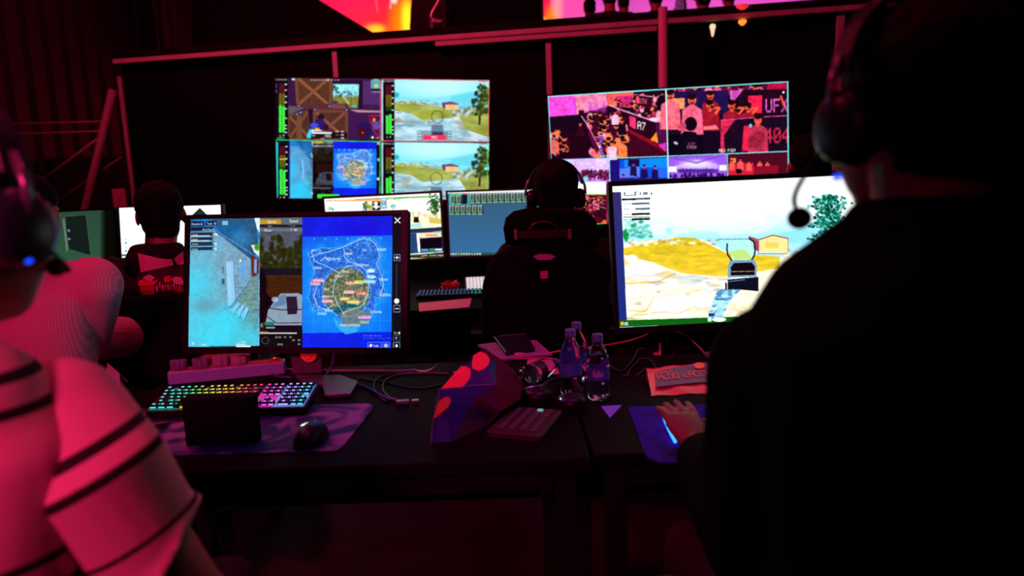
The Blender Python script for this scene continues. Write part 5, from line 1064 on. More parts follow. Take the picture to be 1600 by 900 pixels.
# second row: dark keyboard with small blue lights
def blue(t): return (.15, .35, 1) if t < .75 else (.1, .9, .6)
k2 = onz(700, 461, .76); small = [[(x + .0, 1) for x in range(15)] for _ in range(5)]
keyboard('dim black keyboard with tiny blue lights on the second row desk', m4((k2.x + .03, k2.y, .752), rotz(.02) @ rotx(.05)), .019, 19, colour=blue, strength=.5, under=.0, rows=[[(x, 1) for x in range(19)] for _ in range(5)])
k3 = pt(741, 440, 3.62)
keyboard('small keypad with glowing white keys beside the gaming chair', m4((k3.x + .01, 3.66, .765), rotz(.1) @ rotx(.8)), .019, 6, caps=mat('white_key', (.5, .5, .5), .5, emit=(.9, .95, 1), strength=.55), colour=lambda t: (.9, .95, 1), strength=.9, under=.0, rows=[[(x, 1) for x in range(6)] for _ in range(5)])

# ------------------------------------------------------------------ things on the main desk
def flat(name, label, cat, pts, th, m, z=.7505, bevel=.0, group=None):
    P_ = [onz(x, y, z) for x, y in pts]; c = sum(P_, V()) / len(P_)
    o = obj(name, MB().prism([V((p.x, p.y, z)) for p in P_], (0, 0, th)), m, bevel=bevel, org=(c.x, c.y, z))
    return tag(o, label, cat, group)
def matpat(name, cols, scale, rough=.7, spec=.3):
    m = mat(name, cols[0], rough, spec=spec); nt = m.node_tree; b = nt.nodes['Principled BSDF']
    tc = nt.nodes.new('ShaderNodeTexCoord'); n = nt.nodes.new('ShaderNodeTexNoise'); n.inputs['Scale'].default_value = scale; n.inputs['Detail'].default_value = 3; n.inputs['Distortion'].default_value = 1.2
    cr = nt.nodes.new('ShaderNodeValToRGB'); el = cr.color_ramp.elements
    while len(el) < len(cols): el.new(.5)
    for i, c in enumerate(cols): el[i].position = .32 + .36 * i / (len(cols) - 1); el[i].color = (*c, 1)
    nt.links.new(tc.outputs['Object'], n.inputs['Vector']); nt.links.new(n.outputs['Fac'], cr.inputs[0]); nt.links.new(cr.outputs[0], b.inputs['Base Color'])
    return m
flat('desk_mat', 'printed purple desk mat under the rainbow keyboard and the mouse', 'mouse pad', [(222, 640), (575, 632), (583, 636), (580, 644), (535, 700), (525, 706), (190, 716)], .003, matpat('mat_print', [(.30, .16, .42), (.24, .12, .34), (.01, .02, .10), (.01, .03, .10), (.06, .03, .12)], 7))
flat('mouse_pad', 'blue mouse pad with rounded corner beside the large man', 'mouse pad', [(982, 640), (986, 637), (1150, 632), (1150, 724), (1030, 724), (1014, 718), (1006, 708)], .003, matpat('pad_blue', [(.018, .010, .26), (.035, .014, .34), (.012, .010, .18)], 9, .8, .04))

def mouse(name, label, c, yaw, L=.12, W_=.066, H_=.038, m=None):
    r = thing(name, label, 'computer mouse', c); R = rotz(yaw); rings = []
    for i in range(11):
        t = i / 10; y = (t - .5) * L; k = math.sin(math.pi * (.04 + .92 * t)) ** .45; hh = H_ * (math.sin(math.pi * (.06 + .86 * (t ** .8))) ** .55)
        rings.append([V(c) + R @ V((W_ / 2 * k * math.cos(a), y, .002 + max(0, hh * math.sin(a)))) for a in [math.pi * j / 12 for j in range(13)]] + [V(c) + R @ V((-W_ / 2 * k * .8, y, .001)), V(c) + R @ V((W_ / 2 * k * .8, y, .001))])
    obj('shell', MB().loft(rings), m or M_BLKPL, r, smooth=True)
    return r, R
mc = onz(487, 688, .7545)
ms, R = mouse('mouse', 'black mouse with a glowing pale green logo on the purple mat', (mc.x, mc.y, .7545), -.1, H_=.040)
wl = obj('scroll_wheel', MB().lathe([(0, -.004), (.011, -.004), (.011, .004), (0, .004)], V(mc) + V((0, .04, .024)), 14, roty(math.pi / 2)), M_GREYPL, ms, smooth=True)
lm = mat('logo_glow', (.1, .1, .1), .5, emit=(.75, 1, .72), strength=2.0)
def up_disc(pts, z): return MB().prism([V((*p, z)) for p in pts], (0, 0, .0012))
lc = pt(484, 664, mc.y - .0); lx, ly = mc.x - .004, mc.y - .006
obj('logo', MB().loft([[V((lx + a, ly + b, .7545 + .0408 - abs(a) * .12)) for a, b in row] for row in ([(-.014, -.008), (-.005, -.008), (.004, -.008), (.014, -.008)], [(-.012, .002), (-.004, .006), (.005, .003), (.013, .006)], [(-.006, .009), (-.002, .010), (.004, .008), (.010, .011)])], closed=False), lm, ms, label='glowing pale green logo')

# upright black box standing on the mat
a, b = onz(287, 700, .754), onz(396, 700, .754)
bx = thing('storage_box', 'plain black box standing upright on the mat before the lit keyboard', 'box', ((a.x + b.x) / 2, a.y + .025, .7545))
hh = pt(340, 624, a.y).z - .7545
obj('body', MB().rbox(((a.x + b.x) / 2, a.y + .025, .7545 + hh / 2 - .004), (b.x - a.x, .034, hh - .008), .006), M_FAB, bx, bevel=.003)
obj('lid', MB().rbox(((a.x + b.x) / 2, a.y + .025, .7545 + hh - .004), (b.x - a.x + .003, .037, .008), .006), M_FAB, bx, bevel=.002)

# extension socket with four plugs
A, B = onz(262, 603), onz(446, 585); d = (B - A); L = d.length; ang = math.atan2(d.y, d.x); Rp = rotz(ang); mid = (A + B) / 2 + Rp @ V((0, .03, 0))
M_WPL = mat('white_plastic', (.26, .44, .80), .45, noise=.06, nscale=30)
ps = thing('power_strip', 'long pale extension socket lying behind the rainbow keyboard', 'power strip', (mid.x, mid.y, .7505))
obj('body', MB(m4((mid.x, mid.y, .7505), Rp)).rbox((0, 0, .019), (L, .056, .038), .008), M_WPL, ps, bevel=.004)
obj('socket_panel', MB(m4((mid.x, mid.y, .7505), Rp)).rbox((-.0, 0, .0385), (L - .02, .046, .002), .006), mat('socket_panel_pink', (.40, .10, .16), .5), ps)
sw = obj('switch', MB(m4((mid.x, mid.y, .7505), Rp)).rbox((L / 2 - .03, 0, .043), (.026, .018, .010), .003), mat('switch_red', (.4, .02, .03), .4), ps, bevel=.001, label='red rocker switch with a tiny light')
obj('light', MB(m4((mid.x, mid.y, .7505), Rp)).box((L / 2 - .03, -.006, .0484), (.006, .004, .001)), mat('led_red', (.3, 0, 0), .4, emit=(1, .05, .03), strength=5), sw)
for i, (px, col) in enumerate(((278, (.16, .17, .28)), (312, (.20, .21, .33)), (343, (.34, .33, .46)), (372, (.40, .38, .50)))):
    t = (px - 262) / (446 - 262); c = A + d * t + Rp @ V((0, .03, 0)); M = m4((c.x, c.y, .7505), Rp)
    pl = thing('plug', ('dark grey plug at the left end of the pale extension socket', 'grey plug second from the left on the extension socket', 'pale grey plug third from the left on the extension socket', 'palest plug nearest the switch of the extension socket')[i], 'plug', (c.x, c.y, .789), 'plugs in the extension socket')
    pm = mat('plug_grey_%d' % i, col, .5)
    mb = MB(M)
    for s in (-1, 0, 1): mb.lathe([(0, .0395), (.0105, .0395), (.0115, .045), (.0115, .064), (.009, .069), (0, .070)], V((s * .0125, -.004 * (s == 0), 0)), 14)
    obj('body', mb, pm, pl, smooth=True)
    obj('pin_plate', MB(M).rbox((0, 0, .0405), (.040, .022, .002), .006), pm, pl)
    cbl = bez([M @ V((0, .012, .055)), M @ V((0, .04, .05)), M @ V((-.01, .075, .02)), M @ V((-.03, .11, .005))], 5); obj('cord', MB().tube(cbl, .003, 6), M_BLKPL, pl, smooth=True)
a = onz(352, 590, .7505)
rb = thing('small_carton', 'small red carton behind the extension socket plugs', 'box', (a.x - .0, 2.085, .7505)); 
obj('body', MB().box((pt(351, 570, 2.07).x, 2.075, .778), (.145, .05, .055)), mat('carton_red', (.45, .02, .03), .6, noise=.15, nscale=30), rb, bevel=.002)
obj('lid_flap', MB().box((pt(351, 570, 2.07).x, 2.075, .8065), (.147, .052, .002)), mat('carton_red'), rb)

# cables
def cable(label, pts, r, col, rough=.5, z=None, name='cable'):
    P_ = []
    for p in pts:
        if len(p) == 2: q = onz(p[0], p[1], .7505 + r); P_.append(V((q.x, q.y, .7505 + r)))
        else: q = onz(p[0], p[1], p[2]) if p[2] < 1.2 else pt(p[0], p[1], p[2]); P_.append(q)
    o = obj(name, MB().tube(bez(P_, 8), r, 7), mat('cable_%02x%02x%02x' % tuple(int(c * 255) for c in col), col, rough), smooth=True)
    return tag(o, label, 'cable')
cable('pale purple cable running right from the monitor stand to the red ribbon', [(446, 576), (470, 579), (520, 579), (580, 579), (620, 580), (650, 578)], .003, (.38, .30, .62))
cable('blue lit cable hanging behind the right side of the monitor stand', [(521, 554, .80), (520, 566, .78), (516, 577, .757), (509, 586)], .004, (.08, .08, .5))
cable('dark blue cable hanging left of the monitor stand', [(404, 554, .80), (408, 568, .775), (418, 581), (434, 588), (456, 590)], .004, (.06, .05, .25))
cable('black cable looping behind the usb plug', [(604, 628), (592, 618), (584, 604), (590, 592), (610, 584), (650, 582), (690, 580)], .0022, (.06, .05, .07))
cable('grey looped cable right of the monitor foot', [(632, 628), (608, 620), (598, 607), (604, 593), (626, 585), (668, 583), (700, 584)], .0022, (.22, .16, .20))
cable('blue bundled cable from the monitor foot to the usb plug', [(560, 601), (575, 606), (592, 616), (610, 624), (632, 626)], .0035, (.05, .07, .28))
cable('thin dark cable crossing under the snack bag', [(560, 590), (600, 597), (650, 606), (690, 600)], .0016, (.10, .06, .09))
cable('red lit phone cable crossing behind the water bottles', [(811, 554), (850, 553), (878, 548), (915, 544), (950, 539), (985, 532), (1012, 523, .757)], .0035, (.62, .20, .25))
o = obj('connector', MB().tube([onz(804, 554, .757), onz(812, 554, .757), onz(822, 554, .757)], [.006, .0065, .005], 10), mat('cable_9e333f', (.62, .20, .25)), smooth=True); tag(o, 'pink plug end of the phone cable beside the power bank', 'connector')
cable('thin red cable under the phone cable', [(800, 561), (835, 560), (862, 560), (874, 567)], .0022, (.55, .05, .08))
cable('pale cable curving down from the bright monitor', [(1058, 519, .80), (1070, 524, .78), (1082, 533), (1094, 544), (1104, 556)], .003, (.40, .2, .38))
rs = random.Random(11)
for i, lb in enumerate(('tangled black cable nearest the middle water bottle', 'tangled black cable under the bright monitor', 'tangled dark cable beside the foil packet')):
    pts = [(948 + 22 * i + 60 * t + rs.uniform(-4, 4), 566 + 12 * i + 22 * math.sin(t * 5 + i * 1.7) * (.5 + .5 * t)) for t in [k / 7 for k in range(8)]]
    cable(lb, pts, .0025, (.06, .045, .06), .3)
up = thing('usb_plug', 'metal usb plug lying on the desk left of the snack bag', 'plug', V(onz(632, 628, .752)))
u0, u1 = onz(618, 629, .756), onz(640, 627, .756); du = (u1 - u0).normalized(); Ru = Matrix((du, V((0, 0, 1)).cross(du), V((0, 0, 1)))).transposed()
obj('body', MB().rbox((u0 + u1) / 2, (.034, .015, .009), .002, Ru), mat('usb_grey', (.30, .26, .36), .35, .4), up, bevel=.001)
obj('tip', MB().box(onz(649, 626, .756), (.018, .012, .005), Ru), mat('usb_tip', (.7, .35, .4), .3, .8), up)
# curved red ribbon
P_ = bez([onz(643, 575, .765), onz(652, 580, .757), onz(663, 581, .756), onz(674, 577, .758), onz(686, 567, .775)], 6)
o = obj('ribbon', MB().loft([[p + V((0, 0, -.0005)), p + V((0, .0, .0005)), p + V((0, .018 * math.sin(math.pi * (i + .5) / len(P_)), .0005)), p + V((0, .018 * math.sin(math.pi * (i + .5) / len(P_)), -.0005))] for i, p in enumerate(P_)]), mat('ribbon_red', (.5, .05, .09), .4), smooth=False)
tag(o, 'thin curved red strip on the desk right of the map monitor', 'strip')
# small gadget near the arm
g = onz(249, 668, .7545); gd = thing('remote_control', 'small dark gadget with pale dots beside the striped sleeve', 'gadget', (g.x, g.y, .7545))
obj('body', MB().rbox((g.x, g.y, .7545 + .006), (.035, .014, .012), .003, rotz(.5)), M_BLKPL, gd, bevel=.002)
for k in range(4): obj('button', MB().lathe([(.0015, .0), (.0015, .0008), (0, .0008)], V((g.x, g.y, .7665)) + rotz(.5) @ V((-.012 + .007 * k, 0, 0)), 8), mat('button_pale', (.6, .65, .7), .5), gd)
# folded card behind the striped shoulder
c0 = [onz(165, 600, .7505), onz(188, 604, .7505)]; cd = thing('folded_card', 'pale folded card standing behind the striped shoulder', 'card', V((c0[0] + c0[1]) / 2))
z1 = .7505 + .06
obj('front_leaf', MB().prism([c0[0], c0[1], V((c0[1].x - .01, c0[1].y + .02, z1 - .025)), V((c0[0].x + .0, c0[0].y + .02, z1))], (0, .001, 0)), mat('card_pale', (.55, .42, .58), .7), cd)
obj('back_leaf', MB().prism([c0[0] + V((0, .045, 0)), c0[1] + V((0, .045, 0)), V((c0[1].x - .01, c0[1].y + .0212, z1 - .025)), V((c0[0].x, c0[0].y + .0212, z1))], (0, .001, 0)), mat('card_pale'), cd)

# ------------------------------------------------------------------ water bottles
M_PET = mat('clear_plastic', (.93, .86, .97), .04, trans=1.0, ior=1.25); M_WATER = mat('water', (.85, .75, .95), .02, trans=1.0, ior=1.33)
M_CAP = mat('cap_blue', (.08, .17, .30), .45, noise=.1, nscale=60); M_LABEL = mat('label_blue', (.06, .16, .50), .4, noise=.15, nscale=25); M_LTXT = mat('label_print', (.85, .45, .7), .5)
def bottle(label, base, H_=.169, R_=.0295, ax=None, fill=.62, txt=True):
    r = thing('water_bottle', label, 'bottle', base, 'clear water bottles on the desk'); s = H_ / .169
    A_ = ax or Matrix.Identity(3)
    pr = [(0, .004), (.012, .002), (.024, 0), (R_ * .98, .006), (R_, .016), (R_ * .93, .024), (R_, .032), (R_ * .93, .040), (R_, .048), (R_, .052), (R_ * .97, .054), (R_ * .97, .086), (R_, .088), (R_, .096), (R_ * .95, .101), (R_ * .98, .106), (R_ * .88, .116), (R_ * .84, .119), (R_ * .8, .125), (R_ * .62, .134), (.0130, .144), (.0125, .152), (.0115, .153), (.0115, .160)]
    obj('body', MB().lathe([(a, b * s) for a, b in pr], base, 28, A_), M_PET, r, smooth=True)
    if fill: 
        wp = [(max(0, a - .0012), b * s + .0012) for a, b in pr if b <= fill * .16]; wp.append((wp[-1][0], fill * .16 * s)); wp.append((0, fill * .16 * s))
        obj('water', MB().lathe(wp, base, 28, A_), M_WATER, r, smooth=True)
    obj('label', MB().lathe([(R_ * 1.004, .054 * s), (R_ * 1.004, .086 * s)], base, 28, A_), M_LABEL if fill else mat('label_dark', (.03, .015, .035), .4), r, smooth=True)
    obj('cap', MB().lathe([(.0128, .150 * s), (.0142, .150 * s), (.0142, .153 * s), (.0138, .154 * s), (.0138, .166 * s), (.0128, .169 * s), (0, .169 * s)], base, 24, A_), M_CAP, r, smooth=True)
    if txt:
        mb = MB(); xx = -.55
        for ch in 'Bailley':
            Rr = _rows[ch if ch in _rows else 'o'].split()
            for j, row in enumerate(Rr):
                for i, bt in enumerate(row):
                    if bt == '1':
                        a0 = xx + i * .034; q = [V(base) + A_ @ V((R_ * 1.012 * math.sin(a), -R_ * 1.012 * math.cos(a), z * s)) for a, z in ((a0, .079 - j * .0022), (a0 + .034, .079 - j * .0022), (a0 + .034, .0768 - j * .0022), (a0, .0768 - j * .0022))]
                        mb.add(q, [(0, 1, 2, 3)])
            xx += (len(Rr[0]) + 1) * .034
        obj('lettering', mb, M_LTXT, r)
    return r
b1 = onz(935, 622, .7505); bottle('half full water bottle standing apart on the right', (b1.x, b1.y, .7505), fill=.72)
b2 = onz(893, 615, .7505); bottle('water bottle standing just behind the black headphones', (b2.x, b2.y, .7505), .174, fill=.5, txt=False)
b3 = onz(903, 596, .7505); bottle('rearmost water bottle mostly hidden by the one before it', (b3.x, b3.y + .01, .7505), .168, fill=.4, txt=False)
ln = onz(818, 606, .752); ang = math.radians(-52)
Al = Matrix(((0, 0, 1), (1, 0, 0), (0, 1, 0))); Al = rotz(math.radians(48)) @ roty(math.radians(-4)) @ Al
bottle('crushed empty water bottle lying on its side behind the headphones', (ln.x, ln.y, .7505 + .0300), .15, .0285, Al, fill=0, txt=False)

# ------------------------------------------------------------------ snack bag
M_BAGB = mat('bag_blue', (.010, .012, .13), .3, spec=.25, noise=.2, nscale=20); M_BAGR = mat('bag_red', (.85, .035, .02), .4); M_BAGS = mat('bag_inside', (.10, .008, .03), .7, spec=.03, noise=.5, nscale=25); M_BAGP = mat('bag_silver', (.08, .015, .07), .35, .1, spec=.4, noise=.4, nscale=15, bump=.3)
z0 = .7515
kA = onz(673, 692, z0); kB = onz(706, 690, z0); kI = onz(766, 662, z0); kH = onz(806, 636, z0)
bag = thing('snack_bag', 'crumpled blue snack bag with red discs standing on the desk', 'snack bag', V((kI.x, kI.y + .04, z0)))
yC = kA.y + .06
C_ = pt(687, 608, yC + .06); D_ = pt(752, 548, yC + .15); E_ = pt(775, 568, yC + .14); F_ = pt(801, 584, yC + .16); G_ = pt(815, 608, yC + .14); H2_ = pt(812, 624, yC + .10); K_ = pt(775, 600, yC + .07); B_ = pt(677, 655, yC + .02); L_ = pt(742, 622, yC + .03); I2 = pt(783, 642, yC + .05)
bk = lambda p, dy=.07: V((p.x + .005, p.y + dy, max(z0, p.z - .01)))
def faces(n, pl, m, th=.0006): return obj(n, MB().add([V(p) for p in pl], [tuple(range(len(pl)))] if len(pl) < 4 else [(0, i, i + 1) for i in range(1, len(pl) - 1)]), m, bag)
front = [C_, K_, E_, D_]
faces('blue_panel', [K_, E_, D_, C_], M_BAGB)
faces('lower_panel', [C_, K_, L_, kB, kA, B_], M_BAGB)
faces('silver_panel', [L_, K_, I2, kI, kB], M_BAGP)
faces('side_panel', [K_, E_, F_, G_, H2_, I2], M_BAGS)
faces('fold', [I2, H2_, kH, kI], M_BAGP)
faces('back_panel', [bk(kA), bk(C_), bk(D_), bk(F_), bk(G_), bk(kH, .1)], M_BAGB)
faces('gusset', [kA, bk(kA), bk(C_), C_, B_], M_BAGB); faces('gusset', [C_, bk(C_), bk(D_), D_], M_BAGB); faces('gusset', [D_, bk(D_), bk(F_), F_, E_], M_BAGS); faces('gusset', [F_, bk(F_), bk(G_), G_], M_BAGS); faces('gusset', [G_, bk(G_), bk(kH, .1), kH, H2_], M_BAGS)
def on_plane(px, py, a, b, c, off=.0012):
    n = (b - a).cross(c - a).normalized(); d = pt(px, py, 1.0) - CAM
    if n.dot(d) > 0: n = -n
    return CAM + d * ((a - CAM).dot(n) / d.dot(n)) + n * off
QF = mp(670, 540, 5.625)
def decal(n, pts, a, b, c, m, lab=None, off=.0012):
    P_ = [on_plane(*QF(x, y), a, b, c, off) for x, y in pts]; return obj(n, MB().add(P_, [tuple(range(len(P_)))]), m, bag, label=lab)
d1 = decal('red_disc', [(390, 90), (450, 55), (500, 70), (535, 120), (525, 170), (480, 212), (430, 222), (385, 205), (378, 170)], C_, D_, K_, M_BAGR, 'red printed disc')
d2 = decal('red_disc', [(110, 378), (285, 182), (330, 185), (362, 205), (370, 250), (355, 300), (290, 375)], C_, D_, K_, M_BAGR, 'red printed disc')
d3 = decal('red_disc', [(90, 490), (150, 450), (190, 455), (198, 490), (175, 540), (120, 590), (45, 650), (60, 590)], C_, B_, kA, M_BAGR, 'red printed disc')
o_ = on_plane(*QF(222, 262), C_, D_, K_, .0016); x_ = on_plane(*QF(320, 222), C_, D_, K_, .0016); y_ = on_plane(*QF(205, 225), C_, D_, K_, .0016)
ux = (x_ - o_).normalized(); nn = (D_ - C_).cross(K_ - C_).normalized(); uy = ux.cross(nn).normalized(); uy = uy if (uy.z > 0) else -uy
obj('lettering', letters('ays', o_ + uy * .012, ux, uy, .0020), mat('bag_letter', (.95, .12, .16), .5), bag)
obj('crease', MB().tube([C_, C_.lerp(K_, .5) + V((0, -.002, .002)), K_], .0012, 5), mat('foil_edge', (.45, .35, .65), .2, .6), bag); obj('crease', MB().tube([C_, B_, kA], .0011, 5), mat('foil_edge'), bag)

# ------------------------------------------------------------------ calculator, headphones, power bank, papers
q = [onz(x, y, .7505) for x, y in ((786, 641), (861, 648), (868, 694), (775, 686))]
ex = ((q[1] - q[0]) + (q[2] - q[3])).normalized(); ey = V((-ex.y, ex.x, 0)); ctr = sum(q, V()) / 4; cw, cl = (q[2] - q[3]).length * .95, ((q[0] + q[1]) / 2 - (q[2] + q[3]) / 2).length * .93
Mc = m4((ctr.x, ctr.y, .7505), Matrix((ex, ey, V((0, 0, 1)))).transposed()); Mc.translation.z += .0
ca = thing('keypad', 'flat reddish keypad with rows of small buttons before the snack bag', 'keypad', (ctr.x, ctr.y, .7505))
obj('case', MB(Mc).rbox((0, 0, .007), (cw, cl, .014), .008), mat('keypad_case', (.035, .014, .022), .5, noise=.15, nscale=40), ca, bevel=.002)
for c_i in range(4):
    for r_i in range(8):
        col = (.25, .9, .75) if (c_i == 2 and r_i == 0) else (.11, .07, .09) if r_i % 2 else (.10, .10, .11)
        obj('button', MB(Mc).rbox((-cw * .30 + c_i * cw * .2, cl * .40 - r_i * cl * .105, .0155), (cw * .10, cl * .06, .004), .002), mat('btn_%d' % int(col[0] * 100), col, .5, emit=(.1, .9, .7) if r_i == 0 and c_i == 2 else None, strength=.35), ca, label='teal button' if (c_i == 2 and r_i == 0) else None)
hp = thing('headphones', 'black headphones lying on the desk in front of the bottles', 'headphones', V(onz(865, 628, .7505)))
HPp = [onz(842, 618, .775), onz(856, 600, .79), onz(875, 592, .795), onz(893, 596, .79), onz(904, 612, .78), onz(902, 634, .765)]
obj('headband', MB().tube(bez(HPp, 7), [.009] * (7 * 5 + 1), 10), M_BLKPL, hp, smooth=True)
c1 = onz(840, 628, .7505); c1.z = .7505; c2 = onz(893, 640, .7505); c2.z = .7505
for c_, rr in ((c1, .040), (c2, .036)):
    e = obj('ear_cup', MB().lathe([(0, .002), (rr * .9, .002), (rr, .012), (rr, .026), (rr * .85, .034), (rr * .4, .037), (0, .037)], c_, 24), M_BLKPL, hp, smooth=True)
    obj('cushion', MB().lathe([(rr * .55, .0), (rr * .98, .0), (rr * 1.02, .006), (rr * .98, .012), (rr * .55, .012)], c_, 24), M_FAB, e, smooth=True)
obj('trim', MB().tube(bez([onz(815, 608, .785), onz(828, 605, .789), onz(843, 602, .79), onz(862, 600, .785)], 4), .0016, 6), mat('trim_purple', (.7, .5, .85), .2, .7), hp, smooth=True, label='thin shiny trim')
obj('light', MB().ell(onz(876, 623, .786), (.002, .002, .002), 8, 6), mat('led_blue', (0, 0, .2), .4, emit=(.15, .3, 1), strength=5), hp, label='tiny blue light')
pn = flat('notebook', 'pale purple paper pad lying under the black power bank', 'paper pad', [(746, 541), (776, 537), (838, 534), (863, 556), (784, 564)], .006, mat('paper_purple', (.26, .14, .30), .7, noise=.1, nscale=20))
flat('paper_sheet', 'small bright pink paper under the lying water bottle', 'paper', [(824, 562), (868, 560), (874, 585), (822, 584)], .0008, mat('paper_pink', (.55, .10, .30), .7))
P_ = [onz(x, y, .7575) for x, y in ((771, 531), (822, 527), (836, 549), (790, 556))]
pb = thing('power_bank', 'black power bank lying on the purple paper pad', 'power bank', sum(P_, V()) / 4)
obj('body', MB().prism([V((p.x, p.y, .757)) for p in P_], (0, 0, .014)), mat('powerbank_black', (.012, .02, .025), .22, spec=.6), pb, bevel=.003)
for k in range(14):
    p = P_[0].lerp(P_[1], .2 + .06 * k); obj('highlight_dot', MB().ell((p.x, p.y - .006, .772), (.0016, .0016, .001), 6, 4), mat('highlight_pale', (.55, .9, .8), .3), pb)  # pale dots stand in for the monitor's reflection along the edge
flat('paper_scrap', 'small blue violet paper corner below the right hand bottle', 'paper', [(939, 635), (972, 633), (953, 653)], .0006, mat('paper_violet', (.20, .13, .95), .7))
# foil packet
PQ = [(1010, 576), (1060, 568), (1135, 562), (1150, 610), (1075, 622), (1020, 617)]
pk = thing('foil_packet', 'red foil food packet with dark label leaning by the large man', 'packet', V(onz(1070, 610, .7505)))
base_ = [onz(x, y, .752) for x, y in ((1018, 619), (1140, 612))]; top_ = [onz(1010, 576, .785), onz(1130, 564, .785)]
nx_, ny_ = 12, 8; vs_ = []
for j in range(ny_ + 1):
    for i in range(nx_ + 1):
        u, v = i / nx_, j / ny_; p = base_[0].lerp(base_[1], u).lerp(top_[0].lerp(top_[1], u), v)
        bul = math.sin(math.pi * u) ** .6 * math.sin(math.pi * v) ** .6 * .010 + .0025 * math.sin(u * 17 + v * 9); vs_.append(p + V((0, -.004, 1)).normalized() * bul)
mb = MB().add(vs_, [(j * (nx_ + 1) + i, j * (nx_ + 1) + i + 1, (j + 1) * (nx_ + 1) + i + 1, (j + 1) * (nx_ + 1) + i) for j in range(ny_) for i in range(nx_)])
mb.add([base_[0], base_[1], top_[1], top_[0], V((base_[0].x, base_[0].y + .02, .751)), V((base_[1].x, base_[1].y + .02, .751)), V((top_[1].x, top_[1].y + .01, .751)), V((top_[0].x, top_[0].y + .01, .751))], [(4, 5, 6, 7), (0, 1, 5, 4), (3, 2, 6, 7), (0, 3, 7, 4), (1, 2, 6, 5)])
obj('pouch', mb, mat('foil_red', (.75, .035, .10), .35, noise=.2, nscale=20, spec=.6), pk, smooth=True)
pl_n = (base_[1] - base_[0]).cross(top_[0] - base_[0]).normalized(); pl_n = pl_n if pl_n.z > 0 else -pl_n
def on_pk(px, py, off): 
    d = pt(px, py, 1.0) - CAM; return CAM + d * ((base_[0] - CAM).dot(pl_n) / d.dot(pl_n)) + pl_n * off
obj('label', MB().prism([on_pk(x, y, .0105) for x, y in ((1022, 586), (1060, 579), (1100, 573), (1132, 570), (1134, 602), (1090, 603), (1024, 610))], pl_n * .0006), mat('packet_label', (.12, .035, .16), .5), pk)
o_, x_ = on_pk(1024, 594, .0135), on_pk(1090, 588, .0135); ux = (x_ - o_).normalized(); uy = pl_n.cross(ux).normalized()
obj('lettering', letters('ALOO LACCHA', o_ + uy * .006, ux, uy, .0042, .62), mat('packet_letter', (.85, .06, .10), .5), pk)
obj('lettering', letters('MASALA', o_ + uy * .020, ux, uy, .0016, .9), mat('packet_letter'), pk)
obj('emblem', MB().prism([on_pk(1092 + 9 * math.cos(a), 578 + 5 * math.sin(a), .0135) for a in [k * .52 for k in range(12)]], pl_n * .0004), mat('packet_emblem', (.9, .10, .05), .5), pk)
# items on the second row desk
flat('folded_paper', 'folded pink lit paper at the front of the second row desk', 'paper', [(654, 474), (737, 466), (733, 480), (655, 487)], .001, mat('paper_white', (.70, .45, .55), .7), z=.7505)
c_ = pt(703, 441, 3.66); rs = random.Random(7)
mb = MB(); bm_v = []
wr = obj('crumpled_wrapper', MB().ell((c_.x, 3.66, .775), (.05, .04, .026), 12, 8), mat('wrapper_red', (.45, .04, .05), .4)); 
for v in wr.data.vertices: v.co *= rs.uniform(.55, 1.25)
tag(wr, 'crumpled red wrapper behind the second row keyboard', 'wrapper')
# mouse of the large man
mr = onz(1067, 680, .7545)
mr_, R = mouse('mouse', 'mouse with blue light strip under the large man\'s hand', (mr.x, mr.y + .02, .7545), .05, .115, .062, .034)
obj('light_strip', MB().tube([onz(1037, 652, .764), onz(1043, 668, .764), onz(1055, 690, .764)], [.0035, .003, .0035], 8), mat('strip_blue', (0, .02, .2), .4, emit=(.03, .28, 1), strength=2.6), mr_, smooth=True, label='glowing blue light strip')
obj('light', MB().ell(onz(1074, 637, .775), (.0028, .0028, .0028), 8, 6), mat('led_blue2', (0, 0, .2), .4, emit=(.25, .35, 1), strength=4), mr_, label='tiny blue light')
# ------------------------------------------------------------------ people
def fuse(name, mb, voxel, m, parent=None, smooth_n=4, bump=0, cut=None, org=None, label=None, off=0):
    me = bpy.data.meshes.new('tmp'); me.from_pydata(mb.v, [], mb.f)
    bm = bmesh.new(); bm.from_mesh(me); bmesh.ops.recalc_face_normals(bm, faces=bm.faces[:]); bm.to_mesh(me); bm.free()
    o = bpy.data.objects.new('tmp', me); COL.objects.link(o)
    r = o.modifiers.new('r', 'REMESH'); r.mode = 'VOXEL'; r.voxel_size = voxel
    s = o.modifiers.new('s', 'SMOOTH'); s.iterations = smooth_n; s.factor = .5
    dg = bpy.context.evaluated_depsgraph_get(); ev = o.evaluated_get(dg); m2 = bpy.data.meshes.new_from_object(ev)
    bpy.data.objects.remove(o); bpy.data.meshes.remove(me)
    n = len(m2.vertices); co = np.empty(n * 3, np.float32); m2.vertices.foreach_get('co', co); co = co.reshape(-1, 3)
    if off:
        no = np.empty(n * 3, np.float32); m2.vertices.foreach_get('normal', no); co = co + no.reshape(-1, 3) * off
    if bump:
        no = np.empty(n * 3, np.float32); m2.vertices.foreach_get('normal', no); no = no.reshape(-1, 3)
        k = np.sin(co[:, 0] * 95 + 3 * np.sin(co[:, 2] * 40)) * np.sin(co[:, 2] * 70 + 2 * np.sin(co[:, 1] * 60)) * np.cos(co[:, 1] * 85); co = co + no * (k * bump)[:, None]
    base = V(rootloc(parent)) if parent is not None else V(org)
    co = co - np.array(base, np.float32); m2.vertices.foreach_set('co', co.ravel().astype(np.float32)); m2.update()
    m2.materials.clear(); m2.name = name
    return link(name, m2, m, parent, base, smooth=True, label=label)
M_SKIN = mat('skin', (.42, .20, .14), .5, noise=.08, nscale=30); M_SKIND = mat('skin_shadowed', (.30, .14, .10), .55)
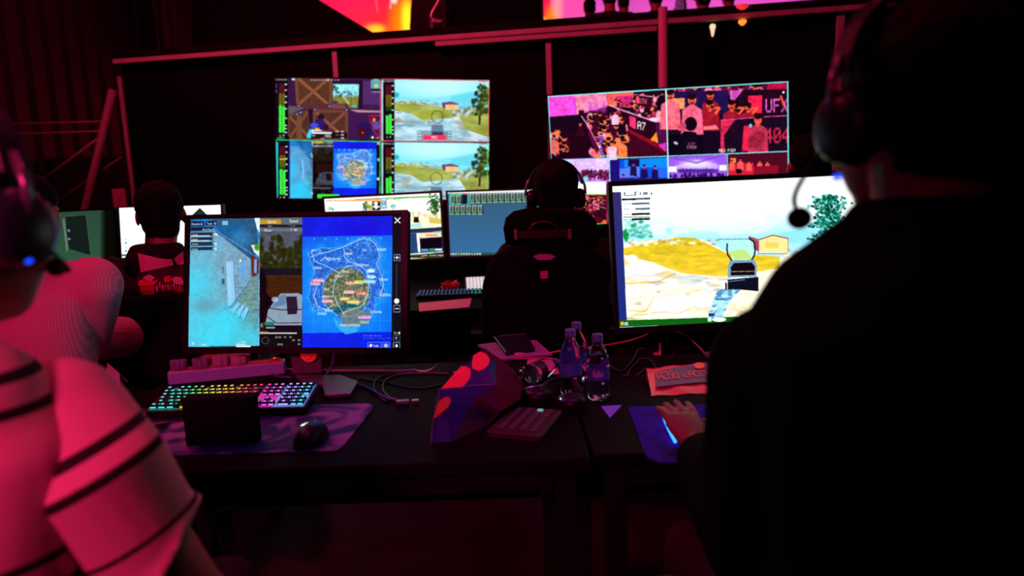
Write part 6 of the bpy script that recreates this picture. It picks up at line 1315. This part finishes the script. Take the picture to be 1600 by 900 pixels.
M_HAIR = mat('black_hair', (.005, .004, .005), .8, spec=.12, noise=.5, nscale=200, bump=.4)
M_TROU = mat('dark_trousers', (.012, .012, .018), .9, noise=.3, nscale=60); M_SHOE = mat('dark_shoe', (.02, .02, .02), .5); M_EYE = mat('eye_white', (.6, .6, .6), .3); M_PUP = mat('pupil', (.01, .01, .01), .2)
def hframe(c, yaw=0, pitch=0, roll=0): return m4(c, rotz(yaw) @ roty(roll) @ rotx(pitch))
def head_parts(mb, M, s=1.0):
    R = M.to_3x3(); g = lambda *a: M @ (V(a) * s)
    E_ = lambda c, r: mb.ell(g(*c), [x * s for x in r], 20, 12, R)
    E_((0, -.012, .035), (.076, .094, .084)); E_((0, .028, -.03), (.060, .066, .078)); E_((0, .046, -.082), (.036, .036, .028)); E_((0, .03, -.06), (.052, .05, .05))
    mb.loft([[g(sx * w_, y, z) for sx in (-1, 1)] + [g(0, y + d, z)] for w_, y, z, d in ((.006, .088, .012, .004), (.010, .088, -.012, .016), (.016, .086, -.034, .020), (.008, .086, -.042, .008))])
    for sx in (-1, 1):
        E_((sx * .080, -.004, -.004), (.009, .020, .032)); E_((sx * .032, .078, .022), (.020, .012, .007)); E_((sx * .040, .062, -.03), (.018, .02, .018))
    E_((0, .089, -.058), (.024, .009, .0055)); E_((0, .087, -.067), (.020, .009, .006))
def hand(mb, w, d, up, side, s=1.0, curl=.35, thumb=True):
    """w wrist, d finger direction, up back-of-hand normal, side = +1 when the thumb lies towards d x up"""
    d = d.normalized(); r = d.cross(up).normalized(); up = r.cross(d).normalized(); R = Matrix((r, d, up)).transposed()
    mb.loft([[w + (d * (t * .085) + r * (hw * math.cos(a)) + up * (th * math.sin(a))) * s for a in [k * math.pi / 6 for k in range(12)]] for t, hw, th in ((-.15, .026, .020), (.2, .032, .018), (.6, .040, .016), (1.0, .040, .012))])
    for i, (ln, off) in enumerate(((.070, .030), (.079, .010), (.074, -.010), (.058, -.029))):
        o = w + (d * .078 + r * (off * side)) * s; P_ = [o]; a = .05
        dd = (d + r * (off * side * 3.0)).normalized()
        for k, f in enumerate((.45, .32, .23)):
            a += curl * (1.0 + .15 * i); P_.append(P_[-1] + (dd * math.cos(a) - up * math.sin(a)) * ln * f * s)
        mb.tube(P_, [.0095 * s, .0088 * s, .0078 * s, .006 * s], 10)
    if thumb:
        o = w + (d * .018 + r * (.026 * side)) * s; P_ = [o, o + (d * .028 + r * side * .022 - up * .006) * s, o + (d * .055 + r * side * .030 - up * .014) * s, o + (d * .078 + r * side * .028 - up * .020) * s]
        mb.tube(P_, [.014 * s, .0115 * s, .010 * s, .007 * s], 10)
def ring(c, rx, ry, n=20, R=None, sq=2.3):
    out = []
    for k in range(n):
        a = 2 * math.pi * k / n; ca, sa = math.cos(a), math.sin(a)
        p = V((rx * abs(ca) ** (2 / sq) * (1 if ca > 0 else -1), ry * abs(sa) ** (2 / sq) * (1 if sa > 0 else -1), 0)); out.append(V(c) + (R @ p if R is not None else p))
    return out
def torso(mb, pel, neck, wsh, k=1.0, depth=.11):
    """lofted trunk from pelvis to neck base"""
    ax = neck - pel
    T = lambda t, dy=0: pel + ax * t + V((0, dy, 0))
    for_ = ((-.12, .155, .12, 0), (0, .172, .125, 0), (.2, .158, .115, -.01), (.45, .158, .112, -.02), (.7, .178, .118, -.028), (.84, .185, .112, -.025), (.93, .150, .09, -.012), (1.0, .085, .065, 0))
    mb.loft([ring(T(t, dy), rx * k * (wsh / .2), ry * k, 24) for t, rx, ry, dy in for_])
def person(label, root, pel, neck, headM, sh, el, ha, knees, feet, shirt, name='person', voxel=.009, hs=1.0, hair='short', sleeves=1.0, wsh=.2, hands=((V((0, 1, -.1)), V((0, 0, 1))),) * 2, hair_m=None, k=1.0, arm=(.052, .042, .034), shirt_m_off=.008, stand=False, fine=None, collar=0.0, extra=(), skin=None):
    r = thing(name, label, 'person', root, None)
    mb = MB(); torso(mb, pel, neck, wsh, k); head_parts(mb, headM, hs)
    hb = headM @ (V((0, -.02, -.05)) * hs)
    mb.tube([neck + V((0, 0, -.03)), neck.lerp(hb, .5), hb], [.060 * k, .053 * k, .055 * k], 14)
    sb = MB(); torso(sb, pel + V((0, 0, -.02)), neck + V((0, 0, collar - .012)), wsh, k * 1.05)
    sb.tube([neck + V((0, .0, -.06)), neck + V((0, .004, .012 + collar))], [.090 * k, .068 * k], 16)
    for i, s in enumerate((-1, 1)):
        S, E, H = sh[i], el[i], ha[i]
        mb.tube([neck.lerp(S, .35) + V((0, 0, -.03)), S, S.lerp(E, .5), E, E.lerp(H, .35), H], [.06 * k, arm[0], arm[0] * .9, arm[1], arm[1] * .95, arm[2] * .8], 14); mb.ell(S, (arm[0] * 1.12,) * 3, 14, 10)
        d, up = hands[i]; hand(mb, H, d, up, (1 if i == 0 else -1) * 1.0, hs, curl=(.09 if fine else .35))
        if sleeves: sb.ell(S, (arm[0] * 1.25,) * 3, 14, 10)
        S_ = S if sleeves else neck.lerp(S, .72)
        sb.tube([neck.lerp(S, .2) + V((0, 0, -.03)), neck.lerp(S_, .6) + V((0, 0, -.018)), S_], [.060 * k, .058 * k, arm[0] * (1.15 if sleeves else .9)], 14)
        if sleeves > .6: sb.tube([S, S.lerp(E, .5), E, E.lerp(H, .5), E.lerp(H, .88)], [arm[0] * 1.22, arm[0] * 1.15, arm[1] * 1.25, arm[1] * 1.15, arm[2] * 1.2], 14)
        elif sleeves > 0: sb.tube([S, S.lerp(E, sleeves * 1.4)], [arm[0] * 1.22, arm[0] * 1.18], 14)
    tb = MB()
    for i, s in enumerate((-1, 1)):
        hip = pel + V((s * .09, 0, -.03)); K, F = knees[i], feet[i]
        for m_, g in ((mb, 1.0), (tb, 1.1)): m_.tube([hip, hip.lerp(K, .5), K, K.lerp(F, .4), F], [.085 * g, .073 * g, .056 * g, .052 * g, .036 * g * (1.3 if g > 1 else 1)], 14)
    tb.loft([ring(pel + V((0, 0, z)), rx, ry, 20) for z, rx, ry in ((-.11, .15, .12), (-.02, .178, .132), (.05, .165, .12))])
    for c_, r_ in extra: sb.ell(c_, r_, 18, 12)
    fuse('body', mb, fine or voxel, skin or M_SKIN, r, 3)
    fuse('shirt', sb, voxel, shirt, r, 10, off=.009)
    fuse('trousers', tb, .012, M_TROU, r, 4, off=.004)
    for i, F in enumerate(feet):
        fuse('shoe', MB().loft([ring(F + V((0, y, -.04 + h)), w_, hh, 14, rotx(math.pi / 2)) for y, w_, hh, h in ((-.075, .026, .028, .0), (-.03, .036, .042, .008), (.05, .040, .036, .0), (.12, .045, .026, -.008), (.17, .030, .018, -.014))]), .009, M_SHOE, r, 2)
    R = headM.to_3x3()
    hb = MB(); g = lambda *a: headM @ (V(a) * hs)
    if hair:
        hb.ell(g(0, -.022, .048), (.084 * hs, .098 * hs, .088 * hs), 24, 14, R); hb.ell(g(0, -.050, .0), (.074 * hs, .062 * hs, .070 * hs), 20, 12, R); hb.ell(g(0, -.046, -.045), (.062 * hs, .050 * hs, .052 * hs), 20, 12, R)
        if hair == 'big': hb.ell(g(0, -.03, .07), (.088 * hs, .1 * hs, .082 * hs), 20, 12, R); hb.ell(g(.0, .045, .105), (.055 * hs, .045 * hs, .03 * hs), 14, 10, R)
        fuse('hair', hb, .008, hair_m or M_HAIR, r, 1, bump=.0035)
    for s in (-1, 1):
        e = obj('eye', MB().ell(g(s * .031, .080, .006), (.012 * hs,) * 3, 12, 8), M_EYE, r, smooth=True); obj('pupil', MB().ell(g(s * .031, .0905, .006), (.0048 * hs, .003 * hs, .0048 * hs), 10, 6), M_PUP, e, smooth=True)
    return r
def seated(label, hc, yaw=0, pitch=0, shirt=None, seat=.5, lean=.05, desk_y=.5, hand_z=.77, **kw):
    """person sitting, looking towards +y turned by yaw; hc head centre"""
    Rz = rotz(kw.pop('body_yaw', 0)); hs = kw.get('hs', 1.0); k = kw.get('k', 1.0)
    neck = V(hc) + Rz @ V((0, -.05, -.165 * hs)); pel = V((neck.x, neck.y - lean, seat + .10)); pel = pel
    w_ = kw.get('wsh', .2) * 1.0
    sh = [neck + Rz @ V((s * w_, -.0, -.055)) for s in (-1, 1)]
    el = kw.pop('el', None) or [sh[i] + Rz @ V((s * .05, .10, -.27)) for i, s in enumerate((-1, 1))]
    ha = kw.pop('ha', None) or [V((neck.x, 0, 0)) + Rz @ V((s * .16, 0, 0)) + V((0, neck.y + desk_y, hand_z)) for s in (-1, 1)]
    kn = [pel + Rz @ V((s * .13, .42, .02)) for s in (-1, 1)]; ft = [V((kn[i].x, kn[i].y + .02, .085)) for i in (0, 1)]
    return person(label, (pel.x, pel.y, 0), pel, neck, hframe(hc, yaw, pitch), sh, el, ha, kn, ft, shirt, **kw)
def headset(name, label, M, s=1.0, mic=-1, led=None, col=None, micat=None, mic_r=.016, band_m=None):
    r = thing(name, label, 'headset', M.translation); g = lambda *a: M @ (V(a) * s); m_ = col or M_BLKPL; R = M.to_3x3()
    arc = [g(math.sin(a) * .098, -.01, .035 + math.cos(a) * .105) for a in [(-1.45 + 2.9 * k / 16) for k in range(17)]]
    bd = obj('headband', MB().loft([[p + R @ V((0, y, 0)) * s + (p - g(0, -.01, .035)).normalized() * t for y, t in ((-.016, 0), (-.016, .007), (.016, .007), (.016, 0))] for p in arc]), band_m or m_, r, bevel=.002)
    obj('padding', MB().loft([[p + R @ V((0, y, 0)) * s - (p - g(0, -.01, .035)).normalized() * t for y, t in ((-.013, 0), (-.013, .006), (.013, .006), (.013, 0))] for p in arc[3:-3]]), M_FAB, r)
    for sx in (-1, 1):
        A_ = R @ roty(sx * math.pi / 2)
        c = obj('ear_cup', MB().lathe([(0, .030), (.026, .030), (.038, .022), (.042, .010), (.042, .0), (0, 0)], g(sx * .086, -.008, -.006), 24, A_), m_, r, smooth=True)
        obj('cushion', MB().lathe([(.018, -.014), (.036, -.014), (.044, -.006), (.043, .002), (.018, .002)], g(sx * .086, -.008, -.006), 24, A_), M_FAB, c, smooth=True)
        obj('yoke', MB().tube([g(sx * .100, -.01, .07), g(sx * .112, -.01, .04), g(sx * .114, -.01, .01)], .005 * s, 8), mat('yoke_metal', (.30, .25, .35), .3, .6), r, smooth=True)
        if led and sx == mic: obj('light', MB().ell(led, (.005, .005, .0035), 10, 6), mat('led_deep_blue', (0, 0, .2), .4, emit=(.01, .06, 1), strength=1.6), c, label='small glowing blue light')
    if mic:
        e = V(micat) if micat is not None else g(mic * .05, .11, -.085); st_ = g(mic * .112, .015, -.03); P_ = bez([st_, st_.lerp(e, .45) + R @ V((mic * .02, 0, -.012)), e], 8)
        b = obj('microphone_boom', MB().tube(P_, .0028, 8), M_BLKPL, r, smooth=True)
        obj('microphone_foam', MB().ell(e, (mic_r, mic_r, mic_r * .95), 16, 10), M_FAB, b, smooth=True)
    return r

def band_mat(name, base, stripe, bands, axis, dark=0):
    """cloth with stripes at given distances along axis (object space)"""
    m = mat(name, base, .85); nt = m.node_tree; b = nt.nodes['Principled BSDF']; tc = nt.nodes.new('ShaderNodeTexCoord')
    d = nt.nodes.new('ShaderNodeVectorMath'); d.operation = 'DOT_PRODUCT'; d.inputs[1].default_value = axis; nt.links.new(tc.outputs['Object'], d.inputs[0])
    acc = None
    for c_, hw in bands:
        s1 = nt.nodes.new('ShaderNodeMath'); s1.operation = 'SUBTRACT'; s1.inputs[1].default_value = c_; nt.links.new(d.outputs['Value'], s1.inputs[0])
        a1 = nt.nodes.new('ShaderNodeMath'); a1.operation = 'ABSOLUTE'; nt.links.new(s1.outputs[0], a1.inputs[0])
        l1 = nt.nodes.new('ShaderNodeMath'); l1.operation = 'LESS_THAN'; l1.inputs[1].default_value = hw; nt.links.new(a1.outputs[0], l1.inputs[0])
        if acc is None: acc = l1
        else:
            mx = nt.nodes.new('ShaderNodeMath'); mx.operation = 'MAXIMUM'; nt.links.new(acc.outputs[0], mx.inputs[0]); nt.links.new(l1.outputs[0], mx.inputs[1]); acc = mx
    mix = nt.nodes.new('ShaderNodeMix'); mix.data_type = 'RGBA'; mix.inputs[6].default_value = (*base, 1); mix.inputs[7].default_value = (*stripe, 1)
    nt.links.new(acc.outputs[0], mix.inputs[0]); nt.links.new(mix.outputs[2], b.inputs['Base Color'])
    wv = nt.nodes.new('ShaderNodeTexNoise'); wv.inputs['Scale'].default_value = 350; bp = nt.nodes.new('ShaderNodeBump'); bp.inputs['Strength'].default_value = .25; bp.inputs['Distance'].default_value = .002
    nt.links.new(tc.outputs['Object'], wv.inputs['Vector']); nt.links.new(wv.outputs['Fac'], bp.inputs['Height']); nt.links.new(bp.outputs[0], b.inputs['Normal'])
    return m

# ---- large man in black, right foreground
hR = pt(1428, 190, .80)
M_BLKSHIRT = mat('black_tshirt', (.0025, .0025, .0035), .95, spec=.05, noise=.3, nscale=90)
MR = hframe(hR, .22, -.10)
nk = V((hR.x, hR.y - .05, hR.z - .135)); shl = pt(1218, 586, .80); shr = V((2 * nk.x - shl.x, shl.y, shl.z))
handL = onz(1086, 688, .80)
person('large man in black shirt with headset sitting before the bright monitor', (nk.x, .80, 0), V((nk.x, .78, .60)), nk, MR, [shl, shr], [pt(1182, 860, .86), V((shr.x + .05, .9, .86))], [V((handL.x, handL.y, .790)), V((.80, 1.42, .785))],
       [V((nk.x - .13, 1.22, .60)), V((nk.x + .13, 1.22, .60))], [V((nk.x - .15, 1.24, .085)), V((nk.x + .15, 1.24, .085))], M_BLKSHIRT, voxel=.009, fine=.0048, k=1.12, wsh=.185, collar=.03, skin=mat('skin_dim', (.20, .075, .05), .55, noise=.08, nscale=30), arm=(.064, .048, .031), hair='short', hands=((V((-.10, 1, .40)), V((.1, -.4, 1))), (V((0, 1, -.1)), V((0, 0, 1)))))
headset('headset', 'black headset with microphone worn by the large man in black', MR, 1.02, -1, led=pt(1308, 277, .735), micat=pt(1249, 341, .86), mic_r=.0145)

# ---- striped shirt, left foreground
hL = pt(-75, 352, .74)
ML = hframe(hL, -.25, -.08)
nkL = V((hL.x - .07, hL.y + .01, hL.z - .148))
ax_p = [pt(100, 660, .79), pt(150, 738, .75), pt(222, 838, .80), pt(292, 935, .86)]
shR_ = ax_p[0]; shL_ = V((2 * nkL.x - shR_.x, shR_.y, shR_.z))
rootL = V((nkL.x, .74, 0)); adir = (ax_p[2] - ax_p[0]).normalized(); sd = lambda p: (V(p) - rootL).dot(adir)
t1, t2, t3 = sd(ax_p[1]), sd(pt(173, 771, .765)), sd(pt(262, 836, .79))
M_SLV = band_mat('sleeve_cloth', (.78, .46, .52), (.012, .006, .010), [(t1 - .030, .0062), (t2 - .030, .0062), (t3 - .02, .0035)], adir)
zt1, zt2 = pt(40, 627, .61).z, pt(40, 684, .61).z
M_STR = band_mat('striped_cloth', (.78, .46, .52), (.012, .006, .010), [(zt1, .0058), (zt2, .0058), (zt2 - .16, .006), (zt2 - .20, .006)], (0, 0, 1))
elR = ax_p[3]
sl = person('person in pink striped shirt and headset seated at the lower left', rootL, V((nkL.x, .76, .60)), nkL, ML, [shL_, shR_], [V((shL_.x - .05, .84, .86)), elR], [V((nkL.x - .10, 1.10, .70)), V((nkL.x + .20, 1.00, .63))],
       [V((nkL.x - .13, 1.14, .60)), V((nkL.x + .13, 1.14, .60))], [V((nkL.x - .15, 1.16, .085)), V((nkL.x + .15, 1.16, .085))], M_STR, voxel=.009, k=1.0, wsh=.182, arm=(.058, .050, .036), sleeves=.0, extra=[(pt(-30, 652, .72), (.062, .075, .074)), (pt(-25, 720, .73), (.06, .07, .10))])
fuse('sleeve', MB().ell(ax_p[0], (.072, .074, .078), 18, 12).tube([ax_p[0], ax_p[1], ax_p[2], pt(276, 856, .81)], [.074, .0765, .0735, .071], 20), .007, M_SLV, sl, 3, label='short striped right sleeve')
fuse('sleeve', MB().ell(shL_, (.074,) * 3, 16, 10).tube([shL_, shL_.lerp(V((shL_.x - .05, .84, .86)), .75)], [.074, .07], 18), .009, M_STR, sl, 3)
headset('headset', 'blue lit headset with microphone worn by the striped shirt wearer', ML, 1.02, 1, led=pt(43, 407, .70), micat=pt(88, 418, .80), mic_r=.011, col=mat('headset_slate', (.02, .028, .055), .35), band_m=mat('headset_slate'))

# ---- pinstripe shirt, left
hP = pt(48, 336, 2.02)
M_PIN = mat('pinstripe_cloth', (.72, .40, .48), .85); nt = M_PIN.node_tree; tc = nt.nodes.new('ShaderNodeTexCoord'); wv = nt.nodes.new('ShaderNodeTexWave'); wv.bands_direction = 'X'; wv.inputs['Scale'].default_value = 52; wv.inputs['Distortion'].default_value = .3
mx = nt.nodes.new('ShaderNodeMix'); mx.data_type = 'RGBA'; mx.inputs[6].default_value = (.60, .30, .40, 1); mx.inputs[7].default_value = (.78, .44, .50, 1)
nt.links.new(tc.outputs['Object'], wv.inputs['Vector']); nt.links.new(wv.outputs['Color'], mx.inputs[0]); nt.links.new(mx.outputs[2], nt.nodes['Principled BSDF'].inputs['Base Color'])
pn_ = pt(150, 470, 2.30); 
seated('person in pink pinstripe shirt seen from behind at the far left', hP, .05, -.1, M_PIN, lean=.02, wsh=.185, k=1.04, hs=.92, body_yaw=.0, collar=.01, el=[V((hP.x - .26, 2.04, .95)), V((pt(126, 520, 2.02).x, 2.04, .88))], ha=[V((hP.x - .15, 2.45, .80)), V((hP.x + .1, 2.5, .80))], arm=(.060, .052, .036))
# headphones round that neck
nc = V((hP.x, hP.y - .06, hP.z - .15)); o = thing('neck_headphones', 'thin pale headphone band around the pinstripe wearer\'s neck', 'headphones', nc)
obj('band', MB().tube([nc + V((.085 * math.cos(a), .075 * math.sin(a), .012 * math.sin(a))) for a in [math.pi + k * .3 - .2 for k in range(12)]], .0045, 8), mat('band_pale', (.35, .35, .4), .3, .5), o, smooth=True)
for s in (-1, 1): obj('ear_cup', MB().lathe([(0, -.012), (.03, -.012), (.034, 0), (.03, .012), (0, .012)], nc + V((s * .07, .055, -.02)), 18, rotx(1.2)), M_BLKPL, o, smooth=True)

# ---- hoodie wearer
hH = pt(252, 338, 2.66)
hd = seated('person in black hoodie with red print facing the white screen', hH, .35, -.05, mat('hoodie_black', (.010, .008, .010), .95, noise=.3, nscale=60), lean=.02, wsh=.195, k=1.05, hs=1.02, arm=(.056, .048, .036), el=[V((hH.x - .22, 2.66, .93)), V((hH.x + .24, 2.66, .93))], ha=[V((hH.x - .14, 3.1, .785)), V((hH.x + .14, 3.1, .785))])
hn = V((hH.x, hH.y - .06, hH.z - .15))
fuse('hood', MB().lathe([(.072, .05), (.088, .045), (.112, .0), (.118, -.04), (.10, -.06), (.06, -.05)], hn, 24, cap=True).ell(hn + V((0, -.055, -.035)), (.095, .062, .065), 18, 12), .008, mat('hoodie_black'), hd, 3)
from mathutils.bvhtree import BVHTree
def tree_of(root, names):
    vs_, fs_ = [], []
    for c in root.children:
        if c.name.split('.')[0] in names:
            k = len(vs_); vs_ += [v.co + root.location for v in c.data.vertices]; fs_ += [[k + i for i in p.vertices] for p in c.data.polygons]
    return BVHTree.FromPolygons(vs_, fs_)
TREE = tree_of(hd, ('shirt', 'hood'))
HQ = mp(185, 370, 8.574)
def print_patch(n, pts, m, off):
    bm = bmesh.new(); f = bm.faces.new([bm.verts.new((*HQ(x, y), 0)) for x, y in pts]); bmesh.ops.triangulate(bm, faces=[f]); bmesh.ops.subdivide_edges(bm, edges=bm.edges[:], cuts=4, use_grid_fill=True)
    P_ = []
    for v in bm.verts:
        d = (pt(v.co.x, v.co.y, 1.0) - CAM).normalized(); h = TREE.ray_cast(CAM, d)[0]
        P_.append((h if h is not None else pt(v.co.x, v.co.y, 2.62)) - d * off)
    bm.verts.index_update(); mb = MB().add(P_, [tuple(v.index for v in f.verts) for f in bm.faces]); bm.free(); return obj(n, mb, m, hd)
mpk = mat('print_pink', (.80, .30, .48), .7); mrd = mat('print_red', (.62, .03, .04), .7); mdk = mat('print_dark', (.05, .008, .03), .7)
print_patch('print_field', [(240, 545), (300, 490), (600, 410), (880, 390), (880, 780), (300, 790)], mdk, .007)
print_patch('print_letter', [(255, 215), (385, 250), (425, 385), (460, 375), (450, 265), (620, 300), (720, 300), (740, 380), (300, 478)], mpk, .009)
print_patch('print_letter', [(745, 290), (870, 190), (875, 365), (790, 380)], mpk, .009)
print_patch('print_shape', [(270, 600), (340, 560), (480, 590), (540, 570), (470, 650), (270, 660)], mrd, .010)
print_patch('print_shape', [(290, 670), (480, 660), (480, 770), (310, 785)], mrd, .010)
print_patch('print_shape', [(320, 550), (410, 500), (490, 545), (420, 610)], mpk, .011)
print_patch('print_shape', [(600, 560), (640, 520), (690, 520), (715, 570), (680, 610), (620, 605)], mrd, .010)
print_patch('print_shape', [(710, 570), (760, 530), (840, 540), (875, 600), (860, 650), (760, 630)], mpk, .010)
print_patch('print_shape', [(740, 680), (860, 670), (870, 740), (760, 745)], mrd, .010)
rs = random.Random(2)
for k in range(9):
    x, y = 500 + k * 38, 640 + rs.uniform(-30, 20); print_patch('print_stroke', [(x, y), (x + 22, y - 8), (x + 26 + rs.uniform(0, 12), y + 70), (x + 8, y + 78)], (mpk, mrd)[k % 2], .012)

# ---- person in the gaming chair
hC = pt(868, 312, 2.98)
MC_ = hframe(hC, .0, .0)
seated('person with headset sitting in the big black gaming chair', hC, 0, 0, mat('dark_shirt', (.012, .010, .013), .95), lean=.02, wsh=.19, k=1.0, hs=1.12, arm=(.054, .046, .036), el=[V((hC.x - .24, 3.05, .93)), V((hC.x + .24, 3.05, .93))], ha=[V((hC.x - .2, 3.42, .785)), V((hC.x + .15, 3.42, .785))], hair='big', desk_y=.45)
headset('headset', 'dark headset worn by the person in the gaming chair', hframe(hC + V((0, -.0, .01)), .0, .0), 1.13, -1)

# ---- dark figure beyond the bright monitor and another at the right edge
hD = pt(1262, 262, 2.9)
seated('dark person half hidden between the bright monitor and the large man', hD, 0, .25, mat('dark_shirt'), lean=.10, wsh=.19, seat=.60, hair='big', desk_y=.4)
chair('black chair of the dark person beyond the bright monitor', hD.x, 2.86, .55, backw=.4, backtop=.9)
desk('black desk in front of the dark person beyond the bright monitor', 1.2, 2.3, 3.15, 3.8)
hE = pt(1668, 270, 1.75)
seated('person in dim pinkish shirt at the right edge behind the large man', hE, 0, 0, mat('dim_pink_shirt', (.22, .07, .09), .9), lean=.04, wsh=.2, seat=.45, hair='short', desk_y=.5)
chair('black chair at the right edge under the dim pinkish shirt', hE.x, 1.66, .45, backw=.42, backtop=.8)

# ---- audience silhouettes on the stage
M_SIL = mat('dark_clothes', (.02, .008, .014), .9)
def standing(label, px, py, d, hs=1.0, yaw=0, shirt=None, floor=1.7):
    hc = pt(px, py, d); neck = hc + V((0, -.03, -.165)); H_ = hc.z - floor
    pel = V((neck.x, neck.y, floor + max(.25, (H_ - .1) * .55))); w_ = .19
    sh = [neck + V((s * w_, 0, -.06)) for s in (-1, 1)]; el = [sh[i] + V((s * .05, .02, -.28)) for i, s in enumerate((-1, 1))]; ha = [el[i] + V((-s * .02, .1, -.22)) for i, s in enumerate((-1, 1))]
    ft = [V((pel.x + s * .11, pel.y + .02, floor + .085)) for s in (-1, 1)]; kn = [(pel + ft[i]) / 2 + V((0, .03, 0)) for i in (0, 1)]
    return person(label, (pel.x, pel.y, floor), pel, neck, hframe(hc, yaw), sh, el, ha, kn, ft, shirt or M_SIL, voxel=.02, hs=hs, fine=.014)
standing('dark figure standing left of the stage loudspeaker', 680, -36, 7.6)
standing('silhouetted person by the stage screen, head bowed, leftmost of the right hand group', 921, 14, 7.6, .8)
standing('tall silhouetted person with raised head in the pink stage glow', 952, -6, 6.9)
standing('silhouetted person just right of the tall one in the pink glow', 974, 6, 7.9, .8)
standing('silhouetted person beside the top of the metal pole', 1024, -6, 7.0)
standing('silhouetted person right of the metal pole in the pink glow', 1098, -3, 7.0)
standing('rightmost silhouetted person in the pink stage glow', 1138, -8, 7.5)
